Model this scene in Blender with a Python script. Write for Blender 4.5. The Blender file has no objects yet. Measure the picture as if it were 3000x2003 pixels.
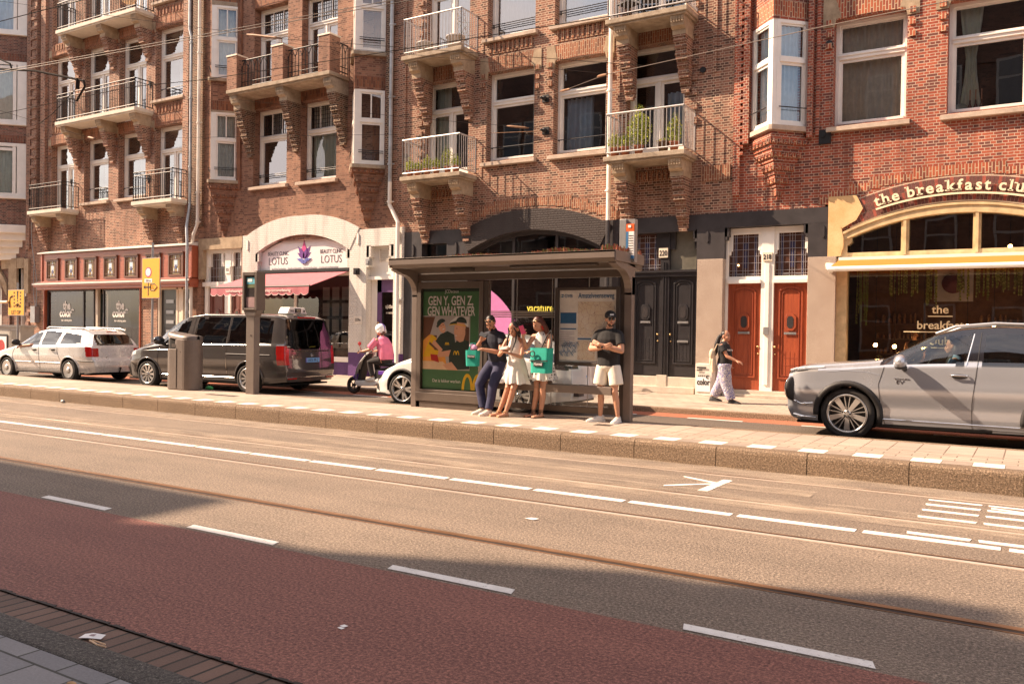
import bpy, bmesh, math, random
import numpy as np
from mathutils import Vector, Matrix, Euler
PI=math.pi; R=math.radians
SC=bpy.context.scene; COL=SC.collection

# ---------------------------------------------------------------- camera, sky, sun, exposure
TH,PT,RO=R(31.65),R(-0.74),R(0.86)
cd=bpy.data.cameras.new('camera'); cam=bpy.data.objects.new('camera',cd); COL.objects.link(cam); SC.camera=cam
cd.sensor_width=36; cd.lens=36*2497/3000.; cd.clip_start=.05; cd.clip_end=2000
_f=Vector((-math.sin(TH)*math.cos(PT),math.cos(TH)*math.cos(PT),math.sin(PT)))
_r=_f.cross(Vector((0,0,1))).normalized(); _u=_r.cross(_f)
_r2=_r*math.cos(RO)+_u*math.sin(RO); _u2=-_r*math.sin(RO)+_u*math.cos(RO)
cam.matrix_world=Matrix(((_r2.x,_u2.x,-_f.x,0),(_r2.y,_u2.y,-_f.y,0),(_r2.z,_u2.z,-_f.z,1.70),(0,0,0,1)))
SUN=Vector((1,.386,-.86)).normalized()          # the way the light travels
sun_el=math.asin(-SUN.z)
W=bpy.data.worlds.new('World'); SC.world=W; W.use_nodes=True
nt=W.node_tree; bg=nt.nodes['Background']; sky=nt.nodes.new('ShaderNodeTexSky'); sky.sky_type='NISHITA'; sky.sun_disc=False
sky.sun_elevation=sun_el; sky.sun_rotation=math.atan2(-SUN.x,-SUN.y)
sky.dust_density=3.0; sky.air_density=1.0; sky.ozone_density=1.0
tc=nt.nodes.new('ShaderNodeTexCoord'); nz=nt.nodes.new('ShaderNodeTexNoise'); nz.inputs['Scale'].default_value=2.2; nz.inputs['Detail'].default_value=7; nz.inputs['Roughness'].default_value=.6
mp=nt.nodes.new('ShaderNodeMapping'); mp.inputs['Scale'].default_value=(1,1,2.2)
cr=nt.nodes.new('ShaderNodeValToRGB'); cr.color_ramp.elements[0].position=.40; cr.color_ramp.elements[1].position=.60
mx=nt.nodes.new('ShaderNodeMix'); mx.data_type='RGBA'
nt.links.new(tc.outputs['Generated'],mp.inputs['Vector']); nt.links.new(mp.outputs[0],nz.inputs['Vector']); nt.links.new(nz.outputs[0],cr.inputs[0]); nt.links.new(cr.outputs[0],mx.inputs['Factor'])
nt.links.new(sky.outputs[0],mx.inputs['A']); mx.inputs['B'].default_value=(7.4,6.5,6.3,1)     # pale clouds
nt.links.new(mx.outputs['Result'],bg.inputs[0]); bg.inputs[1].default_value=.090
sd=bpy.data.lights.new('sun','SUN'); sd.energy=5.0; sd.angle=R(.5); sd.color=(1,.75,.545)
so=bpy.data.objects.new('sun',sd); COL.objects.link(so); so.rotation_euler=SUN.to_track_quat('-Z','Y').to_euler(); so.location=(-20,-8,25)
SC.view_settings.view_transform='Standard'; SC.view_settings.look='None'; SC.view_settings.exposure=1.35; SC.view_settings.gamma=1
SC.cycles.max_bounces=6; SC.cycles.transparent_max_bounces=12; SC.cycles.use_denoising=True

# ---------------------------------------------------------------- mesh builder
SPLIT={'bay_wall','stone_lintel','brick_relief','lintel_stones','pilaster','brick_strips','wall_anchor','vent_cap','stone_trim','black_trim','doorstep','purple_base','roof_rail','reflector','letterbox','slot_windows','door_frame','black_lintel','step','roof_lamp','glass_wall','earring','mirror','chrome_trim','brake_light','leading','coloured_glass','glass_panels','sandstone_block','brick_pier','shopfront'}
class MB:
    def __init__(s): s.v=[]; s.f=[]; s.m=[]; s.cur=0; s.sm=[]; s.smooth=False; s.M=None; s.g=[]
    def mat(s,i): s.cur=i; return s
    def add(s,vs,fs,M=None):
        b=len(s.v); f0=len(s.f)
        for p in vs:
            p=Vector(p)
            if M is not None: p=M@p
            if s.M is not None: p=s.M@p
            s.v.append((p.x,p.y,p.z))
        for f in fs: s.f.append(tuple(b+i for i in f)); s.m.append(s.cur); s.sm.append(s.smooth)
        s.g.append((b,len(s.v),f0,len(s.f))); return s
    def box(s,x0,x1,y0,y1,z0,z1,M=None):
        if x0>x1:x0,x1=x1,x0
        if y0>y1:y0,y1=y1,y0
        if z0>z1:z0,z1=z1,z0
        return s.add([(x0,y0,z0),(x1,y0,z0),(x1,y1,z0),(x0,y1,z0),(x0,y0,z1),(x1,y0,z1),(x1,y1,z1),(x0,y1,z1)],
          [(0,3,2,1),(4,5,6,7),(0,1,5,4),(1,2,6,5),(2,3,7,6),(3,0,4,7)],M)
    def quad(s,a,b,c,d,M=None): return s.add([a,b,c,d],[(0,1,2,3)],M)
    def prism(s,poly,y0,y1,ax='y',M=None):
        # polygon in (x,z) pushed from y0 to y1 (ax y), in (x,y) for ax z, (y,z) for ax x
        n=len(poly); a=sum(poly[i][0]*poly[(i+1)%n][1]-poly[(i+1)%n][0]*poly[i][1] for i in range(n))
        if a<0: poly=poly[::-1]
        g={'y':lambda p,t:(p[0],t,p[1]),'z':lambda p,t:(p[0],p[1],t),'x':lambda p,t:(t,p[0],p[1])}[ax]
        vs=[g(p,y0) for p in poly]+[g(p,y1) for p in poly]
        fs=[tuple(range(n)),tuple(range(2*n-1,n-1,-1))]+[((i+1)%n,i,n+i,n+(i+1)%n) for i in range(n)]
        if (ax=='y')==(y1<y0): fs=[tuple(reversed(f)) for f in fs]
        return s.add(vs,fs,M)
    def tube(s,pts,r,n=8,cap=True,M=None):
        pts=[Vector(p) for p in pts]; rs=r if isinstance(r,(list,tuple)) else [r]*len(pts)
        vs=[];fs=[];up=None
        for i,p in enumerate(pts):
            t=(pts[min(i+1,len(pts)-1)]-pts[max(i-1,0)]).normalized()
            if up is None: up=Vector((0,0,1)) if abs(t.z)<.9 else Vector((0,1,0))
            a=t.cross(up).normalized(); b=a.cross(t).normalized(); up=b
            rr=rs[i]; rx,ry=rr if isinstance(rr,(tuple,list)) else (rr,rr)
            for k in range(n):
                q=2*PI*k/n; vs.append(p+a*math.cos(q)*rx+b*math.sin(q)*ry)
        for i in range(len(pts)-1):
            for k in range(n): fs.append((i*n+k,i*n+(k+1)%n,(i+1)*n+(k+1)%n,(i+1)*n+k))
        if cap: fs.append(tuple(range(n-1,-1,-1))); fs.append(tuple((len(pts)-1)*n+k for k in range(n)))
        return s.add(vs,fs,M)
    def lathe(s,prof,n=24,M=None,cap=False):
        # profile of (radius, z) turned about z
        vs=[];fs=[]
        for (r,z) in prof:
            for k in range(n): q=2*PI*k/n; vs.append((r*math.cos(q),r*math.sin(q),z))
        for i in range(len(prof)-1):
            for k in range(n): fs.append((i*n+k,i*n+(k+1)%n,(i+1)*n+(k+1)%n,(i+1)*n+k))
        if cap: fs.append(tuple(range(n-1,-1,-1))); fs.append(tuple((len(prof)-1)*n+k for k in range(n)))
        return s.add(vs,fs,M)
    def ball(s,c,r,n=12,m=8,M=None):
        rx,ry,rz=r if isinstance(r,(tuple,list)) else (r,r,r)
        vs=[(c[0],c[1],c[2]-rz)];fs=[]
        for i in range(1,m):
            a=-PI/2+PI*i/m
            for k in range(n): q=2*PI*k/n; vs.append((c[0]+rx*math.cos(a)*math.cos(q),c[1]+ry*math.cos(a)*math.sin(q),c[2]+rz*math.sin(a)))
        vs.append((c[0],c[1],c[2]+rz)); L=len(vs)-1
        for k in range(n):
            fs.append((0,1+(k+1)%n,1+k)); fs.append((L,L-n+k,L-n+(k+1)%n))
        for i in range(m-2):
            for k in range(n): fs.append((1+i*n+k,1+i*n+(k+1)%n,1+(i+1)*n+(k+1)%n,1+(i+1)*n+k))
        return s.add(vs,fs,M)
    def grid(s,P,M=None,flip=False):
        # P: rows of points
        h=len(P);w=len(P[0]);vs=[p for row in P for p in row];fs=[]
        for i in range(h-1):
            for j in range(w-1):
                q=(i*w+j,i*w+j+1,(i+1)*w+j+1,(i+1)*w+j); fs.append(q[::-1] if flip else q)
        return s.add(vs,fs,M)
    def text(s,t,size,M,depth=.004,off=0.0,sx=1.0,align='CENTER',sh=0.0,space=1.0):
        vs,fs=glyphs(t,off,align,sh,space)
        return s.add([(x*size*sx,y*size,z*depth) for x,y,z in vs],fs,M)
    def each(s,name,mats,parent=None,**k):
        # every box or prism as a part of its own
        for (v0,v1,f0,f1) in s.g:
            n=MB(); n.v=s.v[v0:v1]; n.f=[tuple(i-v0 for i in f) for f in s.f[f0:f1]]; n.m=s.m[f0:f1]; n.sm=s.sm[f0:f1]; o=n.build(name,mats,parent,**k)
        return o
    def build(s,name,mats,parent=None,world=True,bevel=0,loc=None,rot=None):
        if parent is not None and name in SPLIT and len(s.g)>1:
            # pieces that do not touch one another become parts of their own
            G=s.g; bb=[]
            for (v0,v1,f0,f1) in G:
                a=np.array(s.v[v0:v1]); bb.append(np.concatenate([a.min(0)-.05,a.max(0)+.05]))
            bb=np.array(bb); pr=list(range(len(G)))
            def fd(i):
                while pr[i]!=i: pr[i]=pr[pr[i]]; i=pr[i]
                return i
            for i in range(len(G)):
                hit=np.where((bb[:,:3]<=bb[i,3:]).all(1)&(bb[:,3:]>=bb[i,:3]).all(1))[0]
                for j in hit: pr[fd(int(j))]=fd(i)
            cl={}
            for i in range(len(G)): cl.setdefault(fd(i),[]).append(i)
            if len(cl)>1:
                for ids in cl.values():
                    n=MB()
                    for i in ids:
                        v0,v1,f0,f1=G[i]; o_=len(n.v); n.v+=s.v[v0:v1]; n.f+=[tuple(k-v0+o_ for k in f) for f in s.f[f0:f1]]; n.m+=s.m[f0:f1]; n.sm+=s.sm[f0:f1]
                    o=n.build(name,mats,parent,world,bevel,loc,rot)
                return o
        me=bpy.data.meshes.new(name)
        v=s.v; base=Vector((0,0,0))
        if parent is not None and world: base=Vector(parent.get('_w',(0,0,0)))
        if loc is not None: base=Vector(loc)
        if base.length>0: v=[(a-base.x,b-base.y,c-base.z) for a,b,c in v]
        me.from_pydata(v,[],s.f)
        if not isinstance(mats,(list,tuple)): mats=[mats]
        for m in mats: me.materials.append(m)
        me.polygons.foreach_set('material_index',s.m); me.polygons.foreach_set('use_smooth',s.sm)
        me.validate(); uvbox(me,base)
        o=bpy.data.objects.new(name,me); COL.objects.link(o)
        if parent is not None: o.parent=parent
        if loc is not None and parent is None: o.location=base
        elif loc is not None: o.location=base-Vector(parent.get('_w',(0,0,0)))
        o['_w']=tuple(base)
        if bevel:
            b=o.modifiers.new('bevel','BEVEL'); b.width=bevel; b.segments=2; b.limit_method='ANGLE'; b.angle_limit=R(40)
        return o
def _dummy(): pass
def uvbox(me,base=Vector((0,0,0))):
    n=len(me.polygons)
    if not n: return
    uv=me.uv_layers.new(name='UVMap'); L=len(me.loops)
    co=np.zeros(len(me.vertices)*3); me.vertices.foreach_get('co',co); co=co.reshape(-1,3)+np.array(base)
    vi=np.zeros(L,int); me.loops.foreach_get('vertex_index',vi)
    nr=np.zeros(n*3); me.polygons.foreach_get('normal',nr); nr=nr.reshape(-1,3)
    lt=np.zeros(n,int); me.polygons.foreach_get('loop_total',lt); pn=np.repeat(nr,lt,axis=0)
    ls=np.zeros(n,int); me.polygons.foreach_get('loop_start',ls)
    p=co[vi]; h=np.hypot(pn[:,0],pn[:,1]); flat=np.abs(pn[:,2])>.8; h[h<1e-6]=1
    tx=-pn[:,1]/h; ty=pn[:,0]/h; sg=np.where(np.abs(tx)>=np.abs(ty),np.sign(tx),np.sign(ty)); sg[sg==0]=1; tx*=sg; ty*=sg
    u=p[:,0]*tx+p[:,1]*ty; v=p[:,2].copy(); u[flat]=p[flat,0]; v[flat]=p[flat,1]
    # keep u constant-offset over curved things is not needed at this scale
    uv.data.foreach_set('uv',np.stack([u,v],1).reshape(-1))
_gc={}
def glyphs(t,off,align,sh,space):
    k=(t,off,align,sh,space)
    if k in _gc: return _gc[k]
    c=bpy.data.curves.new('t','FONT'); c.body=t; c.size=1; c.extrude=.5; c.offset=off; c.align_x=align; c.resolution_u=3; c.shear=sh; c.space_character=space
    o=bpy.data.objects.new('t',c); COL.objects.link(o); dg=bpy.context.evaluated_depsgraph_get()
    me=bpy.data.meshes.new_from_object(o.evaluated_get(dg)); vs=[tuple(v.co) for v in me.vertices]; fs=[tuple(p.vertices) for p in me.polygons]
    bpy.data.objects.remove(o); bpy.data.curves.remove(c); bpy.data.meshes.remove(me); _gc[k]=(vs,fs); return _gc[k]
def TM(x,y,z,rz=0,tilt=0):
    # places text upright, facing -y (towards the street), rotated rz about z
    return Matrix.Translation((x,y,z))@Matrix.Rotation(rz,4,'Z')@Matrix.Rotation(R(90)+tilt,4,'X')
def tag(o,label=None,cat=None,group=None,kind=None):
    if label: o['label']=label
    if cat: o['category']=cat
    if group: o['group']=group
    if kind: o['kind']=kind
    return o
def thing(name,label,cat,loc=(0,0,0),rz=0,group=None):
    o=bpy.data.objects.new(name,None); COL.objects.link(o); o.location=loc; o.rotation_euler=(0,0,rz); o.empty_display_size=.2
    o['_w']=tuple(loc); return tag(o,label,cat,group)
def struct(o): o['kind']='structure'; return o
def copytree(o,parent=None,loc=None,rz=None,label=None,group=None):
    c=o.copy(); COL.objects.link(c)
    if parent is not None: c.parent=parent
    if loc is not None: c.location=loc; c['_w']=tuple(loc)
    if rz is not None: c.rotation_euler=(0,0,rz)
    if label: c['label']=label
    if group: c['group']=group
    for ch in list(o.children): copytree(ch,c)
    return c
def remesh(mb,vox,smooth=6,name='m'):
    # one continuous skin out of overlapping shapes
    me=bpy.data.meshes.new(name); me.from_pydata(mb.v,[],mb.f); o=bpy.data.objects.new(name,me); COL.objects.link(o)
    m=o.modifiers.new('r','REMESH'); m.mode='VOXEL'; m.voxel_size=vox; m.adaptivity=0
    if smooth: k=o.modifiers.new('s','SMOOTH'); k.factor=.5; k.iterations=smooth
    dg=bpy.context.evaluated_depsgraph_get(); ev=o.evaluated_get(dg); r=bpy.data.meshes.new_from_object(ev)
    n=MB(); n.smooth=True; n.add([tuple(v.co) for v in r.vertices],[tuple(p.vertices) for p in r.polygons])
    bpy.data.objects.remove(o); bpy.data.meshes.remove(me); bpy.data.meshes.remove(r); return n

# ---------------------------------------------------------------- materials
MT={}
def newmat(n):
    m=bpy.data.materials.new(n); m.use_nodes=True; MT[n]=m; return m,m.node_tree,m.node_tree.nodes['Principled BSDF']
def N(t,ty,**k):
    n=t.nodes.new(ty)
    for a,b in k.items():
        if a[0]=='_': setattr(n,a[1:],b)
        else: n.inputs[a.replace('_',' ')].default_value=b
    return n
def ramp(t,src,stops):
    r=t.nodes.new('ShaderNodeValToRGB'); e=r.color_ramp.elements
    while len(e)<len(stops): e.new(.5)
    for q,(p,c) in zip(e,stops): q.position=p; q.color=(*c,1) if len(c)==3 else c
    t.links.new(src,r.inputs[0]); return r.outputs[0]
def mixc(t,f,a,b,bl='MIX'):
    m=t.nodes.new('ShaderNodeMix'); m.data_type='RGBA'; m.blend_type=bl
    for s,k in ((f,'Factor'),(a,'A'),(b,'B')):
        if hasattr(s,'is_output') or isinstance(s,bpy.types.NodeSocket): t.links.new(s,m.inputs[k])
        else: m.inputs[k].default_value=s if not isinstance(s,tuple) else ((*s,1) if len(s)==3 else s)
    return m.outputs['Result']
def bump(t,b,h,dist=.01,strength=.6):
    n=N(t,'ShaderNodeBump',Strength=strength,Distance=dist); t.links.new(h,n.inputs['Height']); t.links.new(n.outputs[0],b.inputs['Normal']); return n
def mat(n,col,rough=.6,metal=0,var=.12,scale=6,spec=.5,coat=0,bmp=0,bs=60,emit=0,alpha=1):
    # plain paint, plastic or metal with slight mottling and wear
    m,t,b=newmat(n); c=t.nodes.new('ShaderNodeTexCoord'); z=N(t,'ShaderNodeTexNoise',Scale=scale,Detail=5,Roughness=.6); t.links.new(c.outputs['Object'],z.inputs['Vector'])
    lo=tuple(x*(1-var) for x in col); hi=tuple(min(1,x*(1+var)) for x in col)
    t.links.new(ramp(t,z.outputs[0],[(.3,lo),(.7,hi)]),b.inputs['Base Color'])
    b.inputs['Roughness'].default_value=rough; b.inputs['Metallic'].default_value=metal; b.inputs['Specular IOR Level'].default_value=spec
    if coat: b.inputs['Coat Weight'].default_value=coat; b.inputs['Coat Roughness'].default_value=.04
    if bmp:
        z2=N(t,'ShaderNodeTexNoise',Scale=bs,Detail=3); t.links.new(c.outputs['Object'],z2.inputs['Vector']); bump(t,b,z2.outputs[0],.01,bmp)
    if emit: b.inputs['Emission Color'].default_value=(*col,1); b.inputs['Emission Strength'].default_value=emit
    return m
def brick(n,c1,c2,mortar,dark,w=.215,h=.0625,ms=.009,sold=False,paint=None,rough=.85,bs=.5,squash=.5,seed=0,dk=.5):
    # Dutch brickwork: alternate courses of stretchers and headers, soot and repair tones
    m,t,b=newmat(n); u=N(t,'ShaderNodeUVMap'); mp=N(t,'ShaderNodeMapping')
    if sold: mp.inputs['Rotation'].default_value=(0,0,R(90))
    nzv=N(t,'ShaderNodeTexNoise',Scale=9.0,Detail=2); t.links.new(u.outputs[0],nzv.inputs['Vector'])
    ad=t.nodes.new('ShaderNodeVectorMath'); ad.operation='MULTIPLY_ADD'; ad.inputs[1].default_value=(.006,.006,0); t.links.new(nzv.outputs['Color'],ad.inputs[0]); t.links.new(u.outputs[0],ad.inputs[2]); t.links.new(ad.outputs[0],mp.inputs['Vector'])
    br=N(t,'ShaderNodeTexBrick',Scale=1.0,Brick_Width=w,Row_Height=h); br.inputs['Mortar Size'].default_value=ms; br.inputs['Mortar Smooth'].default_value=.25; br.inputs['Bias'].default_value=-.1
    br.squash=squash; br.squash_frequency=2; br.offset=.5
    br.inputs['Color1'].default_value=(0,0,0,1); br.inputs['Color2'].default_value=(1,1,1,1); br.inputs['Mortar'].default_value=(.5,.5,.5,1)
    t.links.new(mp.outputs[0],br.inputs['Vector'])
    big=N(t,'ShaderNodeTexNoise',Scale=.55,Detail=4,Roughness=.6); t.links.new(u.outputs[0],big.inputs['Vector'])
    fine=N(t,'ShaderNodeTexNoise',Scale=60,Detail=3,Roughness=.7); t.links.new(u.outputs[0],fine.inputs['Vector'])
    if paint:
        col=mixc(t,.35,paint,mixc(t,fine.outputs[0],tuple(x*.8 for x in paint),paint)); col=mixc(t,br.outputs['Fac'],col,tuple(x*.8 for x in paint))
    else:
        k=ramp(t,br.outputs['Color'],[(0,dark),(.10,dark),(.24,c1),(.85,c2),(1,tuple(min(1,x*1.25) for x in c2))])
        k=mixc(t,ramp(t,big.outputs[0],[(.35,(0,0,0)),(.7,(dk,dk,dk))]),k,tuple(x*.55 for x in c1))
        k=mixc(t,.35,k,mixc(t,fine.outputs[0],(.03,.02,.015),(1,1,1)),'SOFT_LIGHT')
        mo=mixc(t,ramp(t,big.outputs[0],[(.35,(0,0,0)),(.6,(1,1,1))]),mortar,tuple(x*.7 for x in mortar))
        col=mixc(t,br.outputs['Fac'],k,mo)
    t.links.new(col,b.inputs['Base Color']); b.inputs['Roughness'].default_value=rough; b.inputs['Specular IOR Level'].default_value=.25
    sm=N(t,'ShaderNodeMapping'); sm.inputs['Scale'].default_value=(2.6,.28,1); t.links.new(u.outputs[0],sm.inputs['Vector']); sz=N(t,'ShaderNodeTexNoise',Scale=1.3,Detail=5,Roughness=.65); t.links.new(sm.outputs[0],sz.inputs['Vector'])
    col=mixc(t,ramp(t,sz.outputs[0],[(.48,(0,0,0)),(.72,(.55,.55,.55))]),col,mixc(t,.72,col,(.03,.02,.017)))
    t.links.new(col,b.inputs['Base Color'])
    iv=t.nodes.new('ShaderNodeMath'); iv.operation='MULTIPLY_ADD'; iv.inputs[1].default_value=-1; iv.inputs[2].default_value=1; t.links.new(br.outputs['Fac'],iv.inputs[0])
    a2=t.nodes.new('ShaderNodeMath'); a2.operation='MULTIPLY_ADD'; a2.inputs[1].default_value=.4; t.links.new(fine.outputs[0],a2.inputs[0]); t.links.new(iv.outputs[0],a2.inputs[2])
    bump(t,b,a2.outputs[0],.008,bs); return m
def glass(n,tint=(.75,.78,.76),refl=.10,rough=.0,gc=(1,1,1),ior=1.52):
    m,t,b=newmat(n); t.nodes.remove(b); out=[x for x in t.nodes if x.type=='OUTPUT_MATERIAL'][0]
    tr=N(t,'ShaderNodeBsdfTransparent',Color=(*tint,1)); gl=N(t,'ShaderNodeBsdfGlossy',Color=(*gc,1),Roughness=rough)
    fr=N(t,'ShaderNodeFresnel',IOR=ior); ad=t.nodes.new('ShaderNodeMath'); ad.operation='ADD'; ad.use_clamp=True; ad.inputs[1].default_value=refl; t.links.new(fr.outputs[0],ad.inputs[0])
    z=N(t,'ShaderNodeTexNoise',Scale=1.3,Detail=1); c=t.nodes.new('ShaderNodeTexCoord'); t.links.new(c.outputs['Object'],z.inputs['Vector'])
    bp=N(t,'ShaderNodeBump',Strength=.14,Distance=.012); t.links.new(z.outputs[0],bp.inputs['Height']); t.links.new(bp.outputs[0],gl.inputs['Normal'])
    mxs=t.nodes.new('ShaderNodeMixShader'); t.links.new(ad.outputs[0],mxs.inputs[0]); t.links.new(tr.outputs[0],mxs.inputs[1]); t.links.new(gl.outputs[0],mxs.inputs[2]); t.links.new(mxs.outputs[0],out.inputs[0]); return m
def stone(n,c1,c2,scale=3,rough=.85,bmp=.3,bs=90,speck=None):
    m,t,b=newmat(n); c=t.nodes.new('ShaderNodeTexCoord'); z=N(t,'ShaderNodeTexNoise',Scale=scale,Detail=8,Roughness=.65); t.links.new(c.outputs['Object'],z.inputs['Vector'])
    col=ramp(t,z.outputs[0],[(.3,c1),(.7,c2)])
    z2=N(t,'ShaderNodeTexNoise',Scale=bs,Detail=3,Roughness=.8); t.links.new(c.outputs['Object'],z2.inputs['Vector'])
    if speck: col=mixc(t,ramp(t,z2.outputs[0],[(.44,(0,0,0)),(.56,(1,1,1))]),speck,col)
    else: col=mixc(t,.5,col,mixc(t,z2.outputs[0],(.1,.1,.1),(1,1,1)),'SOFT_LIGHT')
    t.links.new(col,b.inputs['Base Color']); b.inputs['Roughness'].default_value=rough; b.inputs['Specular IOR Level'].default_value=.3
    bump(t,b,z2.outputs[0],.006,bmp); return m
def asphalt(n,c1,c2,grit,patch=.5,bs=.7,streak=0,vs=150.0):
    m,t,b=newmat(n); u=N(t,'ShaderNodeUVMap'); v=N(t,'ShaderNodeTexVoronoi',Scale=vs); t.links.new(u.outputs[0],v.inputs['Vector'])
    z=N(t,'ShaderNodeTexNoise',Scale=48,Detail=5,Roughness=.85); t.links.new(u.outputs[0],z.inputs['Vector'])
    mp=N(t,'ShaderNodeMapping'); mp.inputs['Scale'].default_value=(.12,1.1,1); t.links.new(u.outputs[0],mp.inputs['Vector'])
    g=N(t,'ShaderNodeTexNoise',Scale=2.0,Detail=6,Roughness=.6); t.links.new(mp.outputs[0],g.inputs['Vector'])
    g2=N(t,'ShaderNodeTexNoise',Scale=1.1,Detail=7,Roughness=.7); t.links.new(u.outputs[0],g2.inputs['Vector'])
    col=mixc(t,ramp(t,g.outputs[0],[(.35,(0,0,0)),(.65,(1,1,1))]),c1,c2)
    col=mixc(t,ramp(t,g2.outputs[0],[(.4,(0,0,0)),(.75,(patch,)*3)]),col,tuple(x*1.35 for x in c2))
    col=mixc(t,ramp(t,z.outputs[0],[(.36,(0,0,0)),(.60,(1,1,1))]),tuple(x*.30 for x in c1),mixc(t,ramp(t,z.outputs[0],[(.50,(0,0,0)),(.68,(1,1,1))]),col,tuple(x*1.5 for x in c2)))
    col=mixc(t,ramp(t,v.outputs['Color'],[(.80,(0,0,0)),(.90,(.55,.55,.55))]),col,grit)
    if streak:   # dust and sand worn along the wheel tracks
        mp2=N(t,'ShaderNodeMapping'); mp2.inputs['Scale'].default_value=(.05,2.6,1); t.links.new(u.outputs[0],mp2.inputs['Vector'])
        s=N(t,'ShaderNodeTexNoise',Scale=1.6,Detail=5); t.links.new(mp2.outputs[0],s.inputs['Vector'])
        col=mixc(t,ramp(t,s.outputs[0],[(.52,(0,0,0)),(.72,(streak,)*3)]),col,tuple(x*1.9 for x in c2))
    t.links.new(col,b.inputs['Base Color']); b.inputs['Roughness'].default_value=.78; b.inputs['Specular IOR Level'].default_value=.35
    a=t.nodes.new('ShaderNodeMath'); a.operation='ADD'; t.links.new(v.outputs['Distance'],a.inputs[0]); t.links.new(z.outputs[0],a.inputs[1])
    bump(t,b,a.outputs[0],.006,bs); return m
def tiles(n,c1,c2,mortar,w,h,ms,rot=0,offset=.5,rough=.8,bs=.5,scale=70):
    m,t,b=newmat(n); u=N(t,'ShaderNodeUVMap'); mp=N(t,'ShaderNodeMapping'); mp.inputs['Rotation'].default_value=(0,0,R(rot)); t.links.new(u.outputs[0],mp.inputs['Vector'])
    br=N(t,'ShaderNodeTexBrick',Scale=1.0,Brick_Width=w,Row_Height=h); br.inputs['Mortar Size'].default_value=ms; br.inputs['Mortar Smooth'].default_value=.3; br.offset=offset
    br.inputs['Color1'].default_value=(*c1,1); br.inputs['Color2'].default_value=(*c2,1); br.inputs['Mortar'].default_value=(*mortar,1); t.links.new(mp.outputs[0],br.inputs['Vector'])
    z=N(t,'ShaderNodeTexNoise',Scale=scale,Detail=4,Roughness=.75); t.links.new(u.outputs[0],z.inputs['Vector'])
    g=N(t,'ShaderNodeTexNoise',Scale=.9,Detail=6,Roughness=.6); t.links.new(u.outputs[0],g.inputs['Vector'])
    col=mixc(t,.6,br.outputs['Color'],mixc(t,z.outputs[0],(.15,.15,.15),(.85,.85,.85)),'OVERLAY')
    col=mixc(t,ramp(t,g.outputs[0],[(.4,(0,0,0)),(.7,(.45,.45,.45))]),col,tuple(x*.6 for x in c1))
    t.links.new(col,b.inputs['Base Color']); b.inputs['Roughness'].default_value=rough
    iv=t.nodes.new('ShaderNodeMath'); iv.operation='MULTIPLY_ADD'; iv.inputs[1].default_value=-1.2; t.links.new(br.outputs['Fac'],iv.inputs[0]); t.links.new(z.outputs[0],iv.inputs[2])
    bump(t,b,iv.outputs[0],.006,bs); return m
def wood(n,c1,c2,rough=.45,coat=.2,vert=True):
    m,t,b=newmat(n); c=t.nodes.new('ShaderNodeTexCoord'); mp=N(t,'ShaderNodeMapping'); mp.inputs['Scale'].default_value=(9,9,.7) if vert else (.7,9,9); t.links.new(c.outputs['Object'],mp.inputs['Vector'])
    z=N(t,'ShaderNodeTexNoise',Scale=3,Detail=6,Roughness=.6,Distortion=.4); t.links.new(mp.outputs[0],z.inputs['Vector'])
    t.links.new(ramp(t,z.outputs[0],[(.3,c1),(.7,c2)]),b.inputs['Base Color']); b.inputs['Roughness'].default_value=rough; b.inputs['Coat Weight'].default_value=coat; b.inputs['Coat Roughness'].default_value=.2; return m
brick('brick_a',(0.203,0.086,0.065),(0.289,0.123,0.091),(.34,.26,.20),(.09,.045,.04),ms=.010)
brick('brick_b',(0.246,0.108,0.075),(0.353,0.164,0.107),(.58,.43,.31),(.11,.05,.04),ms=.0085)
brick('brick_c',(0.257,0.126,0.085),(0.342,0.173,0.112),(.36,.235,.16),(.15,.07,.05),ms=.007)
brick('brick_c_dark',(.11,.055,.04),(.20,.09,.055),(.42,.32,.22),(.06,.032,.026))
brick('brick_d',(0.235,0.110,0.075),(0.353,0.161,0.104),(.56,.42,.30),(.10,.05,.038),ms=.008)
brick('brick_e',(.32,.068,.040),(.42,.110,.058),(.58,.43,.32),(.15,.055,.045),ms=.0072)
for k,c1,c2,mo,dk in (('a',(.20,.065,.042),(.28,.10,.06),(.30,.22,.16),(.11,.045,.035)),('b',(.30,.10,.055),(.40,.15,.08),(.48,.34,.22),(.2,.07,.045)),('c',(.24,.09,.05),(.32,.13,.07),(.26,.16,.1),(.14,.055,.04)),('d',(.28,.10,.055),(.38,.15,.08),(.52,.38,.25),(.18,.07,.045)),('e',(.38,.085,.045),(.46,.13,.06),(.62,.46,.3),(.22,.07,.05))):
    brick('soldier_'+k,c1,c2,mo,dk,w=.22,h=.0625,sold=True,squash=1.0)
brick('white_brick',(0,0,0),(0,0,0),(0,0,0),(0,0,0),paint=(.74,.70,.64),bs=.9,rough=.6,ms=.012)
brick('black_brick',(0,0,0),(0,0,0),(0,0,0),(0,0,0),paint=(.058,.047,.044),bs=1.0,rough=.42,ms=.012)
brick('purple_brick',(0,0,0),(0,0,0),(0,0,0),(0,0,0),paint=(.115,.05,.17),bs=.8,rough=.5)
mat('white_paint',(.82,.78,.71),.42,var=.06,scale=3,bmp=.05,bs=8)
mat('cream_paint',(.70,.60,.47),.5,var=.08,scale=3)
mat('black_paint',(.042,.037,.038),.42,var=.25,scale=3,bmp=.12,bs=20)
mat('black_door',(.026,.024,.026),.33,var=.2,coat=.25)
mat('grey_metal',(.34,.34,.34),.45,.7,var=.1)
mat('zinc',(.42,.44,.45),.5,.55,var=.2,scale=4)
mat('zinc_white',(.66,.62,.56),.5,0,var=.12,scale=2)
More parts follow.
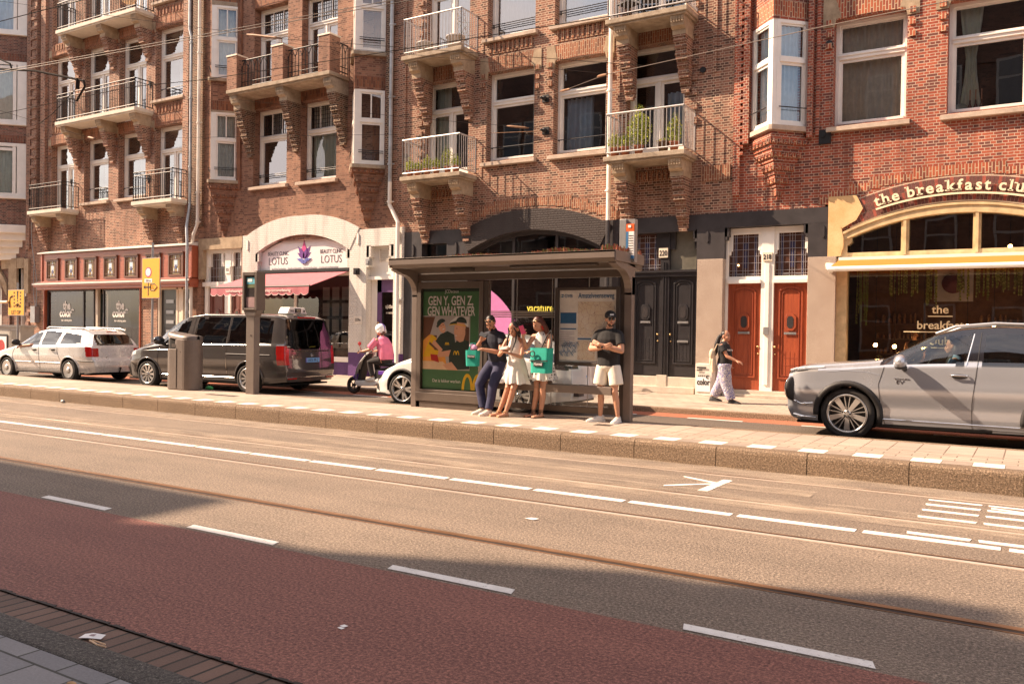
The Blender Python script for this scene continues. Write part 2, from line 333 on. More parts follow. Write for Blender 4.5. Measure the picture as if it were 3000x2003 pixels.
mat('iron_black',(.02,.019,.02),.5,.3,var=.1)
mat('dark_wire',(.028,.022,.019),.9,0,spec=.1)
mat('copper_wire',(.10,.075,.06),.6,.2)
stone('concrete',(.55,.49,.40),(.70,.63,.53),2.5,bs=40)
stone('old_concrete',(.22,.17,.12),(.46,.37,.27),3.5,bs=30,bmp=.6)
stone('sandstone',(.25,.18,.115),(.46,.35,.235),4.5,bs=50)
stone('sandstone_yellow',(.55,.34,.14),(.72,.50,.26),2.0,bs=40)
stone('sill_stone',(.36,.28,.22),(.56,.45,.35),4,bs=60)
stone('granite',(.52,.42,.33),(.64,.53,.42),3,bs=110,bmp=.15,speck=(.16,.11,.09),rough=.5)
stone('step_stone',(.42,.36,.29),(.56,.50,.41),4,bs=50)
wood('red_wood',(.22,.040,.014),(.36,.075,.025)); wood('frieze_wood',(.26,.060,.028),(.42,.115,.055),.4,.3,False); wood('brown_wood',(.10,.035,.018),(.17,.065,.03))
glass('window_glass',(.90,.91,.89),.11); glass('shop_glass',(.62,.62,.60),.06); glass('shelter_glass',(.95,.96,.95),.0); glass('dark_glass',(.25,.27,.26),.10); glass('bright_glass',(.8,.8,.8),.28)
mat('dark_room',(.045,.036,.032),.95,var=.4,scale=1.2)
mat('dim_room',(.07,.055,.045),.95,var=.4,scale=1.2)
# ---------------------------------------------------------------- ground, roads, pavements
asphalt('asphalt_tram',(.200,.156,.120),(.305,.236,.178),(.44,.36,.28),patch=.55,streak=.0,bs=.8)
asphalt('asphalt_far',(.13,.105,.085),(.18,.145,.115),(.27,.23,.19),patch=.3,bs=.5)
asphalt('asphalt_red',(.26,.112,.088),(.34,.148,.112),(.42,.19,.15),patch=.25,bs=.7)
asphalt('asphalt_red_far',(.42,.14,.075),(.50,.18,.10),(.5,.25,.18),patch=.25,bs=.4)
asphalt('kerb_aggregate',(.22,.150,.095),(.33,.232,.150),(.66,.52,.38),patch=.5,bs=1.0)
asphalt('kerb_dark',(.085,.075,.065),(.13,.115,.10),(.33,.29,.25),patch=.4,bs=1.0)
tiles('tiles_platform',(.36,.285,.225),(.45,.36,.285),(.13,.09,.06),.32,5,.008,offset=.0)
tiles('tiles_platform_small',(.34,.27,.21),(.43,.345,.27),(.13,.09,.06),.32,.16,.007,offset=.5)
tiles('tiles_pavement',(.38,.305,.24),(.47,.38,.30),(.15,.11,.08),.30,.30,.007)
tiles('tiles_near',(.20,.195,.20),(.26,.25,.25),(.045,.045,.035),.32,.32,.008,bs=.6)
tiles('gutter_brick',(.12,.072,.052),(.20,.115,.082),(.02,.017,.012),.112,5,.010,offset=.0,bs=.8)
m_=stone('marking_white',(.66,.63,.58),(.82,.79,.74),9,rough=.7,bs=60,bmp=.3)
t_=m_.node_tree; b_=t_.nodes['Principled BSDF']; u_=N(t_,'ShaderNodeUVMap'); z_=N(t_,'ShaderNodeTexNoise',Scale=26,Detail=7,Roughness=.75); t_.links.new(u_.outputs[0],z_.inputs['Vector'])
t_.links.new(mixc(t_,ramp(t_,z_.outputs[0],[(.35,(1,1,1)),(.42,(0,0,0))]),b_.inputs['Base Color'].links[0].from_socket,(.24,.20,.16)),b_.inputs['Base Color'])
stone('tile_white',(.72,.66,.55),(.80,.74,.64),6,bs=50); stone('tile_grey',(.235,.19,.15),(.31,.25,.20),6,bs=60)
mat('rail_steel',(.62,.52,.44),.3,.3,var=.12,scale=3); mat('rail_steel_brown',(.30,.165,.09),.35,.5,var=.25,scale=3); mat('rail_groove',(.035,.024,.018),.7,.2); mat('rail_rust',(.20,.105,.055),.6,.3,var=.3,scale=8)
mat('sand',(.62,.50,.36),.95,var=.2,scale=3,bmp=.4,bs=80)
def sheet(name,m,x0,x1,y0,y1,z,nx=1):
    b=MB(); b.quad((x0,y0,z),(x1,y0,z),(x1,y1,z),(x0,y1,z)); return struct(b.build(name,MT[m]))
sheet('ground','asphalt_far',-700,700,-700,700,-.06)
XL,XR=-150,60
def slab(name,m,x0,x1,y0,y1,z0,z1,bev=0):
    b=MB(); b.box(x0,x1,y0,y1,z0,z1); o=b.build(name,MT[m] if isinstance(m,str) else m,bevel=bev); return struct(o)
slab('tram_road','asphalt_tram',XL,XR,4.64,10.66,-.05,0)
slab('cycle_lane','asphalt_red',XL,XR,2.91,4.64,-.05,.001)
slab('gutter','gutter_brick',XL,XR,2.545,2.91,-.05,-.004)
# ragged joint between the red asphalt and the gutter bricks
random.seed(3); b=MB(); x=-30.
while x<12:
    L=random.uniform(.03,.09); w=random.uniform(.004,.022); b.prism([(x,2.905),(x+L,2.905),(x+L*.8,2.912+w),(x+L*.2,2.911+w*.8)],-.01,.003+w*.2,'z'); x+=L*.8
o=b.build('gutter_joint',MT['rail_groove']); struct(o)
slab('near_kerb','kerb_dark',XL,XR,2.355,2.545,-.05,.10,.02)
slab('near_pavement','tiles_near',XL,XR,-2.6,2.355,-.05,.094)
slab('far_road','asphalt_far',XL,XR,12.9,15.52,-.05,.10)
slab('far_cycle_lane','asphalt_red_far',XL,XR,15.52,16.2,-.05,.101)
slab('pavement_kerb','kerb_aggregate',XL,XR,16.2,16.36,0,.205,.015)
slab('pavement','tiles_pavement',XL,XR,16.36,20.9,0,.20)
slab('platform','tiles_platform',XL,XR,11.88,12.74,.0,.26)
slab('platform_strip','tiles_platform_small',XL,XR,11.19,11.88,.0,.2595)
slab('platform_back_kerb','kerb_aggregate',XL,XR,12.74,12.9,.0,.262,.01)
# platform kerb: rounded concrete blocks 1.1 m long
b=MB(); x=-41.9; j=.005
while x<16:
    prof=[(10.66,-.02),(10.66,.20),(10.668,.232),(10.69,.252),(10.73,.26),(10.87,.26),(10.87,-.02)]
    b.prism(prof,x+j,x+1.13-j,'x'); x+=1.13
o=b.build('platform_kerb',MT['kerb_aggregate']); struct(o)
slab('platform_kerb_bed','rail_groove',XL,XR,10.67,10.86,-.02,.235)
slab('platform_kerb_far','kerb_aggregate',XL,-41.9,10.66,10.87,-.02,.26)
# white and grey tactile edge
bw=MB(); bg_=MB(); x=-60.12; i=0
while x<16:
    (bw if i%2==0 else bg_).box(x+.003,x+.317,10.873,11.187,.2,.262); x+=.32; i+=1
struct(bw.build('platform_edge_white_tiles',MT['tile_white'])); struct(bg_.build('platform_edge_grey_tiles',MT['tile_grey']))
slab('platform_edge_bed','rail_groove',XL,XR,10.87,11.19,.0,.256)
# painted lines and signs on the road
b=MB()
def mark(pts,z=.005): b.prism(pts,z-.004,z,'z')
x=-3.46-1.1*70
while x<14: mark([(x,7.86),(x+1.04,7.86),(x+1.04,7.97),(x,7.97)]); x+=1.1
x=-1.72-2.19*40
while x<14: mark([(x+.02,4.675),(x+1.05,4.675),(x+1.02,4.77),(x-.01,4.77)],.006); x+=2.19
x=-5.62-1.05*60
x=-5.62-3.15*30
while x<14: mark([(x,15.47),(x+1.05,15.47),(x+1.05,15.55),(x,15.55)],.107) ; x+=2.1
for (x0,x1) in ((-.93,-.45),(-.38,.15),(.25,.75)):
    for y,h in ((9.87,.06),(9.59,.09),(9.27,.08),(8.90,.09),(8.11,.09)): mark([(x0,y-h/2),(x1,y-h/2),(x1+.01,y+h/2),(x0-.01,y+h/2)])
mark([(-.36,9.72),(.15,9.60),(.15,9.66),(-.36,9.78)])
mark([(-3.11,8.93),(-3.0,8.93),(-2.98,9.76),(-3.09,9.76)]); mark([(-3.56,9.72),(-3.52,9.66),(-3.09,9.45),(-3.09,9.53)],.0055); mark([(-3.53,9.02),(-3.51,8.95),(-3.09,9.38),(-3.09,9.47)],.0055)
struct(b.build('road_markings',MT['marking_white']))
# tram rails: a shining head, a dark groove and a rusty guard lip each
for (y,lab) in ((5.79,'tram rail nearest the camera, rust brown head beside the asphalt lane'),(7.30,'second tram rail from the camera, just nearer than the long dashed white line'),
                (8.61,'third tram rail from the camera, between the dashed white line and the painted arrow'),(10.03,'tram rail running right along the foot of the platform kerb')):
    t=thing('tram_rail',lab,'rail',(0,y,0),group='tram rails set in the asphalt')
    sg=1 if y>7 else -1; h=MB(); h.box(XL,XR,y-.030,y+.030,-.04,.006); h.build('rail_head',MT['rail_steel' if sg>0 else 'rail_steel_brown'],t,bevel=0)
    g=MB(); g.box(XL,XR,y+sg*.030,y+sg*.082,-.04,.0015); g.build('rail_groove',MT['rail_groove'],t)
    g=MB(); g.box(XL,XR,y+sg*.082,y+sg*.096,-.04,.004); g.build('rail_lip',MT['rail_rust'],t)
# sand by the kerb and track; the short strip paints reflected sun glare
def sandglaremat():
    m,t,bb=newmat('sand_glare_film'); u=N(t,'ShaderNodeUVMap'); mp=N(t,'ShaderNodeMapping'); mp.inputs['Scale'].default_value=(.5,1.3,1); t.links.new(u.outputs[0],mp.inputs['Vector'])
    z=N(t,'ShaderNodeTexNoise',Scale=2.2,Detail=8,Roughness=.7); t.links.new(mp.outputs[0],z.inputs['Vector'])
    gr=N(t,'ShaderNodeTexNoise',Scale=90,Detail=3,Roughness=.8); t.links.new(u.outputs[0],gr.inputs['Vector'])
    a=mixc(t,.35,ramp(t,z.outputs[0],[(.40,(0,0,0)),(.74,(1,1,1))]),gr.outputs[0],'MULTIPLY')
    sp=t.nodes.new('ShaderNodeSeparateColor'); t.links.new(a,sp.inputs[0]); q_=t.nodes.new('ShaderNodeMath'); q_.operation='MULTIPLY'; q_.inputs[1].default_value=.7; t.links.new(sp.outputs[0],q_.inputs[0]); t.links.new(q_.outputs[0],bb.inputs['Alpha'])
    t.links.new(mixc(t,gr.outputs[0],(.40,.31,.22),(.66,.54,.41)),bb.inputs['Base Color']); bb.inputs['Roughness'].default_value=.95; return m
sandglaremat()
for (y0,y1) in ((9.98,10.66),(8.30,9.0),(9.22,9.58)):
    x0=-60 if y0!=9.22 else -9.5; x1=16 if y0!=9.22 else -2.0  # short strip: patch of reflected sunlight painted as a pale film
    bb=MB(); bb.quad((x0,y0,.0095),(x1,y0,.0095),(x1,y1,.0095),(x0,y1,.0095)); o=bb.build('sand',MT['sand_glare_film']); o['kind']='stuff'
# ---------------------------------------------------------------- building helpers
FY=20.4; RC=.29
def wall(b,x0,x1,z0,z1,y,holes=(),rev=RC,cap=True):
    xs=sorted({x0,x1,*[h[0] for h in holes],*[h[1] for h in holes]}); zs=sorted({z0,z1,*[h[2] for h in holes],*[h[3] for h in holes]})
    xs=[x for x in xs if x0<=x<=x1]; zs=[z for z in zs if z0<=z<=z1]
    for i in range(len(xs)-1):
        for j in range(len(zs)-1):
            cx=(xs[i]+xs[i+1])/2; cz=(zs[j]+zs[j+1])/2
            if any(h[0]<cx<h[1] and h[2]<cz<h[3] for h in holes): continue
            b.quad((xs[i],y,zs[j]),(xs[i+1],y,zs[j]),(xs[i+1],y,zs[j+1]),(xs[i],y,zs[j+1]))
    for h in holes:
        r=h[4] if len(h)>4 else rev; a,c,d,e=h[:4]
        b.quad((a,y+r,d),(a,y,d),(a,y,e),(a,y+r,e)); b.quad((c,y,d),(c,y+r,d),(c,y+r,e),(c,y,e))
        b.quad((a,y,e),(c,y,e),(c,y+r,e),(a,y+r,e)); b.quad((a,y+r,d),(c,y+r,d),(c,y,d),(a,y,d))
def arc(xl,xr,zs,zc,n=18):
    w=(xr-xl)/2; h=zc-zs; rad=(w*w+h*h)/(2*h); cx=(xl+xr)/2; cz=zc-rad; a=math.asin(w/rad)
    return [(cx+rad*math.sin(-a+2*a*i/n),cz+rad*math.cos(-a+2*a*i/n)) for i in range(n+1)],(cx,cz,rad)
def arch_fill(b,xl,xr,zs,zc,zt,y0,y1,n=18):
    p,_=arc(xl,xr,zs,zc,n)
    for i in range(n): b.prism([p[i],p[i+1],(p[i+1][0],zt),(p[i][0],zt)],y0,y1)
def arch_ring(b,xl,xr,zs,zc,t,y0,y1,n=24,t2=None):
    p,(cx,cz,r)=arc(xl,xr,zs,zc,n)
    for i in range(n):
        k=lambda q,i:(cx+(q[0]-cx)*(r+(t if t2 is None else t+(t2-t)*abs(2*i/n-1)))/r,cz+(q[1]-cz)*(r+(t if t2 is None else t+(t2-t)*abs(2*i/n-1)))/r)
        b.prism([p[i],p[i+1],k(p[i+1],i+1),k(p[i],i)],y0,y1)
def curtain(x0,x1,z0,z1,y,amp=.035,waves=7,taper=None,seed=0):
    rnd=random.Random(seed); n=int(waves*8); ph=[rnd.uniform(-.5,.5) for _ in range(n+1)]; rows=[]
    for j in range(7):
        t=j/6; row=[]
        for i in range(n+1):
            s=i/n; xx=x0+(x1-x0)*s
            if taper is not None: c=(x0+x1)/2; xx=c+(xx-c)*(1-taper*(1-abs(2*t-.9))*1.0 if t<.95 else 1)
            row.append((xx,y+amp*math.sin(2*PI*waves*s+ph[i]*.8),z0+(z1-z0)*t))
        rows.append(row)
    b=MB(); b.smooth=True; b.grid(rows); return b
mat('curtain_white',(.78,.76,.74),.9,var=.05); mat('curtain_grey',(.68,.70,.67),.9,var=.1); mat('curtain_blue',(.62,.74,.84),.9,var=.1); mat('curtain_beige',(.86,.78,.66),.95,var=.12); mat('curtain_green',(.78,.84,.78),.9,var=.1); mat('curtain_sage',(.78,.82,.70),.9,var=.08)
mat('frame_grey',(.68,.62,.54),.45)  # even warm grey for plates, vent and small lettering
def window(p,x0,x1,z0,z1,zt,y=FY,rc=RC,lower='sash',upper=1,cur=(),pane='window_glass',fr='white_paint',sill='sill_stone',bar=None,leaded=False,openl=False,silld=.14,sillh=.09,seed=0):
    Y=y+rc; f=MB(); w=.075
    def ring(a,b_,c,d,y0,y1,t): f.box(a,a+t,y0,y1,c,d); f.box(b_-t,b_,y0,y1,c,d); f.box(a+t,b_-t,y0,y1,d-t,d); f.box(a+t,b_-t,y0,y1,c,c+t)
    ring(x0+.002,x1-.002,z0,z1,Y-.03,Y+.09,w)
    if zt:
        f.box(x0+w,x1-w,Y-.045,Y+.07,zt-.055,zt+.055)
        f.box(x0+w-.01,x1-w+.01,Y-.07,Y-.045,zt+.02,zt+.045)
        ring(x0+w,x1-w,zt+.055,z1-w,Y+.01,Y+.06,.05)
        lo=(z0+w,zt-.055)
    else: lo=(z0+w,z1-w)
    if lower=='doors':
        m=(x0+x1)/2; f.box(m-.045,m+.045,Y-.02,Y+.07,*lo)
        for a,b_ in ((x0+w,m-.045),(m+.045,x1-w)): ring(a,b_,lo[0],lo[1],Y+.012,Y+.062,.075); f.box(a+.075,b_-.075,Y+.014,Y+.06,lo[0]+.07,lo[0]+.28)
    else: ring(x0+w,x1-w,lo[0],lo[1],Y+.005,Y+.065,.07); f.box(x0+w,x1-w,Y-.05,Y+.01,lo[0]-.001,lo[0]+.05)
    if upper>1 and zt:
        for k in range(1,upper):
            xx=x0+w+(x1-x0-2*w)*k/upper; f.box(xx-.014,xx+.014,Y+.012,Y+.05,zt+.1,z1-w-.05)
    o=f.build('window',MT[fr],p)
    if openl: pass
    g=MB(); g.quad((x0+w,Y+.045,lo[0]),(x1-w,Y+.045,lo[0]),(x1-w,Y+.045,lo[1]),(x0+w,Y+.045,lo[1]))
    if zt: g.quad((x0+w,Y+.046,zt+.05),(x1-w,Y+.046,zt+.05),(x1-w,Y+.046,z1-w),(x0+w,Y+.046,z1-w))
    g.build('pane',MT[pane],o)
    if leaded:
        l=MB(); n=int((x1-x0)/.11)
        for k in range(n): xx=x0+.14+(x1-x0-.28)*k/(n-1); l.box(xx-.004,xx+.004,Y+.03,Y+.044,zt+.1,z1-.13)
        for k in range(6): zz=zt+.12+(z1-zt-.26)*k/5; l.box(x0+.13,x1-.13,Y+.031,Y+.043,zz-.004,zz+.004)
        l.build('leading',MT['iron_black'],o)
    if sill:
        s=MB(); s.add([(x0-.11,y-silld,z0-sillh-.05),(x1+.09,y-silld,z0-sillh-.05),(x1+.09,y+.001,z0-sillh-.05),(x0-.11,y+.001,z0-sillh-.05),(x0-.11,y-silld,z0-.05),(x1+.09,y-silld,z0-.05),(x1+.09,y+.001,z0-.01),(x0-.11,y+.001,z0-.01)],[(0,3,2,1),(4,5,6,7),(0,1,5,4),(1,2,6,5),(2,3,7,6),(3,0,4,7)])
        s.box(x0+.001,x1-.001,y+.001,Y-.03,z0-.06,z0-.004); s.build('sill',MT[sill],o)
    for k,c in enumerate(cur):
        a,b_,z_0,z_1,mt=c[:5]; tp=c[5] if len(c)>5 else None
        ww=x1-x0; cb=curtain(x0+ww*a,x0+ww*b_,z0+(z1-z0)*z_0,z0+(z1-z0)*z_1,Y+.20,.055,max(2,int((b_-a)*ww*7)),tp,seed*7+k); cb.build('curtain',MT[mt],o)
    if bar:
        r=MB()
        for zz in bar: r.tube([(x0+.05,Y-.10,zz),(x1-.05,Y-.10,zz)],.013,6); r.tube([(x0+.06,Y-.10,zz),(x0+.06,Y-.03,zz)],.018,6); r.tube([(x1-.06,Y-.10,zz),(x1-.06,Y-.03,zz)],.018,6)
        r.build('guard_bar',MT['iron_black'],o)
    return o
def lintel(b,x0,x1,z,h=.33,flare=.10,y=FY,proud=.012,rise=.05,n=8):
    # splayed flat arch of bricks on end
    for i in range(n):
        t0=i/n;t1=(i+1)/n; g=lambda t:z+rise*(1-(2*t-1)**2)
        b.prism([(x0+(x1-x0)*t0,g(t0)),(x0+(x1-x0)*t1,g(t1)),(x0-flare+(x1-x0+2*flare)*t1,g(t1)+h),(x0-flare+(x1-x0+2*flare)*t0,g(t0)+h)],y-proud,y+.05)
def dentils(b,x0,x1,z,h=.26,n=9,y=FY,p=.035):
    b.box(x0,x1,y-p*.5,y+.02,z-.05,z); b.box(x0,x1,y-p*.5,y+.02,z+h,z+h+.05)
    w=(x1-x0)/(2*n+1)
    for i in range(n+1): b.box(x0+w*2*i,x0+w*(2*i+1),y-p,y+.02,z,z+h)
def quoins(b,x0,x1,z,n=3,y=FY):
    # small proud bricks beside the window heads
    for i in range(n):
        for xx in (x0-.17,x1+.04): b.box(xx,xx+.13,y-.05,y+.02,z-.14-.26*i,z-.02-.26*i)
def console(x,w,zt,d,p,bm,sm,steps=9,sh=.135,y=FY,name='console'):
    s=MB()
    s.prism([(y+.05,zt),(y-d,zt),(y-d,zt-.09),(y-d+.03,zt-.11),(y-d+.05,zt-.24),(y-d+.17,zt-.30),(y-d+.17,zt-.42),(y+.05,zt-.42)],x-w/2-.02,x+w/2+.02,'x')
    for k in range(5): xx=x-w/2-.02+(w+.04)*(k+.5)/5; s.box(xx-.014,xx+.014,y-d-.012,y-d+.01,zt-.16,zt-.02)
    o=s.build('bracket',MT[sm],p)
    b=MB(); z=zt-.42
    for k in range(steps):
        t=k/(steps-1); dd=(d-.2)*(1-t)**1.0+.07*t; ww=w*(1-.12*t)
        if k in (3,6): dd+=.04
        b.box(x-ww/2,x+ww/2,y-dd,y+.03,z-sh,z); b.box(x-ww/2-.012,x+ww/2+.012,y-dd-.03,y+.02,z-.04,z+.002); z-=sh
    b.box(x-w*.33,x+w*.33,y-.11,y+.02,z-.07,z); b.build('corbel',MT[bm],o)
    return o
def railing(p,x0,x1,y,z0,z1,mt,style='bars',yw=FY,name='railing',step=.105):
    b=MB(); r=.011
    sides=[((x0,yw,0),(x0,y,0)),((x0,y,0),(x1,y,0)),((x1,y,0),(x1,yw,0))]
    top=[(x0,yw,z1),(x0,y,z1),(x1,y,z1),(x1,yw,z1)]
    b.tube(top,.024 if style=='bars' else .02,8); b.tube([(q[0],q[1],z0+.10) for q in top],.019,6)
    if style=='dark': b.tube([(q[0],q[1],z1-.13) for q in top],.014,6)
    for a,c in sides:
        a=Vector(a);c=Vector(c);L=(c-a).length;n=max(2,round(L/step))
        for i in range(n+1):
            q=a+(c-a)*i/n; lo=z0+.02 if (style=='dark' and i%2==0) else z0+.10
            b.tube([(q.x,q.y,lo),(q.x,q.y,z1 if style!='dark' or i%2==0 else z1-.13)],r if i not in (0,n) else .02,5,cap=False)
    return b.build(name,MT[mt],p)
def balcony(p,x0,x1,zs,d,smat,rmat,style,cons,bmat,bsm='sandstone',th=.13,rh=1.08,csteps=8,rail=True):
    s=MB(); s.box(x0,x1,FY-d,FY+.02,zs-th,zs); s.box(x0+.05,x1-.05,FY-d+.05,FY+.01,zs-th-.05,zs-th+.001)
    o=s.build('balcony',MT[smat],p,bevel=.012)
    if rail: railing(o,x0+.06,x1-.06,FY-d+.06,zs,zs+rh,rmat,style)
    for c in cons:
        k=console(c,.30,zs-th-.05,d-.10,o,bmat,bsm,csteps)
    return o
def pipe(p,pts,r,mt,brk=()):
    b=MB(); b.tube(pts,r,10)
    for (x,y,z) in brk: b.tube([(x,y,z-.03),(x,y,z+.03)],r*1.35,10); b.box(x-r*2.2,x+r*2.2,y+r*.3,y+r*.9,z-.012,z+.012)
    return b.build('drainpipe',MT[mt],p)
def bay(p,xl,xa,xr,d,bands,wins,brickm,sold,corb=None,cur='curtain_grey',glassm='window_glass',leaded=False,bars=True,seed=1,sillm='old_concrete'):
    # three-cornered oriel: two faces meeting in a white corner post
    L=Vector((xl,FY,0));A=Vector((xa,FY-d,0));Rr=Vector((xr,FY,0))
    b=MB()
    for (z0,z1,mt) in bands: b.mat(mt); b.prism([(xl,FY+.02),(xa-.05,FY-d+.045),(xa,FY-d),(xa+.05,FY-d+.045),(xr,FY+.02)],z0,z1,'z')
    o=b.build('bay_wall',[MT[brickm],MT[sold],MT[sillm],MT['cream_paint']],p)
    for (z0,z1,zt) in wins:
        f=MB(); g=MB(); k=MB(); ba=MB(); cu=MB(); cu.smooth=True; le=MB()
        f.prism([(xa-.10,FY-d+.11),(xa,FY-d+.012),(xa+.10,FY-d+.11),(xa,FY-d+.20)],z0,z1,'z')
        for (S,E_) in ((L,A),(A,Rr)):
            dr=(E_-S); ln=dr.length; dr.normalize(); nm=Vector((dr.y,-dr.x,0)); ang=math.atan2(dr.y,dr.x)
            M=Matrix.Translation(S)@Matrix.Rotation(ang,4,'Z')
            a0,a1=(.02,ln-.11) if S is L else (.11,ln-.02)
            def ring(a,c,z_0,z_1,y0,y1,t):
                f.box(a,a+t,y0,y1,z_0,z_1,M); f.box(c-t,c,y0,y1,z_0,z_1,M); f.box(a+t,c-t,y0,y1,z_1-t,z_1,M); f.box(a+t,c-t,y0,y1,z_0,z_0+t,M)
            ring(a0,a1,z0,z1,.0,.10,.075)
            f.box(a0+.075,a1-.075,-.015,.08,zt-.05,zt+.05,M); ring(a0+.075,a1-.075,zt+.05,z1-.075,.03,.07,.045); ring(a0+.075,a1-.075,z0+.075,zt-.05,.03,.075,.065)
            if leaded: mid=(a0+a1)/2; f.box(mid-.02,mid+.02,.03,.07,zt+.05,z1-.08,M)
            g.quad((a0+.1,.055,z0+.1),(a1-.1,.055,z0+.1),(a1-.1,.055,z1-.1),(a0+.1,.055,z1-.1),M)
            ba.tube([M@Vector((a0+.03,-.07,z0+.42)),M@Vector((a1-.03,-.07,z0+.42))],.013,6)
            if bars==2: ba.tube([M@Vector((a0+.03,-.07,z0+.36)),M@Vector((a1-.03,-.07,z0+.36))],.013,6)
            rows=[[M@Vector((a0+.1+(a1-a0-.2)*i/30,.16+.02*math.sin(i*1.15+seed),z0+.1+(z1-z0-.2)*j/4)) for i in range(31)] for j in range(5)]
            if not (cur is None): cu.grid(rows)
        w=f.build('bay_window',MT['white_paint'],p); g.build('pane',MT[glassm],w); ba.build('guard_bar',MT['iron_black'],w)
        if cur: cu.build('curtain',MT[cur],w)
        s=MB(); s.prism([(xl-.12,FY+.01),(xa-.04,FY-d-.10),(xa+.04,FY-d-.10),(xr+.12,FY+.01)],z0-.11,z0-.001,'z'); s.build('sill',MT[sillm],w)
    if corb:
        zt,zb=corb; n=int((zt-zb)/.0937); c=MB(); z=zt
        for i in range(n):
            t=i/(n-1); q=(1-t)**1.05*.97+.07; q+= (.05 if i%3==1 else 0)
            hx0=(xa-xl)*q; hx1=(xr-xa)*q; dd=d*q
            c.mat(1 if i%3==1 else 0); c.prism([(xa-hx0,FY+.01),(xa,FY-dd-.03),(xa+hx1,FY+.01)],z-.0937,z,'z')
            if i%3==0 and q>.25:   # little dentils under each projecting course
                for (ex,sg) in ((hx0,-1),(hx1,1)):
                    m=max(2,int(ex/.11))
                    for j in range(m):
                        u=(j+.5)/m; cx=xa+sg*ex*u; cy=FY-dd*(1-u)-.03*(1-u); c.box(cx-.025,cx+.025,cy-.035,cy+.03,z-.0937-.07,z-.0937)
            z-=.0937
        c.build('corbel',[MT[brickm],MT[sold]],p)
    return o
def door(p,x0,x1,z0,z1,y,m,lm,oct_=True,slots=((.62,),),handle=1,knob=True,name='door',arched=True):
    d=MB(); d.box(x0,x1,y,y+.06,z0,z1); W_=x1-x0; a=x0+.15*W_; c=x1-.15*W_; top=z1-.13; bot=z0+.30
    def frame(a,c,bot,top,pr,t):
        d.box(a,a+t,y-pr,y,bot,top); d.box(c-t,c,y-pr,y,bot,top); d.box(a+t,c-t,y-pr,y,bot,bot+t)
        if arched:
            P,_=arc(a,c,top,top+.10,10)
            for i in range(10): d.prism([P[i],P[i+1],(P[i+1][0],P[i+1][1]-t),(P[i][0],P[i][1]-t)],y-pr,y)
        else: d.box(a+t,c-t,y-pr,y,top-t,top)
    frame(a,c,bot,top-.05,.03,.035); frame(a+.07,c-.07,bot+.07,top-.12,.018,.018)
    for k in range(1,4): xx=a+.07+(c-a-.14)*k/4; d.box(xx-.004,xx+.004,y-.006,y,bot+.09,z0+.95)
    for zz in (z0+.62,z0+.80): d.box(a+.12,c-.12,y-.007,y,zz-.004,zz+.004)
    m_=(x0+x1)/2; zc=z0+(z1-z0)*.64
    def octo(rx,rz,y0,y1,bb):
        bb.prism([(m_-rx,zc-rz*.6),(m_-rx*.5,zc-rz),(m_+rx*.5,zc-rz),(m_+rx,zc-rz*.6),(m_+rx,zc+rz*.6),(m_+rx*.5,zc+rz),(m_-rx*.5,zc+rz),(m_-rx,zc+rz*.6)],y0,y1)
    octo(.13,.20,y-.035,y,d)
    o=d.build(name,MT[m],p,bevel=.006)
    g=MB(); octo(.075,.14,y-.042,y-.036,g); g.build('peephole_window',MT['dark_glass_solid'],o)
    s=MB()
    for zz in lm: s.box(m_-.14,m_+.14,y-.035,y-.02,zz-.028,zz+.028); s.box(m_-.11,m_+.11,y-.04,y-.034,zz-.012,zz+.012)
    s.build('letterbox',MT['grey_metal'],o)
    hx=x1-.05 if handle>0 else x0+.05; k=MB(); k.smooth=True
    k.ball((hx,y-.06,z0+1.05),.03); k.tube([(hx,y,z0+1.05),(hx,y-.05,z0+1.05)],.012); k.ball((hx,y-.02,z0+.88),.024); k.build('knob',MT['brass'],o)
    return o
mat('brass',(.55,.38,.18),.3,.9); mat('dark_glass_solid',(.05,.045,.045),.08,0,spec=.8)
# ---------------------------------------------------------------- the row of houses
def house(name,label,x0): return thing(name,label,'building',(x0,FY,.2))
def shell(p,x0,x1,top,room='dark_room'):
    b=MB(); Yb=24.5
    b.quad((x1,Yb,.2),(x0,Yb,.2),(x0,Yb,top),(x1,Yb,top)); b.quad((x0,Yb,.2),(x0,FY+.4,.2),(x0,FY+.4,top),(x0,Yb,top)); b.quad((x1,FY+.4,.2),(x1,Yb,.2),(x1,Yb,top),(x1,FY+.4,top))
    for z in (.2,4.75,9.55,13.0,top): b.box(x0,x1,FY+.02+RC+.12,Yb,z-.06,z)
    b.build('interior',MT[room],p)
TOP=16.6
# ---- building A (far left): brick bay with white plastic windows
A=house('brick_house','red brick house at the left edge with white canted bay over a pale stone shopfront',-41)
b=MB(); wall(b,-48,-37.25,4.5,TOP,FY); wall(b,-48,-37.25,.2,4.5,FY,[(-47,-39.3,.2,3.9),(-37.95,-37.35,.2,4.1)])
b.build('wall',MT['brick_a'],A); shell(A,-48,-37.26,TOP)
b=MB(); cx=-37.3; w=1.35
P=[(cx,FY+.02),(cx-w,FY-w),(cx-w-2.6,FY-w),(cx-2*w-2.6,FY+.02)]
bz=[(5.95,7.2,0),(9.45,10.35,0),(12.95,14.2,0)]
for z0,z1,m_ in bz: b.mat(0).prism(P,z0,z1,'z')
for z in (7.05,10.2,14.05): b.mat(1).prism([(q[0]+(.03 if i<2 else -.03),q[1]-.02) for i,q in enumerate(P)],z-.0,z+.0+.12,'z')
for z in (9.45,12.95): b.mat(2).prism([(q[0]+.012,q[1]-.012) for q in P],z+.02,z+.33,'z')
o=b.build('bay_wall',[MT['brick_a'],MT['cream_paint'],MT['soldier_a']],A)
M=Matrix.Translation((cx-w,FY-w,0))@Matrix.Rotation(R(45),4,'Z'); L_=w*math.sqrt(2)
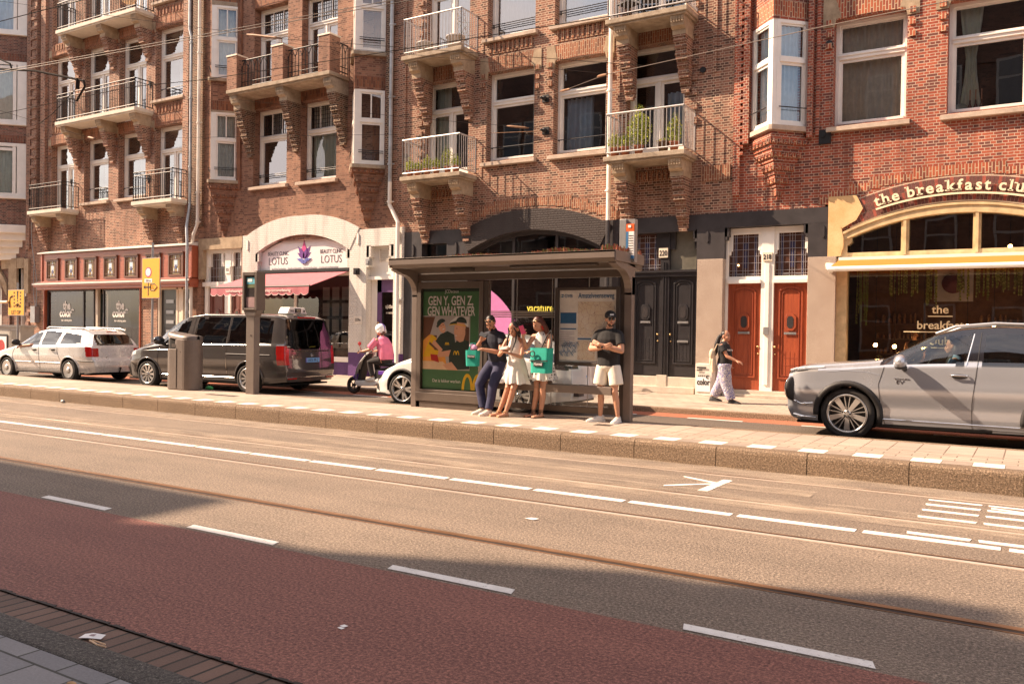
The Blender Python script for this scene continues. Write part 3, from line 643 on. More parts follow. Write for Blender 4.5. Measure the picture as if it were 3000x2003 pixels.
for z0,z1 in ((7.17,9.45),(10.32,12.95),(14.17,TOP)):
    f=MB()
    for a,c in ((.0,.28),(L_-.42,L_-.0)): f.box(a,c,-.01,.12,z0,z1,M)
    f.box(.28,L_-.42,-.01,.12,z1-.14,z1,M); f.box(.28,L_-.42,-.01,.12,z0,z0+.14,M); f.box(.33,.45,-.0,.10,z0+.14,z1-.14,M); f.box(L_-.60,L_-.47,0,.10,z0+.14,z1-.14,M); f.box(.42,L_-.57,.01,.10,z1-.32,z1-.2,M)
    f.box(-.05,L_+.06,-.10,.02,z0-.10,z0,M)
    f.box(cx-w-2.6,cx-w,FY-w,FY-w+.1,z0,z1)
    o=f.build('bay_window',MT['white_paint'],A)
    g=MB(); g.quad((.28,.07,z0+.1),(L_-.42,.07,z0+.1),(L_-.42,.07,z1-.1),(.28,.07,z1-.1),M); g.build('pane',MT['window_glass'],o)
    cb=MB(); cb.smooth=True; cb.grid([[M@Vector((.3+(L_-.75)*i/30,.25+.03*math.sin(i*1.3),z0+.1+(z1-z0-.2)*j/3)) for i in range(31)] for j in range(4)]); cb.build('curtain',MT['curtain_green' if z0<14 else 'curtain_blue'],o)
b=MB()
for k,(z,dx) in enumerate(((5.80,.12),(5.50,-.10),(5.22,-.35),(4.95,-.60),(4.70,-.82))):
    b.prism([(q[0]+dx if i in (0,1) else q[0]-dx,q[1]-(dx if i in (1,2) else 0)) for i,q in enumerate(P)],z-.2,z+.14,'z')
b.build('bay_cornice',MT['white_paint'],A,bevel=.02)
b=MB(); b.box(-39.2,-37.4,FY-.09,FY+.1,4.1,4.55)
b.box(-37.36,-37.02,FY-.10,FY+.1,3.0,4.5); b.box(-38.6,-37.95,FY-.10,FY+.1,2.6,4.5)
P2,_=arc(-47,-38.7,2.9,4.9,20)
for i in range(20): b.prism([P2[i],P2[i+1],(P2[i+1][0],P2[i+1][1]+.5),(P2[i][0],P2[i][1]+.5)],FY-.12,FY+.1)
b.build('stone_trim',MT['sandstone'],A)
b=MB()
for zz in (2.6,2.2,1.8,1.4): b.box(-37.34,-37.06,FY-.05,FY+.05,zz-.16,zz)
b.box(-38.62,-38.5,FY-.09,FY-.02,.2,4.3); b.build('brick_pier',MT['brick_a'],A)
o=door(A,-37.78,-37.42,.3,2.9,FY+.2,'brown_wood',(1.3,),arched=False,name='door')
b=MB(); b.box(-37.95,-37.86,FY+.1,FY+.24,.2,4.1); b.box(-37.86,-37.36,FY+.1,FY+.24,2.9,3.05); b.box(-47,-39.3,FY-.55,FY+.1,3.25,3.6); b.box(-39.38,-39.3,FY-.02,FY+.15,.2,3.3); b.box(-42,-41.9,FY-.02,FY+.15,.2,3.3); b.build('shopfront',MT['white_paint'],A)
b=MB(); b.quad((-47,FY+.08,.5),(-39.38,FY+.08,.5),(-39.38,FY+.08,3.3),(-47,FY+.08,3.3)); o=b.build('shop_window',MT['shop_glass'],A)
b=MB(); b.text('THAI',.42,TM(-40.1,FY+.06,2.05),align='CENTER',off=.012); b.build('lettering',MT['white_paint'],o)

# ---- building B: hair salon with wooden frieze, pale balconies
B=house('brick_house','red brown brick house with white concrete balconies above a reddish wooden hair salon front',-31.8)
wf1=[(-35.5,-33.85,6.15,9.2,1),(-33.15,-31.5,6.66,9.2,0),(-30.85,-29.15,6.66,9.2,0),(-28.6,-26.9,6.15,9.2,1)]
wf2=[(-35.5,-33.85,9.62,12.9,1),(-33.15,-31.5,9.62,12.9,1),(-30.85,-29.15,9.62,12.9,1),(-28.6,-26.9,10.22,12.9,0)]
wf3=[(-35.5,-33.85,13.35,16.3,1),(-33.15,-31.5,13.35,16.3,1),(-30.85,-29.15,13.35,16.3,1),(-28.6,-26.9,13.9,16.3,0)]
b=MB(); wall(b,-37.25,-26.45,4.6,TOP,FY,[w_[:4] for w_ in wf1+wf2+wf3]); wall(b,-37.25,-26.45,.2,4.6,FY,[(-35.9,-29.35,.2,3.3,.5),(-28.35,-26.5,.2,3.3,.4)])
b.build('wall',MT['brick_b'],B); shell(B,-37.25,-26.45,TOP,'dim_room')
for fl,(ws,tr) in enumerate(((wf1,8.30),(wf2,11.85),(wf3,15.2))):
    for i,(x0,x1,z0,z1,dr) in enumerate(ws):
        window(B,x0,x1,z0,z1,tr if z0<13 else 15.3,lower='doors' if dr else 'sash',sill=None if dr else 'sill_stone',pane='bright_glass',cur=[(.42+.03*((i*3+fl)%3),.99,.03,.97,'curtain_white')],bar=None if dr else ((z0+.42,) if i!=1 else (z0+.55,)),seed=i+fl*5)
b=MB(); d=MB(); q=MB()
for ws in (wf1,wf2,wf3):
    for (x0,x1,z0,z1,dr) in ws:
        lintel(b,x0,x1,z1-.02,.36); quoins(b,x0,x1,z1,3)
        for xx,sg in ((x0,-1),(x1,1)): q.box(xx-.22 if sg<0 else xx+.001,xx-.001 if sg<0 else xx+.18,FY-.02,FY+.04,z1-.12,z1+.26)
for x0 in (-28.6,): 
    for z in (9.70,13.35): dentils(b,x0+.05,-26.95,z,.24,8)
for z in (9.70,13.1): dentils(b,-35.4,-34.0,z,.24,7)
b.build('brick_relief',MT['soldier_b'],B); q.build('lintel_stones',MT['sandstone'],B)
# ribbed brick pilaster at the left corner
b=MB()
for x0,x1,p_ in ((-37.25,-36.95,.10),(-36.72,-36.36,.17),(-36.12,-35.78,.13)): b.box(x0,x1,FY-p_,FY+.02,4.9 if x0<-36.8 else 5.6,TOP)
for z in [6.2+.42*k for k in range(25)]: b.box(-36.74,-36.34,FY-.22,FY,z,z+.13)
b.box(-26.86,-26.55,FY-.10,FY+.02,5.0,TOP)
b.build('pilaster',MT['brick_b'],B)
balcony(B,-33.90,-28.70,9.83,.80,'concrete','iron_black','dark',(-33.5,-31.15,-28.98),'brick_b',th=.14)
balcony(B,-33.90,-28.70,13.50,.80,'concrete','iron_black','dark',(-33.5,-31.15,-28.98),'brick_b',th=.14)
balcony(B,-35.95,-33.48,6.37,.76,'concrete','iron_black','dark',(-35.65,-33.85),'brick_b',th=.14,csteps=8)
balcony(B,-28.92,-26.56,6.30,.76,'concrete','iron_black','dark',(-28.55,-26.85),'brick_b',th=.14,csteps=8)
# frieze with stained glass
b=MB(); b.box(-35.62,-26.05,FY-.26,FY+.02,3.42,4.60); b.box(-35.72,-35.60,FY-.30,FY+.02,3.42,4.62); b.box(-26.12,-26.0,FY-.30,FY+.02,3.42,4.62)
b.box(-36.05,-26.0,FY-.42,FY+.02,3.24,3.40); b.box(-35.9,-26.02,FY-.36,FY+.02,3.12,3.24); b.box(-36.0,-26.0,FY-.34,FY+.02,3.40,3.47)
for x in (-35.9,-29.36): b.box(x-.035,x+.035,FY-.05,FY+.25,.2,3.14)
fz=b.build('frieze',MT['frieze_wood'],B,bevel=.01)
b=MB(); b.add([(-35.8,FY-.40,4.62),(-26.0,FY-.40,4.62),(-26.0,FY-.40,4.66),(-35.8,FY-.40,4.66),(-35.8,FY,4.76),(-26.0,FY,4.76),(-35.8,FY,4.62),(-26.0,FY,4.62)],[(0,1,2,3),(3,2,5,4),(0,6,7,1),(0,3,4,6),(1,7,5,2)]); b.build('zinc_ledge',MT['zinc_white'],fz)
b=MB(); b.box(-36.1,-25.98,FY-.45,FY-.42,3.33,3.40); b.build('gutter_strip',MT['zinc_white'],fz)
mat('stained_gold',(.30,.21,.08),.3,var=.35,scale=14); mat('stained_blue',(.10,.11,.22),.25,var=.2); mat('stained_pale',(.55,.60,.66),.25,var=.2); mat('stained_dark',(.075,.035,.025),.18,var=.35,scale=5,spec=.7); mat('stained_navy',(.035,.035,.08),.15,var=.2,spec=.7); mat('lead',(.42,.40,.42),.4,.4)
for k in range(7):
    x0=-35.28+1.325*k; x1=x0+.80; z0,z1=3.52,4.36; y=FY-.26
    f=MB()
    for a,c,e,g_ in ((x0,x0+.07,z0,z1),(x1-.07,x1,z0,z1),(x0+.07,x1-.07,z0,z0+.07),(x0+.07,x1-.07,z1-.07,z1)): f.box(a,c,y-.05,y+.001,e,g_)
    f.box(x0-.05,x1+.07,y-.09,y,z1,z1+.05); f.box(x1+.02,x1+.07,y-.06,y,z0-.02,z1)
    for xx in (x0+.16,x1-.16): f.box(xx-.014,xx+.014,y-.03,y,z0+.07,z1-.07)
    for zz in (z0+.17,z1-.20): f.box(x0+.07,x1-.07,y-.032,y,zz-.012,zz+.012)
    o=f.build('stained_window',MT['brown_wood'],fz)
    g=MB(); g.mat(0).quad((x0+.06,y-.006,z0+.06),(x1-.06,y-.006,z0+.06),(x1-.06,y-.006,z1-.06),(x0+.06,y-.006,z1-.06)); m_=(x0+x1)/2
    g.mat(2).box(m_-.10,m_+.10,y-.014,y-.007,z0+.36,z0+.60); g.mat(1).box(m_-.05,m_+.05,y-.018,y-.012,z0+.28,z0+.42); g.mat(2).box(m_-.02,m_+.02,y-.02,y-.01,z0+.60,z0+.78); g.mat(2).box(m_-.13,m_-.08,y-.014,y-.007,z0+.12,z0+.30); g.mat(2).box(m_+.08,m_+.13,y-.014,y-.007,z0+.12,z0+.30)
    g.build('glass_panels',[MT['stained_gold'],MT['stained_blue'],MT['stained_pale']],o)
# salon windows and doors
b=MB()
for x0,x1 in ((-35.82,-32.48),(-31.88,-29.42)):
    for a,c,e,g_ in ((x0,x0+.05,.7,3.12),(x1-.05,x1,.7,3.12),(x0,x1,3.06,3.12),(x0,x1,.64,.72)): b.box(a,c,FY+.06,FY+.14,e,g_)
b.box(-33.25,-33.18,FY+.06,FY+.14,.7,3.1); b.box(-35.82,-29.42,FY+.05,FY+.3,.2,.64)
o=b.build('shop_window',MT['black_paint'],B)
b=MB(); b.quad((-35.8,FY+.1,.7),(-32.5,FY+.1,.7),(-32.5,FY+.1,3.08),(-35.8,FY+.1,3.08)); b.quad((-31.86,FY+.1,.7),(-29.44,FY+.1,.7),(-29.44,FY+.1,3.08),(-31.86,FY+.1,3.08)); b.build('pane',MT['shop_glass'],o)
b=MB(); b.box(-35.7,-32.6,FY+.5,FY+.52,.7,3.0); b.box(-31.8,-31.0,FY+.7,FY+.72,.7,3.0); b.build('window_screen',MT['curtain_green_dark'] if 'curtain_green_dark' in MT else mat('curtain_green_dark',(.10,.12,.11),.8,var=.2),o)
b=MB()
for cx_,k in ((-34.43,1.0),(-30.78,.98)):
    T=lambda t,s,z,of=.05: b.text(t,s*k,TM(cx_,FY+.085,z),off=of,sx=.86)
    T('the',.46,2.33,.035); T('color*',.46,2.02,.035); T('hair coloring salon',.12,1.83,.006); T('@wearethecolor.nl',.11,1.50,.01); T('020 218 0220',.09,1.34,.006)
b.build('lettering',MT['white_paint'],o)
b=MB(); b.box(-32.46,-32.30,FY+.10,FY+.22,.2,3.15); b.box(-32.0,-31.9,FY+.30,FY+.42,.2,3.15); b.box(-32.30,-31.9,FY+.30,FY+.42,2.95,3.15); b.build('door_frame',MT['cream_paint'],B)
o=door(B,-32.30,-32.02,.25,2.95,FY+.45,'black_door',(1.2,),arched=False)
b=MB()
for x in (-28.35,-27.28,-26.98,-26.52): b.box(x,x+.09,FY+.02,FY+.2,.2,3.2)
b.box(-28.35,-26.43,FY+.02,FY+.2,3.06,3.2); b.box(-27.19,-26.98,FY+.04,FY+.2,.2,3.06); b.build('door_frame',MT['cream_paint'],B)
for x0,x1 in ((-28.26,-27.28),(-26.89,-26.52)):
    d=MB(); d.box(x0,x1,FY+.12,FY+.18,.3,3.06); o=d.build('door',MT['black_door'],B)
    g=MB(); 
    for zz in (2.55,2.15,1.78,1.42): g.box(x0+(x1-x0)*.3,x1-(x1-x0)*.25,FY+.10,FY+.118,zz,zz+.13)
    g.build('slot_windows',MT['grey_metal'],o)
pipe(B,[(-26.52,FY-.08,TOP),(-26.52,FY-.08,12.5),(-26.42,FY-.08,12.2),(-26.42,FY-.08,6.2),(-26.3,FY-.3,5.3),(-26.1,FY-.42,4.6),(-26.1,FY-.42,.2)],.055,'zinc',[(-26.42,FY-.08,z) for z in (7.5,10,12)])
b=MB(); b.box(-36.62,-36.28,FY-.22,FY,1.75,2.45); b.tube([(-36.45,FY-.06,2.4),(-36.43,FY-.05,3.5),(-36.6,FY-.2,5.2),(-36.6,FY-.2,6.0)],.02); b.tube([(-36.5,FY-.06,2.4),(-36.7,FY-.04,3.0),(-36.7,FY-.05,4.2)],.015); b.build('meter_box',MT['grey_metal'],B)
# wall ornaments: round anchor plates
b=MB()
for x,z in ((-34.02,11.15),(-28.9,10.9),(-34.0,7.6),(-28.95,7.3)):
    b.prism([(x+.085*math.sin(a*PI/8),z+.085*math.cos(a*PI/8)-(.10 if a==8 else 0)) for a in range(16)],FY-.03,FY); b.tube([(x,FY-.02,z),(x,FY-.06,z)],.035,10)
b.build('wall_anchor',MT['iron_black'],B)

# ---- building C: beauty salon, white arch, two oriels
C_=house('brick_house','orange brown brick house with two pointed bays and a white arched beauty salon below',-21.7)
cf1=[(-23.19,-21.57,6.55,9.17),(-20.92,-19.33,6.55,9.17)]; cf2=[(-23.19,-21.57,9.65,12.65),(-20.92,-19.33,9.65,12.65)]; cf3=[(-23.19,-21.57,14.1,16.4),(-20.92,-19.33,14.1,16.4)]
b=MB(); wall(b,-26.45,-16.95,5.45,TOP,FY,cf1+cf2+cf3); wall(b,-26.45,-23.62,.2,5.45,FY,[(-25.86,-23.74,.2,4.5,.4)]); wall(b,-23.62,-16.95,4.6,5.45,FY)
b.build('wall',MT['brick_c'],C_); shell(C_,-26.45,-16.95,TOP)
for i,(x0,x1,z0,z1) in enumerate(cf1): window(C_,x0,x1,z0,z1,8.22,rc=.32,upper=3,leaded=True,pane='bright_glass' if i==0 else 'window_glass',cur=[(.25,.98,.65,.97,'curtain_grey')] if i==0 else [(.06,.98,.04,.66,'curtain_sage'),(.05,.97,.66,.97,'curtain_beige')],bar=(z0+.40,z0+.34),seed=i)
for i,(x0,x1,z0,z1) in enumerate(cf2): window(C_,x0,x1,z0,z1,11.75,rc=.32,lower='doors',upper=3,leaded=True,sill=None,pane='bright_glass',cur=[(.2,.98,.04,.6,'curtain_white' if i==0 else 'curtain_beige')],seed=i+4)
for i,(x0,x1,z0,z1) in enumerate(cf3): window(C_,x0,x1,z0,z1,15.5,rc=.32,cur=[(.2,.98,.04,.6,'curtain_white')],seed=i+4)
b=MB()
for (x0,x1,z0,z1) in cf1+cf2: lintel(b,x0-.05,x1+.05,z1,.34)
for x in (-24.05,-17.75): b.box(x,x+.26,FY-.06,FY+.02,6.5,TOP)
for z in (5.9,9.4): dentils(b,-26.3,-25.9,z,.3,2)
b.build('brick_relief',MT['soldier_c'],C_)
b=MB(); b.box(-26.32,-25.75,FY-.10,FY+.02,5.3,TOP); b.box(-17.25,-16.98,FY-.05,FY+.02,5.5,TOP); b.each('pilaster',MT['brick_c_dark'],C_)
for nm,xl,xa,xr,gm,cu in (('l',-25.27,-24.60,-23.93,'window_glass','curtain_grey'),('r',-18.66,-17.98,-17.30,'window_glass',None)):
    bay(C_,xl,xa,xr,.67,[(9.15,9.22,2),(9.22,9.55,1),(9.55,10.33,0),(12.85,13.0,2),(13.0,13.35,1),(13.35,14.1,0),(6.63,6.80,0)] if nm=='l' else [(9.05,9.12,0),(9.12,9.45,1),(9.45,10.15,0),(12.85,13.3,1),(6.58,6.75,0)],
        [(6.80,9.15,8.20),(10.33,12.85,11.7)] if nm=='l' else [(6.75,9.05,8.1),(10.20,12.85,11.6)],'brick_c','soldier_c',(6.68,4.85),cur=cu,leaded=True,bars=2,sillm='old_concrete',glassm=gm)
# big balcony on brick posts
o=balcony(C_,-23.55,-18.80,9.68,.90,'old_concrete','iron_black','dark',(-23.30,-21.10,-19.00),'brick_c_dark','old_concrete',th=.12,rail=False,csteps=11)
b=MB()
for x0,x1 in ((-23.53,-23.05),(-21.38,-20.86),(-19.30,-18.82)): b.box(x0,x1,FY-.88,FY-.42,9.68,10.80)
b.each('brick_post',MT['brick_c'],o)
b=MB()
for x0,x1 in ((-23.53,-23.05),(-21.38,-20.86),(-19.30,-18.82)): b.box(x0-.02,x1+.02,FY-.90,FY-.40,10.80,10.85)
b.each('post_cap',MT['cream_paint'],o)
b=MB()
def rail_c(a,c):
    a=Vector(a);c=Vector(c); b.tube([a+Vector((0,0,.98)),c+Vector((0,0,.98))],.024,6); b.tube([a+Vector((0,0,.10)),c+Vector((0,0,.10))],.018,6); b.tube([a+Vector((0,0,.26)),c+Vector((0,0,.26))],.014,6)
    L_=(c-a).length;n=max(3,round(L_/.15))
    for i in range(n+1):
        q=a+(c-a)*i/n; b.tube([q+Vector((0,0,.02)),q+Vector((0,0,.98 if i%2 else .80))],.014,5)
        if i%2==0 and i<n-0: 
            for s in (-1,1):
                e=q+(c-a).normalized()*s*L_/n; b.tube([q+Vector((0,0,.72)),q*.5+e*.5+Vector((0,0,.88)),e+Vector((0,0,.98))],.012,5)
rail_c((-23.03,FY-.66,9.68),(-21.40,FY-.66,9.68)); rail_c((-20.84,FY-.66,9.68),(-19.32,FY-.66,9.68)); rail_c((-18.86,FY-.40,9.68),(-18.86,FY-.02,9.68)); rail_c((-23.49,FY-.40,9.68),(-23.49,FY-.02,9.68)); b.build('railing',MT['iron_black'],o)
# doors 222 in a stone surround
b=MB(); b.box(-25.95,-23.63,FY-.06,FY+.1,4.45,4.85); b.box(-25.95,-25.72,FY-.05,FY+.3,3.4,4.45); b.box(-26.42,-25.9,FY-.03,FY+.02,.2,.9); b.build('stone_lintel',MT['sandstone'],C_)
b=MB()
for x0,x1 in ((-25.80,-25.62),(-24.72,-24.42),(-23.86,-23.74)): b.box(x0,x1,FY+.12,FY+.3,.2,4.48)
b.box(-25.8,-23.74,FY+.13,FY+.3,4.33,4.48); b.box(-25.86,-23.72,FY+.06,FY+.3,3.14,3.30)
for x in (-25.62,-24.95,-24.42,-23.95): b.box(x,x+.11,FY+.14,FY+.28,3.85,4.34)
o=b.build('door_frame',MT['white_paint'],C_)
b=MB(); b.quad((-25.62,FY+.24,3.3),(-23.8,FY+.24,3.3),(-23.8,FY+.24,4.34),(-25.62,FY+.24,4.34)); b.build('fanlight',MT['stained_dark'],o)
b=MB()
for x in (-25.45,-25.3,-25.15,-25.0,-24.85,-24.3,-24.15,-24.0): b.box(x-.005,x+.005,FY+.225,FY+.235,3.3,4.3)
for z in (3.5,3.8,4.1): b.box(-25.6,-24.73,FY+.226,FY+.236,z-.005,z+.005); b.box(-24.4,-23.86,FY+.226,FY+.236,z-.005,z+.005)
b.build('leading',MT['lead'],o)
for x0,x1 in ((-25.62,-24.72),(-24.42,-23.86)): door(C_,x0,x1,.3,3.14,FY+.2,'brown_wood_red' if 'brown_wood_red' in MT else wood('brown_wood_red',(.11,.028,.018),(.20,.05,.03)) and 'brown_wood_red',(1.4,))
b=MB(); b.box(-24.68,-24.45,FY+.09,FY+.12,3.60,3.84); o=b.build('number_plate',MT['white_paint'],C_)
b=MB(); b.text('222',.13,TM(-24.565,FY+.088,3.68),off=.01,sx=.8); b.build('number',MT['iron_black'],o)
# white shop arch
wa0,wa1=-23.63,-16.45
b=MB(); 
for x0,x1 in ((wa0,-22.97),(-18.65,-17.95),(-16.86,wa1)): b.box(x0,x1,FY-.05,FY+.30,.95,4.2 if x0!=-16.86 else 4.82)
b.box(-17.95,-16.86,FY-.05,FY+.30,4.28,4.82)
b.box(wa0,-22.97,FY-.05,FY+.3,4.2,4.86); b.box(-18.65,-17.95,FY-.05,FY+.3,4.2,4.82)
arch_fill(b,-22.97,-18.65,4.20,4.78,4.84,FY-.048,FY+.3)
arch_ring(b,-22.97,-18.65,4.20,4.78,.62,FY-.07,FY+.28,t2=.78)
for (x,sg) in ((-22.97,1),(-18.65,-1),(-17.95,1),(-16.86,-1)):
    for k,(w_,z) in enumerate(((.10,3.95),(.17,4.1))): b.box(x,x+sg*w_,FY-.05,FY+.25,z-.16*(2-k),4.3)
b.build('white_arch',MT['white_brick'],C_)
b=MB(); b.box(-18.66,-17.94,FY-.052,FY+.28,.2,.95); b.box(-16.87,wa1+.01,FY-.052,FY+.28,.2,.95); b.box(-23.64,-22.96,FY-.052,FY+.28,.2,.95); b.box(-22.96,-18.66,FY+.12,FY+.3,.2,.62); b.build('purple_base',MT['purple_brick'],C_)
# sign panel with flower emblem
b=MB(); P2,_=arc(-22.92,-18.70,4.18,4.72,20); b.prism([(-22.92,3.60)]+P2+[(-18.70,3.60)],FY+.10,FY+.16); sg_=b.build('shop_sign',mat('sign_white',(.78,.74,.72),.35,var=.02),C_)
mat('emblem_pink',(.55,.06,.22),.4); mat('emblem_purple',(.14,.04,.22),.4); mat('emblem_blue',(.13,.15,.42),.4); mat('text_dark',(.06,.045,.06),.5); mat('text_pale',(.50,.44,.46),.5)
b=MB()
for x in (-22.02,-19.58): b.text('BEAUTY CLINIC',.19,TM(x,FY+.095,4.14),sx=.74,off=-.002); b.text('LOTUS',.36,TM(x,FY+.095,3.83),sx=.84,off=-.008)
b.build('sign_lettering',MT['text_dark'],sg_)
b=MB(); b.text('huidverbetering - huidverjonging - laserontharing - contourverbetering',.115,TM(-20.8,FY+.096,3.655),sx=.93,off=-.004); b.build('sign_small_lettering',MT['text_pale'],sg_)
b=MB(); cx_,cz_=-20.80,4.05
def petal(ang,ln,w_,y,zz=0,xo=0):
    pts=[]
    for i in range(9):
        t=i/8; pts.append((w_*math.sin(PI*min(t*.8+.1,1))*(1-t**2.2),ln*t))
    pts=pts+[(-x,y_) for x,y_ in pts[::-1][1:]]
    return [(cx_+xo+x*math.cos(ang)+y_*math.sin(ang),cz_+zz-x*math.sin(ang)+y_*math.cos(ang)) for x,y_ in pts]
for a,l,w_,m_,k,zz in ((R(-62),.36,.09,0,1,-.02),(R(62),.36,.09,0,1,-.02),(R(-38),.46,.10,0,2,0),(R(38),.46,.10,0,2,0),(0,.56,.12,1,3,0),(R(-22),.36,.09,0,4,-.03),(R(22),.36,.09,0,4,-.03),(R(-75),.34,.07,2,5,-.14),(R(75),.34,.07,2,5,-.14),(R(-55),.22,.07,2,6,-.2),(R(55),.22,.07,2,6,-.2)):
    b.mat(m_).prism(petal(a,l,w_,0,zz),FY+.10-.006*k,FY+.10)
b.build('flower_emblem',[MT['emblem_purple'],MT['emblem_pink'],MT['emblem_blue']],sg_)
# shop window under the awning
b=MB()
for a,c,e,g_ in ((-22.96,-22.84,.62,3.58),(-18.80,-18.66,.62,3.58),(-22.84,-18.80,.62,.78),(-22.84,-18.8,3.40,3.58),(-21.25,-21.15,.78,3.4)): b.box(a,c,FY+.10,FY+.2,e,g_)
o=b.build('shop_window',MT['white_paint'],C_)
b=MB(); b.quad((-22.9,FY+.15,.7),(-18.7,FY+.15,.7),(-18.7,FY+.15,3.5),(-22.9,FY+.15,3.5)); b.build('pane',MT['shop_glass'],o)
b=MB()
for r_ in range(4):
    for cc in range(3):
        x=-20.05+.42*cc; z=2.62-.52*r_; b.mat(0).box(x,x+.30,FY+.22,FY+.23,z,z+.42); b.mat(1).box(x+.05,x+.25,FY+.215,FY+.219,z+.12,z+.14); b.box(x+.05,x+.22,FY+.215,FY+.219,z+.20,z+.21); b.box(x+.05,x+.25,FY+.215,FY+.219,z+.27,z+.28)
b.mat(0).box(-22.8,-21.9,FY+.22,FY+.23,1.7,2.75); b.mat(2).box(-22.8,-21.9,FY+.21,FY+.225,2.75,3.05)
b.build('window_posters',[MT['curtain_white'],MT['text_pale'],MT['emblem_purple']],o)
b=MB(); b.mat(2).text('SOLDEN',.14,TM(-22.35,FY+.2,2.85)); 
b=MB(); random.seed(5)
for k in range(900):
    a=random.uniform(0,6.28); rr=random.uniform(0,.55)*random.uniform(.5,1); x=-21.0+rr*math.cos(a)*1.1; z=2.05+rr*math.sin(a)*1.0; y=FY+.5+random.uniform(-.2,.25); s=random.uniform(.012,.03)
    b.mat(0 if k%3 else 1).add([(x-s,y,z),(x,y-s*.5,z-s),(x+s,y,z+s*.3),(x,y+s*.5,z+s)],[(0,1,2,3)])
for k in range(14): a=random.uniform(-1,1); b.mat(1).tube([(-21,FY+.5,1.1),(-21+a*.3,FY+.5,1.7),(-21+a*.6,FY+.45,2.3)],.008,4)
mat('blossom',(.60,.52,.38),.8,var=.2); mat('leaf_dull',(.10,.12,.05),.8,var=.3); b.build('display_plant',[MT['blossom'],MT['leaf_dull']],o)
# pink awning
b=MB(); mat('awning_pink',(.40,.125,.145),.8,var=.1,bmp=.2,bs=90); mat('awning_text',(.80,.70,.64),.8)
x0,x1=-24.05,-19.45; yf=FY-1.0; zf=3.02
b.add([(-22.9,FY+.08,3.56),(-18.72,FY+.08,3.56),(x1,yf,zf),(x0-.0,yf,zf),(-22.9,FY+.08,3.54),(-18.72,FY+.08,3.54),(x1,yf,zf-.02),(x0,yf,zf-.02)],[(3,2,1,0),(4,5,6,7),(3,0,4,7),(1,2,6,5)])
n=14; top=[];bot=[]
for i in range(n*6+1):
    s=i/(n*6); x=x0+(x1-x0)*s; top.append((x,yf-.02,zf-.03)); bot.append((x,yf-.03-.01*math.sin(s*40),zf-.22-.07*abs(math.sin(PI*n*s))**.7))
b.grid([top,bot]); b.grid([[(p[0],p[1]+.006,p[2]) for p in top],[(p[0],p[1]+.006,p[2]) for p in bot]],flip=True)
aw=b.build('awning',MT['awning_pink'],C_)
b=MB(); b.tube([(x0-.02,yf,zf-.0),(x1+.02,yf,zf-.0)],.032,8); b.box(-23.0,-18.66,FY-.03,FY+.14,3.54,3.64); b.build('awning_bar',MT['iron_black'],aw)
b=MB(); b.text('huidverbetering-huidverjonging-laserontharing-contourverbetering',.135,TM((x0+x1)/2,yf-.045,zf-.17),sx=.84,off=.006); b.tube([(x,y-.006,z) for x,y,z in bot],.007,4)
b.build('awning_lettering',MT['awning_text'],aw)
# purple door
b=MB()
b.box(-17.94,-16.87,FY+.16,FY+.25,3.33,4.30); b.box(-17.96,-16.85,FY+.05,FY+.26,3.24,3.34); b.box(-17.94,-17.70,FY+.2,FY+.28,.25,3.24); o=b.build('door_surround',MT['white_paint'],C_)
b=MB()
for k in range(7): b.box(-17.55,-17.22,FY+.13,FY+.15,3.82+.05*k,3.84+.05*k)
b.box(-17.58,-17.55,FY+.12,FY+.16,3.78,4.18); b.box(-17.22,-17.19,FY+.12,FY+.16,3.78,4.18); b.build('vent',MT['frame_grey'],o)
mat('purple_paint',(.12,.055,.155),.45,var=.1)
b=MB(); x0,x1=-17.70,-16.88
for a,c,e,g_ in ((x0,x0+.17,.25,3.24),(x1-.10,x1,.25,3.24),(x0,x1,2.85,3.24),(x0,x1,.25,1.05)): b.box(a,c,FY+.2,FY+.27,e,g_)
o=b.build('door',MT['purple_paint'],C_)
b=MB(); b.quad((x0+.1,FY+.23,1.0),(x1-.05,FY+.23,1.0),(x1-.05,FY+.23,2.9),(x0+.1,FY+.23,2.9)); b.build('pane',MT['shop_glass'],o)
b=MB(); b.text('sjidar',.17,TM(-17.22,FY+.225,2.35),sx=.9); b.text('ECNESSE',.07,TM(-17.22,FY+.225,2.18)); b.build('lettering',MT['frame_grey'],o)
b=MB(); b.smooth=True; b.ball((x0+.08,FY+.16,1.9),.03); b.build('knob',MT['brass'],o)
b=MB(); b.box(-18.42,-18.10,FY-.062,FY-.05,1.85,2.10); o=b.build('number_plate',MT['frame_grey'],C_)
b=MB(); b.text('222hs',.12,TM(-18.26,FY-.066,1.94),sx=.8); b.build('number',MT['iron_black'],o)
for nm,x,zt in (('wall_lamp',-17.80,3.78),('alarm_box',-18.30,3.50)):
    b=MB(); b.box(x-.08,x+.08,FY-.17,FY-.05,zt-.1,zt+.1); b.box(x-.05,x+.05,FY-.20,FY-.17,zt-.06,zt+.04); b.build(nm,MT['grey_metal' if nm=='wall_lamp' else 'iron_black'],C_)
b=MB()
for x in (-23.36,-18.30,-16.66):
    b.prism([(x-.035,4.40),(x,4.34),(x+.035,4.40),(x+.035,4.66),(x,4.72),(x-.035,4.66)],FY-.085,FY-.05)
b.build('wall_anchor',MT['white_paint'],C_)
pipe(C_,[(-25.80,FY-.22,TOP),(-25.80,FY-.22,5.9),(-25.80,FY-.22,5.4),(-26.0,FY-.24,5.0),(-26.25,FY-.12,4.5),(-26.25,FY-.12,.2)],.06,'zinc_white',[(-25.8,FY-.22,z) for z in (6.5,9,11.5,5.45)])
pipe(C_,[(-16.98,FY-.12,TOP),(-16.98,FY-.12,6.2)],.06,'zinc',[(-16.98,FY-.12,z) for z in (6.75,8.8,11,13)])
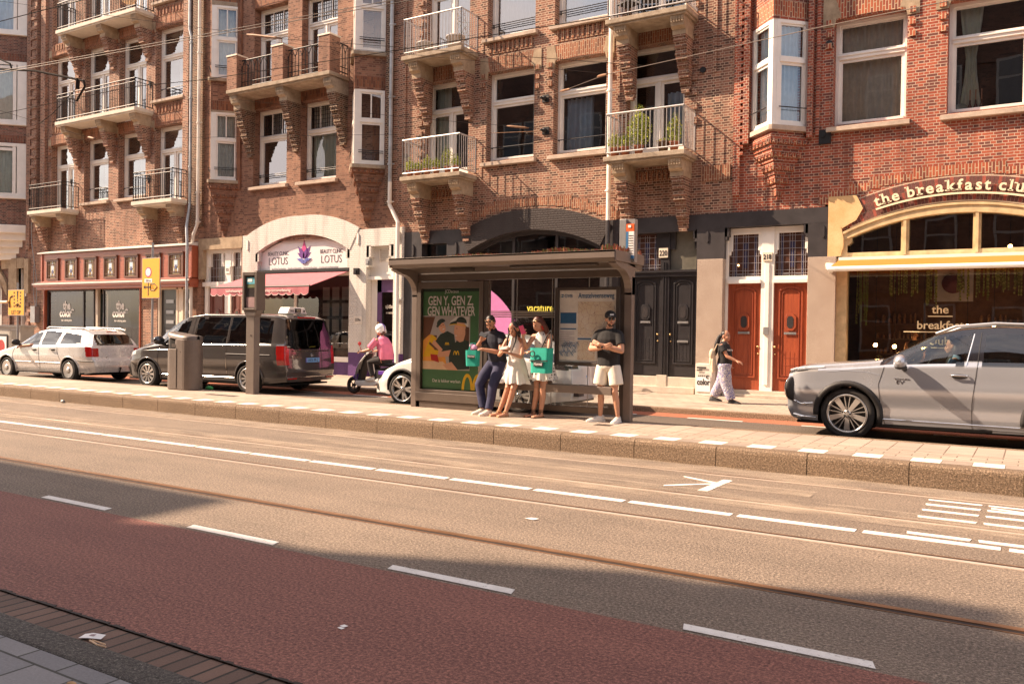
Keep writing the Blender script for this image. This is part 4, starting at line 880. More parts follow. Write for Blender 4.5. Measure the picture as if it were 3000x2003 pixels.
pipe(C_,[(-16.98,FY-.12,6.2),(-16.98,FY-.12,5.5),(-16.62,FY-.15,4.95),(-16.62,FY-.15,2.8),(-16.62,FY-.13,.2)],.062,'white_paint',[(-16.62,FY-.13,2.6),(-16.98,FY-.12,5.6)])
# ---- building D: black painted ground floor with a wide arch, number 220
D_=house('brick_house','brown brick house with four narrow flower balconies above a black painted arch and black doors',-11.6)
dW=[(-15.75,-14.17),(-13.55,-11.97),(-11.36,-9.78),(-9.20,-7.62)]
df1=[(x0,x1,6.15 if i in (0,3) else 6.52,9.05) for i,(x0,x1) in enumerate(dW)]; df2=[(x0,x1,9.66 if i in (0,3) else 10.03,12.5) for i,(x0,x1) in enumerate(dW)]
b=MB(); wall(b,-16.95,-6.35,5.30,TOP,FY,df1+df2); wall(b,-16.95,-14.45,4.62,5.30,FY); wall(b,-9.62,-6.35,4.62,5.30,FY)
P3,_=arc(-14.45,-9.60,4.50,5.10,18)
for i in range(18):
    if P3[i][1]<5.3: b.prism([(P3[i][0],5.31),(P3[i][0],P3[i][1]-.02),(P3[i+1][0],P3[i+1][1]-.02),(P3[i+1][0],5.31)],FY,FY+.3)
b.build('wall',MT['brick_d'],D_); shell(D_,-16.95,-6.35,TOP)
W=[]
for i,(x0,x1,z0,z1) in enumerate(df1):
    window(D_,x0,x1,z0,z1,8.22,lower='doors' if i in (0,3) else 'sash',sill=None if i in (0,3) else 'sill_stone',bar=None if i in (0,3) else (z0+.42,),seed=i+20,
      cur=[[(.05,.40,.03,.97,'curtain_sage')],[(.80,.99,.03,.97,'curtain_green')],[(.12,.62,.03,.62,'curtain_blue')],[(.6,.98,.03,.6,'curtain_blue')]][i])
for i,(x0,x1,z0,z1) in enumerate(df2):
    window(D_,x0,x1,z0,z1,11.7,lower='doors' if i in (0,3) else 'sash',pane='bright_glass' if i<3 else 'window_glass',sill=None if i in (0,3) else 'sill_stone',bar=None if i in (0,3) else (z0+.42,z0+.36),seed=i+30,cur=[(.1,.95,.03,.9,'curtain_grey')] if i!=3 else [])
b=MB(); q=MB()
for i,(x0,x1,z0,z1) in enumerate(df1+df2):
    lintel(b,x0-.02,x1+.02,z1-.02,.40); quoins(b,x0,x1,z1,3)
    if i%4 in (1,2):
        for xx,sg in ((x0,-1),(x1,1)): q.prism([(xx+sg*.22,z1-.16),(xx,z1-.16),(xx-sg*.05,z1+.02),(xx-sg*.10,z1+.03),(xx-sg*.02,z1+.42),(xx+sg*.22,z1+.42)],FY-.02,FY+.04)
for x0,x1 in dW[1:3]: dentils(b,x0+.08,x1-.08,9.60,.26,9)
dentils(b,-15.5,-14.3,5.62,.16,9); dentils(b,-9.0,-7.75,5.62,.16,9)
b.box(-7.15,-6.42,FY-.03,FY+.02,5.45,5.82)
n=22
for i in range(n):   # stepped course of upright bricks round the arch
    x=-14.75+5.5*i/n; t=abs(2*(i+.5)/n-1); z=5.17-.62*t*t; b.box(x,x+5.5/n-.002,FY-.012,FY+.03,z,max(z+.12,round((5.42-.62*t*t)/.125)*.125+.0))
b.build('brick_relief',MT['soldier_d'],D_); q.build('lintel_stones',MT['sandstone'],D_)
b=MB(); b.box(-16.62,-16.48,FY-.03,FY+.02,7.2,TOP)
for k in range(6): b.box(-16.25,-16.05,FY-.03,FY+.02,5.5+.0*k,5.9)
for z in [6.3+.30*k for k in range(34)]:
    b.box(-16.02,-15.84,FY-.05,FY+.02,z,z+.14)
for z in [6.9+.36*k for k in range(28)]: b.box(-7.42,-7.28,FY-.05,FY+.02,z,z+.16)
b.box(-6.9,-6.80,FY-.04,FY+.02,8.1,TOP); b.build('brick_strips',MT['brick_d'],D_)
for x0,zs in ((-16.0,6.15),(-16.0,9.66),(-9.43,6.12),(-9.43,9.56)):
    balcony(D_,x0,x0+2.15,zs,.86,'old_concrete','grey_metal_light' if 'grey_metal_light' in MT else mat('grey_metal_light',(.56,.53,.50),.4,.3,var=.05) and 'grey_metal_light','bars',(x0+.36,x0+1.86),'brick_d','sandstone',th=.12,csteps=9,rh=1.07)
b=MB()
for x,z in ((-16.45,6.95),(-15.98,7.5),(-7.15,8.2)):
    b.tube([(x,FY,z),(x,FY-.04,z)],.075,14)
b.build('vent_cap',MT['iron_black'],D_)
pipe(D_,[(-9.60,FY-.14,TOP),(-9.60,FY-.14,4.62)],.058,'white_paint',[(-9.6,FY-.14,z) for z in (5.4,8.0,10.6)]); pipe(D_,[(-9.60,FY-.14,4.62),(-9.60,FY-.14,.2)],.06,'black_paint')
# black painted ground floor
b=MB()
wall(b,-16.45,-14.1,.2,4.64,FY-.04,[(-15.78,-14.86,3.3,4.26,.3)],rev=.3); wall(b,-9.86,-9.40,.2,4.64,FY-.04)
wall(b,-14.1,-9.86,4.52,4.66,FY-.04)
arch_fill(b,-14.1,-9.86,3.98,4.50,4.64,FY-.038,FY+.32)
b.quad((-14.1,FY+.3,.2),(-14.1,FY-.04,.2),(-14.1,FY-.04,4.0),(-14.1,FY+.3,4.0)); b.quad((-9.86,FY-.04,.2),(-9.86,FY+.3,.2),(-9.86,FY+.3,4.0),(-9.86,FY-.04,4.0))
wall(b,-9.42,-7.25,4.28,4.64,FY-.045); b.box(-9.42,-7.25,FY-.044,FY+.3,4.25,4.28)
b.prism([(-9.42,4.28),(-9.42,.2),(-9.34,.2),(-9.34,4.28)],FY-.045,FY+.3)
b.build('black_front',MT['black_paint'],D_)
b=MB(); arch_ring(b,-14.1,-9.86,3.98,4.50,.58,FY-.075,FY-.0,t2=.62); 
b.build('black_arch',MT['black_brick'],D_)
b=MB()
for x in (-16.1,-14.52): b.prism([(x-.035,3.95),(x,3.89),(x+.035,3.95),(x+.035,4.20),(x,4.26),(x-.035,4.20)],FY-.075,FY-.04)
for x,sg in ((-15.78,1),(-14.86,-1)): b.box(x,x+sg*.09,FY-.04,FY+.2,3.3,3.72); b.box(x,x+sg*.16,FY-.04,FY+.2,3.3,3.5)
b.build('black_trim',MT['black_paint'],D_)
b=MB()
for a,c,e,g_ in ((-14.1,-14.0,.5,4.0),(-9.96,-9.86,.5,4.0),(-12.72,-12.64,.6,4.4),(-11.33,-11.25,.6,4.4),(-14.0,-9.96,.5,.62),(-14.0,-9.96,3.40,3.50)): b.box(a,c,FY+.18,FY+.27,e,g_)
arch_ring(b,-14.05,-9.91,3.88,4.40,.10,FY+.16,FY+.28)
b.box(-14.1,-9.86,FY+.05,FY+.3,.2,.5)
o=b.build('shop_window',MT['black_paint'],D_)
b=MB(); b.quad((-14.0,FY+.22,.6),(-9.9,FY+.22,.6),(-9.9,FY+.22,4.5),(-14.0,FY+.22,4.5)); b.quad((-15.7,FY+.2,3.3),(-14.9,FY+.2,3.3),(-14.9,FY+.2,4.26),(-15.7,FY+.2,4.26)); b.build('pane',MT['shop_glass'],o)
mat('sticker_pink',(.66,.22,.50),.5,var=.04); mat('sticker_yellow',(.82,.72,.10),.5,emit=.0)
b=MB(); a0_=math.asin(.72/2.41); a1_=math.acos(.45/2.41); pts=[(-14.7+2.41*math.sin(a0_+(a1_-a0_)*a/16),.8+2.41*math.cos(a0_+(a1_-a0_)*a/16)) for a in range(17)]; b.prism([(-13.98,1.25)]+pts,FY+.205,FY+.212); b.build('pink_sticker',MT['sticker_pink'],o)
b=MB(); b.text('vacature',.33,TM(-11.80,FY+.20,2.24),off=.012,sx=.74); b.build('lettering',MT['sticker_yellow'],o)
# black doors 220
b=MB()
for x0,x1 in ((-9.34,-9.04),(-8.22,-7.98),(-7.27,-7.20)): b.box(x0,x1,FY+.10,FY+.28,.2,4.27)
b.box(-9.34,-7.2,FY+.06,FY+.28,3.14,3.30); b.box(-9.34,-7.2,FY+.02,FY+.09,3.24,3.30)
for x in (-9.04,-8.36,-7.98,-7.34): b.box(x,x+.14,FY+.13,FY+.26,3.82,4.27)
for x in (-8.16,-8.10): b.tube([(x+.03,FY+.09,.6),(x+.03,FY+.09,3.5)],.016,6)
o=b.build('door_frame',MT['black_door'],D_)
b=MB(); b.quad((-9.04,FY+.2,3.3),(-8.2,FY+.2,3.3),(-8.2,FY+.2,4.27),(-9.04,FY+.2,4.27)); b.build('fanlight',MT['stained_dark'],o)
b=MB(); b.quad((-8.0,FY+.2,3.3),(-7.2,FY+.2,3.3),(-7.2,FY+.2,4.27),(-8.0,FY+.2,4.27)); b.build('fanlight',mat('frosted',(.16,.15,.12),.25,var=.3,scale=2),o)
def leading(p,x0,x1,z0,z1,y,dense=True):
    l=MB(); n=MB(); w=x1-x0
    for t in (.10,.16,.22,.42,.50,.58,.78,.84,.90): l.box(x0+w*t-.004,x0+w*t+.004,y-.01,y,z0,z1)
    for k,t in enumerate((.06,.14,.32,.48,.64,.80,.94)): l.box(x0,x1,y-.011,y-.001,z0+(z1-z0)*t-.004,z0+(z1-z0)*t+.004)
    for a in (.24,.60):
        for k in range(3): l.box(x0+w*a,x0+w*(a+.16),y-.012,y,z0+.03+.02*k,z0+.034+.02*k)
    l.build('leading',MT['lead'],p)
    for t0,t1 in ((.16,.22),(.78,.84)): n.box(x0+w*t0,x0+w*t1,y-.006,y-.002,z0,z1-.08)
    n.box(x0+w*.42,x0+w*.58,y-.006,y-.002,z0+(z1-z0)*.64,z0+(z1-z0)*.8); n.box(x0+w*.45,x0+w*.55,y-.006,y-.002,z0+(z1-z0)*.2,z0+(z1-z0)*.6); n.build('coloured_glass',MT['stained_navy'],p)
leading(o,-9.0,-8.25,3.32,4.2,FY+.195)
door(D_,-9.04,-8.22,.62,3.14,FY+.16,'black_door',(1.98,)); door(D_,-7.98,-7.24,.62,3.14,FY+.16,'black_door',(1.98,1.50),handle=-1)
b=MB(); b.box(-9.36,-7.18,FY+.0,FY+.4,.2,.60); b.box(-9.36,-7.20,FY-.14,FY+.02,.2,.36); b.box(-8.24,-7.97,FY-.02,FY+.05,.36,.64); b.build('doorstep',MT['step_stone'],D_,bevel=.01)
b=MB(); b.box(-8.26,-8.02,FY+.07,FY+.10,3.62,3.86); o=b.build('number_plate',MT['cream_paint'],D_)
b=MB(); b.text('220',.19,TM(-8.14,FY+.065,3.67),off=.012,sx=.74); b.build('number',MT['iron_black'],o)

# ---- building E: red brick, oriel, cafe arch, doors 218
E_=house('brick_house','bright red brick house with white pointed bay, red wooden doors and yellow arched cafe',-1.5)
ef=[(-4.08,-2.55,6.47,8.88),(-1.75,-.22,6.47,8.88),(.6,2.1,6.47,8.88)]
b=MB(); wall(b,-6.35,6,5.2,TOP,FY,ef); wall(b,-6.35,-4.2,4.62,5.2,FY); wall(b,-4.2,-3.85,4.86,5.2,FY)
ea0,ea1=-3.85,.85
PX,_=arc(ea0,ea1,4.06,4.60,20)
for i in range(20): b.prism([(PX[i][0],5.21),(PX[i][0],PX[i][1]),(PX[i+1][0],PX[i+1][1]),(PX[i+1][0],5.21)],FY,FY+.3)
wall(b,.85,6,.2,5.2,FY)
b.build('wall',MT['brick_e'],E_); shell(E_,-6.35,6,TOP)
window(E_,*ef[0],8.08,cur=[(.02,.99,.03,.99,'curtain_beige')],seed=41); window(E_,*ef[1],8.08,cur=[(.12,.42,.06,.99,'curtain_sage',.62)],seed=42); window(E_,*ef[2],8.08,seed=43)
b=MB(); q=MB()
for (x0,x1,z0,z1) in ef:
    lintel(b,x0-.02,x1+.02,z1-.02,.50,flare=.14); quoins(b,x0,x1,z1+.02,3)
    for xx,sg in ((x0,-1),(x1,1)): q.prism([(xx+sg*.24,z1-.16),(xx,z1-.16),(xx-sg*.05,z1+.02),(xx-sg*.16,z1+.04),(xx-sg*.02,z1+.50),(xx+sg*.24,z1+.50)],FY-.02,FY+.04)
n=26
for i in range(n):
    x=-4.35+5.7*i/n; t=abs(2*(i+.5)/n-1); z=5.16-.50*t*t; b.box(x,x+5.7/n-.002,FY-.008,FY+.03,z,max(z+.06,round((5.36-.50*t*t)/.125)*.125))
b.build('brick_relief',MT['soldier_e'],E_); q.build('lintel_stones',MT['sandstone'],E_)
b=MB()
for x0,x1,p_,z0 in ((-6.34,-6.18,.09,5.05),(-6.10,-5.96,.16,6.25),(-4.62,-4.50,.14,6.25),(-4.44,-4.36,.06,6.3)): b.box(x0,x1,FY-p_,FY+.02,z0,TOP)
for z in [6.0+.155*k for k in range(68)]: b.box(-6.19,-6.10,FY-.10,FY,z,z+.08)
b.build('brick_strips',MT['brick_e'],E_)
bay(E_,-5.95,-5.28,-4.62,.66,[(8.93,9.0,0),(9.0,9.36,1),(9.36,10.5,0),(10.5,TOP,0),(6.22,6.48,0)],[(6.50,8.93,8.02)],'brick_e','soldier_e',(6.28,4.80),cur='curtain_blue',bars=1,sillm='sill_stone')
b=MB(); b.tube([(-4.18,FY,8.35),(-4.18,FY-.04,8.35)],.08,14); b.box(-4.36,-4.10,FY-.06,FY+.01,6.08,6.40); b.tube([(-4.27,FY-.06,6.28),(-4.27,FY-.09,6.28)],.05,12); b.build('vent_cap',MT['iron_black'],E_)
# black lintel over doors 218
b=MB(); b.box(-7.27,-4.13,FY-.05,FY+.28,4.28,4.64); b.box(-7.22,-6.52,FY-.048,FY+.28,3.53,4.28); b.box(-4.56,-4.13,FY-.048,FY+.28,3.50,4.28)
for x,sg in ((-7.22,-1),(-6.52,1),(-4.56,-1)):
    b.box(x,x+sg*.06,FY-.04,FY+.25,3.98,4.28); b.box(x,x+sg*.10,FY-.04,FY+.25,4.06,4.28)
for x in (-6.95,-4.22): b.prism([(x-.03,3.98),(x,3.93),(x+.03,3.98),(x+.03,4.18),(x,4.23),(x-.03,4.18)],FY-.07,FY-.04)
b.build('black_lintel',MT['black_paint'],E_)
b=MB(); b.box(-7.18,-6.53,FY-.10,FY+.30,.2,3.53); b.box(-4.54,-3.92,FY-.10,FY+.30,.2,3.50); b.each('granite_pier',MT['granite'],E_,bevel=.008)
b=MB(); b.box(-4.12,-3.84,FY-.055,FY+.1,3.5,4.62); b.prism([(-4.12,4.62),(-4.12,4.86),(-3.52,4.86),(-3.38,4.56),(-3.52,4.30),(-3.84,4.12),(-3.84,4.62)],FY-.056,FY+.1); b.prism([(-3.98,3.50),(-3.84,3.5),(-3.78,3.72),(-3.78,3.9),(-3.84,4.2),(-3.98,4.2)],FY-.056,FY+.16); b.build('sandstone_block',MT['sandstone_yellow'],E_)
b=MB()
for x0,x1 in ((-6.53,-6.47),(-5.66,-5.36),(-4.57,-4.54)): b.box(x0,x1,FY+.10,FY+.3,.3,4.27)
for a,c in ((-6.47,-5.66),(-5.36,-4.57)):
    b.box(a,c,FY+.12,FY+.3,4.12,4.27); b.box(a,c,FY+.04,FY+.3,2.93,3.02); b.box(a,c,FY+.10,FY+.3,3.02,3.10)
    for x,sg in ((a,1),(c,-1)): b.box(x,x+sg*.09,FY+.13,FY+.28,3.72,4.12); b.box(x,x+sg*.05,FY+.13,FY+.28,3.62,3.74)
b.box(-5.56,-5.46,FY+.07,FY+.10,.5,3.4)
o=b.build('door_frame',MT['white_paint'],E_,bevel=.006)
b=MB()
for a,c in ((-6.47,-5.66),(-5.36,-4.57)): b.quad((a,FY+.2,3.08),(c,FY+.2,3.08),(c,FY+.2,4.14),(a,FY+.2,4.14))
b.build('fanlight',MT['stained_dark'],o); leading(o,-6.45,-5.68,3.10,4.12,FY+.195); leading(o,-5.34,-4.58,3.10,4.12,FY+.195)
b=MB(); b.smooth=True; b.ball((-6.24,FY+.185,3.38),.022); b.build('hall_lamp',mat('lamp_glow',(1,.55,.2),.5,emit=5),E_)
door(E_,-6.47,-5.66,.36,2.93,FY+.16,'red_wood',(1.74,)); door(E_,-5.36,-4.57,.36,2.93,FY+.16,'red_wood',(1.74,),handle=-1)
b=MB(); b.box(-6.53,-4.54,FY+.04,FY+.35,.2,.36); b.box(-6.5,-4.50,FY-.10,FY+.04,.2,.27); b.build('doorstep',MT['step_stone'],E_,bevel=.008)
b=MB(); b.box(-5.62,-5.40,FY+.06,FY+.095,3.46,3.66); o=b.build('number_plate',MT['cream_paint'],E_)
b=MB(); b.text('218',.16,TM(-5.51,FY+.055,3.50),off=.012,sx=.8); b.build('number',MT['iron_black'],o)
b=MB(); b.box(-5.57,-5.45,FY+.03,FY+.07,1.70,1.88); b.build('bell_box',MT['grey_metal'],E_)
# ring of dark and red bricks with the sign letters
b=MB(); b2=MB(); n=64; PA,(cx_,cz_,rr)=arc(-3.70,.70,4.25,4.72,n)
for i in range(n):
    for j in range(3):
        r0=rr-.10+.17*j; r1=r0+.155
        a0=math.atan2(PA[i][0]-cx_,PA[i][1]-cz_); a1=math.atan2(PA[i+1][0]-cx_,PA[i+1][1]-cz_); a1=a0+(a1-a0)*.86
        pl=[(cx_+r0*math.sin(a0),cz_+r0*math.cos(a0)),(cx_+r0*math.sin(a1),cz_+r0*math.cos(a1)),(cx_+r1*math.sin(a1),cz_+r1*math.cos(a1)),(cx_+r1*math.sin(a0),cz_+r1*math.cos(a0))]
        (b if (i*5+j*3)%4 else b2).prism(pl,FY-.022,FY+.0)
mat('brick_dark_plain',(.14,.05,.04),.8,var=.3,scale=9); mat('brick_red_plain',(.30,.07,.045),.8,var=.3,scale=9); mat('mortar_light',(.55,.42,.30),.9)
b.build('arch_bricks',MT['brick_dark_plain'],E_); b2.build('arch_bricks_red',MT['brick_red_plain'],E_)
b=MB(); p_,_=arc(-3.70,.70,4.25,4.72,24)
for i in range(24):
    k=lambda q,r:(cx_+(q[0]-cx_)*r/rr,cz_+(q[1]-cz_)*r/rr)
    b.prism([k(p_[i],rr-.13),k(p_[i+1],rr-.13),k(p_[i+1],rr+.42),k(p_[i],rr+.42)],FY-.014,FY+.01)
b.build('arch_mortar',MT['mortar_light'],E_)
mat('sign_cream',(.80,.72,.50),.5,var=.03)
b=MB(); word='the breakfast club'; KS=.715
adv={'t':.20,'h':.29,'e':.26,' ':.15,'b':.30,'r':.235,'a':.275,'k':.29,'f':.19,'s':.245,'c':.255,'l':.165,'u':.29}
adv={k:v*KS for k,v in adv.items()}; tot=sum(adv[c] for c in word); s=-tot/2-.12; RB=rr+.10
for c in word:
    s+=adv[c]/2
    if c!=' ':
        a=s/RB*1.0; x=cx_+.02+RB*math.sin(a); z=cz_+RB*math.cos(a); M=Matrix.Translation((x,FY-.075,z))@Matrix.Rotation(a,4,'Y')@Matrix.Rotation(R(90),4,'X')
        b.text(c,.46*KS,M,depth=.03,off=.022,sx=1.0)
        sf=lambda x0,x1,z0: b.add([(x0,z0,-.5),(x1,z0,-.5),(x1,z0+.035,-.5),(x0,z0+.035,-.5),(x0,z0,.5),(x1,z0,.5),(x1,z0+.035,.5),(x0,z0+.035,.5)],[(0,3,2,1),(4,5,6,7),(0,1,5,4),(1,2,6,5),(2,3,7,6),(3,0,4,7)],M@Matrix.Diagonal((KS,KS,.03,1)))
        if c in 'hk': sf(-.15,-.04,0); sf(.04,.15,0); sf(-.155,-.08,.285)
        if c in 'rf': sf(-.11,.05,0)
        if c in 'l': sf(-.07,.07,0); sf(-.07,-.01,.285)
        if c in 'b': sf(-.155,-.08,.285)
        if c in 'u': sf(-.17,-.08,.215); sf(.02,.10,.215); sf(.08,.17,0)
        if c=='r': sf(-.13,-.05,.215)
    s+=adv[c]/2
nL=30; a0=(-tot/2-.10)/RB; a1=(tot/2-.10)/RB
for i in range(nL):
    t0=a0+(a1-a0)*i/nL; t1=a0+(a1-a0)*(i+1)/nL; r0=RB-.085; r1=RB-.045
    b.prism([(cx_+r0*math.sin(t0),cz_+r0*math.cos(t0)),(cx_+r0*math.sin(t1),cz_+r0*math.cos(t1)),(cx_+r1*math.sin(t1),cz_+r1*math.cos(t1)),(cx_+r1*math.sin(t0),cz_+r1*math.cos(t0))],FY-.09,FY-.06)
b.build('sign_lettering',MT['sign_cream'],E_)
# cafe front
mat('yellow_cream',(.60,.45,.25),.42,var=.22,scale=5,bmp=.1,bs=12)
b=MB(); arch_ring(b,ea0+.06,ea1-.06,3.86,4.36,.18,FY-.02,FY+.25)
arch_ring(b,ea0+.02,ea1-.02,3.98,4.52,.05,FY-.05,FY+.1)
for x in (-3.86,.70): b.box(x,x+.16,FY+.0,FY+.26,3.3,3.98)
b.prism([(-3.86,3.6),(-3.70,3.6),(-3.70,3.75),(-3.62,3.82),(-3.62,4.0),(-3.86,4.0)],FY+.02,FY+.24)
for x in (-2.52,-1.13,.2): b.box(x-.075,x+.075,FY+.03,FY+.26,3.56,4.48); b.box(x-.03,x+.03,FY-.01,FY+.04,3.5,4.50)
b.box(-3.86,.86,FY+.02,FY+.27,3.44,3.58); b.box(-3.86,.86,FY-.02,FY+.05,3.44,3.48)
b.box(-3.92,-3.70,FY+.0,FY+.28,.5,3.46); b.box(.70,.92,FY+.0,FY+.28,.5,3.46); b.box(-3.7,.7,FY+.06,FY+.26,.62,.74)
o=b.build('cafe_front',MT['yellow_cream'],E_)
b=MB(); b.quad((-3.75,FY+.16,.7),(.75,FY+.16,.7),(.75,FY+.16,3.46),(-3.75,FY+.16,3.46)); P5,_=arc(-3.74,.74,3.92,4.40,16); b.prism([(-3.74,3.5)]+P5+[(.74,3.5)],FY+.16,FY+.17); b.build('pane',MT['shop_glass'],o)
b=MB(); b.box(-3.92,.95,FY+.0,FY+.3,.2,.64); b.build('cafe_plinth',MT['brown_wood'],E_)
m_,t_,b_=newmat('awning_yellow'); b_.inputs['Base Color'].default_value=(.56,.30,.06,1); b_.inputs['Roughness'].default_value=.8; tl=N(t_,'ShaderNodeBsdfTranslucent',Color=(.75,.32,.05,1)); ms=t_.nodes.new('ShaderNodeMixShader'); ms.inputs[0].default_value=.4; ou=[x for x in t_.nodes if x.type=='OUTPUT_MATERIAL'][0]
t_.links.new(b_.outputs[0],ms.inputs[1]); t_.links.new(tl.outputs[0],ms.inputs[2]); t_.links.new(ms.outputs[0],ou.inputs[0])
b=MB(); b.add([(-3.84,FY-.02,3.44),(1.0,FY-.02,3.44),(1.05,FY-.80,3.20),(-3.92,FY-.80,3.20),(-3.84,FY-.02,3.43),(1.0,FY-.02,3.43),(1.05,FY-.80,3.19),(-3.92,FY-.80,3.19)],[(3,2,1,0),(4,5,6,7),(3,0,4,7),(1,2,6,5)]); aw=b.build('awning',MT['awning_yellow'],E_)
b=MB(); b.tube([(-3.94,FY-.82,3.16),(1.1,FY-.82,3.16)],.055,12); b.box(-3.86,1.0,FY-.14,FY+.0,3.40,3.47); b.build('awning_bar',MT['white_paint'],aw)
b=MB(); b.smooth=True; b.box(-4.12,-3.92,FY-.2,FY-.10,3.20,3.34); b.ball((-4.02,FY-.22,3.22),(.07,.09,.07)); b.tube([(-4.02,FY-.25,3.2),(-3.98,FY-.34,3.14)],.05); b.build('security_camera',MT['white_paint'],E_)
b=MB()
for t,s,x,z in (('the',.25,-1.80,2.22),('breakfast',.25,-1.80,1.88),('club',.25,-1.80,1.54)):
    b.text(t,s,TM(x,FY+.14,z),off=.014,sx=1.0); w_=.145*len(t)*.5*1.1; b.box(x-w_,x+w_,FY+.135,FY+.145,z-.075,z-.055)
b.build('window_lettering',mat('text_gold',(.85,.70,.42),.5),o)
# things inside the cafe
mat('bulb_glow',(1,.52,.18),.4,emit=30); mat('leaf_mid',(.26,.32,.06),.8,var=.35,scale=30); mat('leaf_pale',(.55,.58,.16),.8,var=.35,scale=30)  # a darker and a paler leaf green, mixed leaf by leaf
bulbs=[(-3.22,1.50),(-2.85,1.47),(-2.20,1.45),(-1.35,1.95),(-.82,1.97),(-.55,3.72)]
for k,(x,z) in enumerate(bulbs):
    yy=FY+1.0+.3*(k%2); t=thing('pendant_lamp',('glowing filament bulb hanging furthest left in the cafe window','glowing bulb second from the left in the cafe window','glowing bulb above the waitress in the cafe window','tall glowing bulb just right of the window lettering','tall glowing bulb second right of the window lettering','small bulb behind the right arched pane above the awning')[k],'lamp',(x,yy,z),group='filament bulbs hanging in the cafe')
    b=MB(); b.smooth=True; b.ball((x,yy,z),(.035,.035,.07) if k in (3,4) else .045); b.build('bulb',MT['bulb_glow'],t)
    b=MB(); b.tube([(x,yy,z+.07),(x,yy,4.6)],.006,4); b.tube([(x,yy,z+.05),(x,yy,z+.12)],.02,6); b.build('cord',MT['iron_black'],t)
def foliage(b,c,r,n,s0,s1,seed,droop=0,mats=2):
    rnd=random.Random(seed)
    for k in range(n):
        while 1:
            p=Vector((rnd.uniform(-1,1),rnd.uniform(-1,1),rnd.uniform(-1,1)))
            if p.length<1: break
        q=Vector((c[0]+p.x*r[0],c[1]+p.y*r[1],c[2]+p.z*r[2])); s=rnd.uniform(s0,s1); e=Euler((rnd.uniform(-1.2,1.2),rnd.uniform(-1.2,1.2),rnd.uniform(0,6.3))).to_matrix()
        v=[q+e@Vector(w_)*s for w_ in ((-1,0,0),(0,-.45,.1),(1,0,0),(0,.45,.1))]; b.mat(k%mats).add([tuple(x) for x in v],[(0,1,2,3)])
for k,(x,w_,h_) in enumerate(((-2.62,.30,.62),(-2.05,.12,.85),(-1.25,.35,.70),(-3.5,.12,1.3),(-.2,.25,.6),(-.7,.15,.5))):
    t=thing('hanging_plant',('thick pale green hanging plant below the awning left of centre in the cafe','thin dark hanging plant right of the thick pale one in the cafe','green hanging fern below the awning near the middle of the cafe window','long trailing plant at the left edge of the cafe window','hanging plant at the far right of the cafe window','small hanging plant between the bulbs at the right of the cafe')[k],'plant',(x,FY+.9,3.2),group='hanging plants in the cafe')
    b=MB(); rnd=random.Random(k)
    for j in range(int(9+w_*40)):
        xx=x+rnd.uniform(-w_,w_); L_=h_*rnd.uniform(.45,1); yy=FY+.8+rnd.uniform(-.1,.15)
        b.mat(1); b.tube([(xx,yy,3.2),(xx+rnd.uniform(-.03,.03),yy,3.2-L_)],.006,3,cap=False)
        for z in np.arange(0,L_,.035): b.mat((j+int(z*90))%2 if k!=3 else 1); s=.022; a=rnd.uniform(0,3); b.add([(xx-s*math.cos(a),yy-.01,3.2-z),(xx,yy-.02,3.2-z+s),(xx+s*math.cos(a),yy-.01,3.2-z),(xx,yy,3.2-z-s*1.4)],[(0,1,2,3)])
    b.build('leaves',[MT['leaf_pale'],MT['leaf_mid']],t)
mat('cafe_wall',(.16,.075,.035),.8,var=.4,scale=3); mat('bottle_mix',(.30,.14,.05),.3,var=.7,scale=25)
b=MB(); b.box(-3.9,1.2,FY+3.0,FY+3.05,.25,4.7); b.build('cafe_back_wall',MT['cafe_wall'],E_)
b=MB(); b2=MB(); rnd=random.Random(8)
for z in (1.25,1.62,2.0):
    for (a,c) in ((-3.5,-2.3),(-1.2,.6)):
        b.box(a,c,FY+2.75,FY+3.0,z,z+.035); x=a+.05
        while x<c-.05: r_=rnd.uniform(.02,.045); h_=rnd.uniform(.10,.26); b2.tube([(x,FY+2.85,z+.035),(x,FY+2.85,z+.035+h_*.7),(x,FY+2.85,z+.035+h_)],[r_,r_,r_*.45],6); x+=rnd.uniform(.08,.16)
b.build('cafe_shelf',MT['brown_wood'],E_); b2.build('shelf_bottles',MT['bottle_mix'],E_)
for x,l in ((-3.2,'small round cafe table at the left of the window'),(-2.0,'small round cafe table near the waitress'),(-.5,'small round cafe table at the right of the window')):
    t=thing('cafe_table',l,'table',(x,FY+.75,.25),group='cafe tables'); b=MB(); b.tube([(x,FY+.75,.98),(x,FY+.75,1.01)],.30,20); b.build('table_top',MT['frieze_wood'],t); b=MB(); b.tube([(x,FY+.75,.25),(x,FY+.75,.98)],.03,8); b.tube([(x,FY+.75,.25),(x,FY+.75,.28)],.2,14); b.build('leg',MT['iron_black'],t)
    q=thing('flower_vase','little vase of pale flowers on the '+l.replace('small round ',''),'vase',(x+.1,FY+.7,1.01),group='vases on the cafe tables'); b=MB(); b.smooth=True; b.lathe([(.001,1.01),(.03,1.01),(.035,1.08),(.018,1.14)],10,Matrix.Translation((x+.1,FY+.7,0))); b.build('vase_body',MT['sage_ceramic'] if 'sage_ceramic' in MT else mat('sage_ceramic',(.42,.46,.40),.5),q)
    b=MB(); foliage(b,(x+.1,FY+.7,1.22),(.08,.06,.07),40,.012,.022,5,mats=2); b.build('flowers',[MT['blossom'],MT['leaf_pale']],q)
b=MB(); b.box(-3.7,.7,FY+1.6,FY+2.0,.7,1.02); o=tag(b.build('cafe_counter',MT['brown_wood']),'brown wooden counter inside the cafe behind the window','counter')
b=MB(); b.box(-2.12,-1.30,FY+2.2,FY+2.25,2.55,3.35); t=thing('cafe_poster','pale photo poster of a dark bowl on the cafe back wall','poster',(-1.7,FY+2.2,2.55)); b.build('sheet',mat('poster_pale',(.50,.46,.52),.7),t)
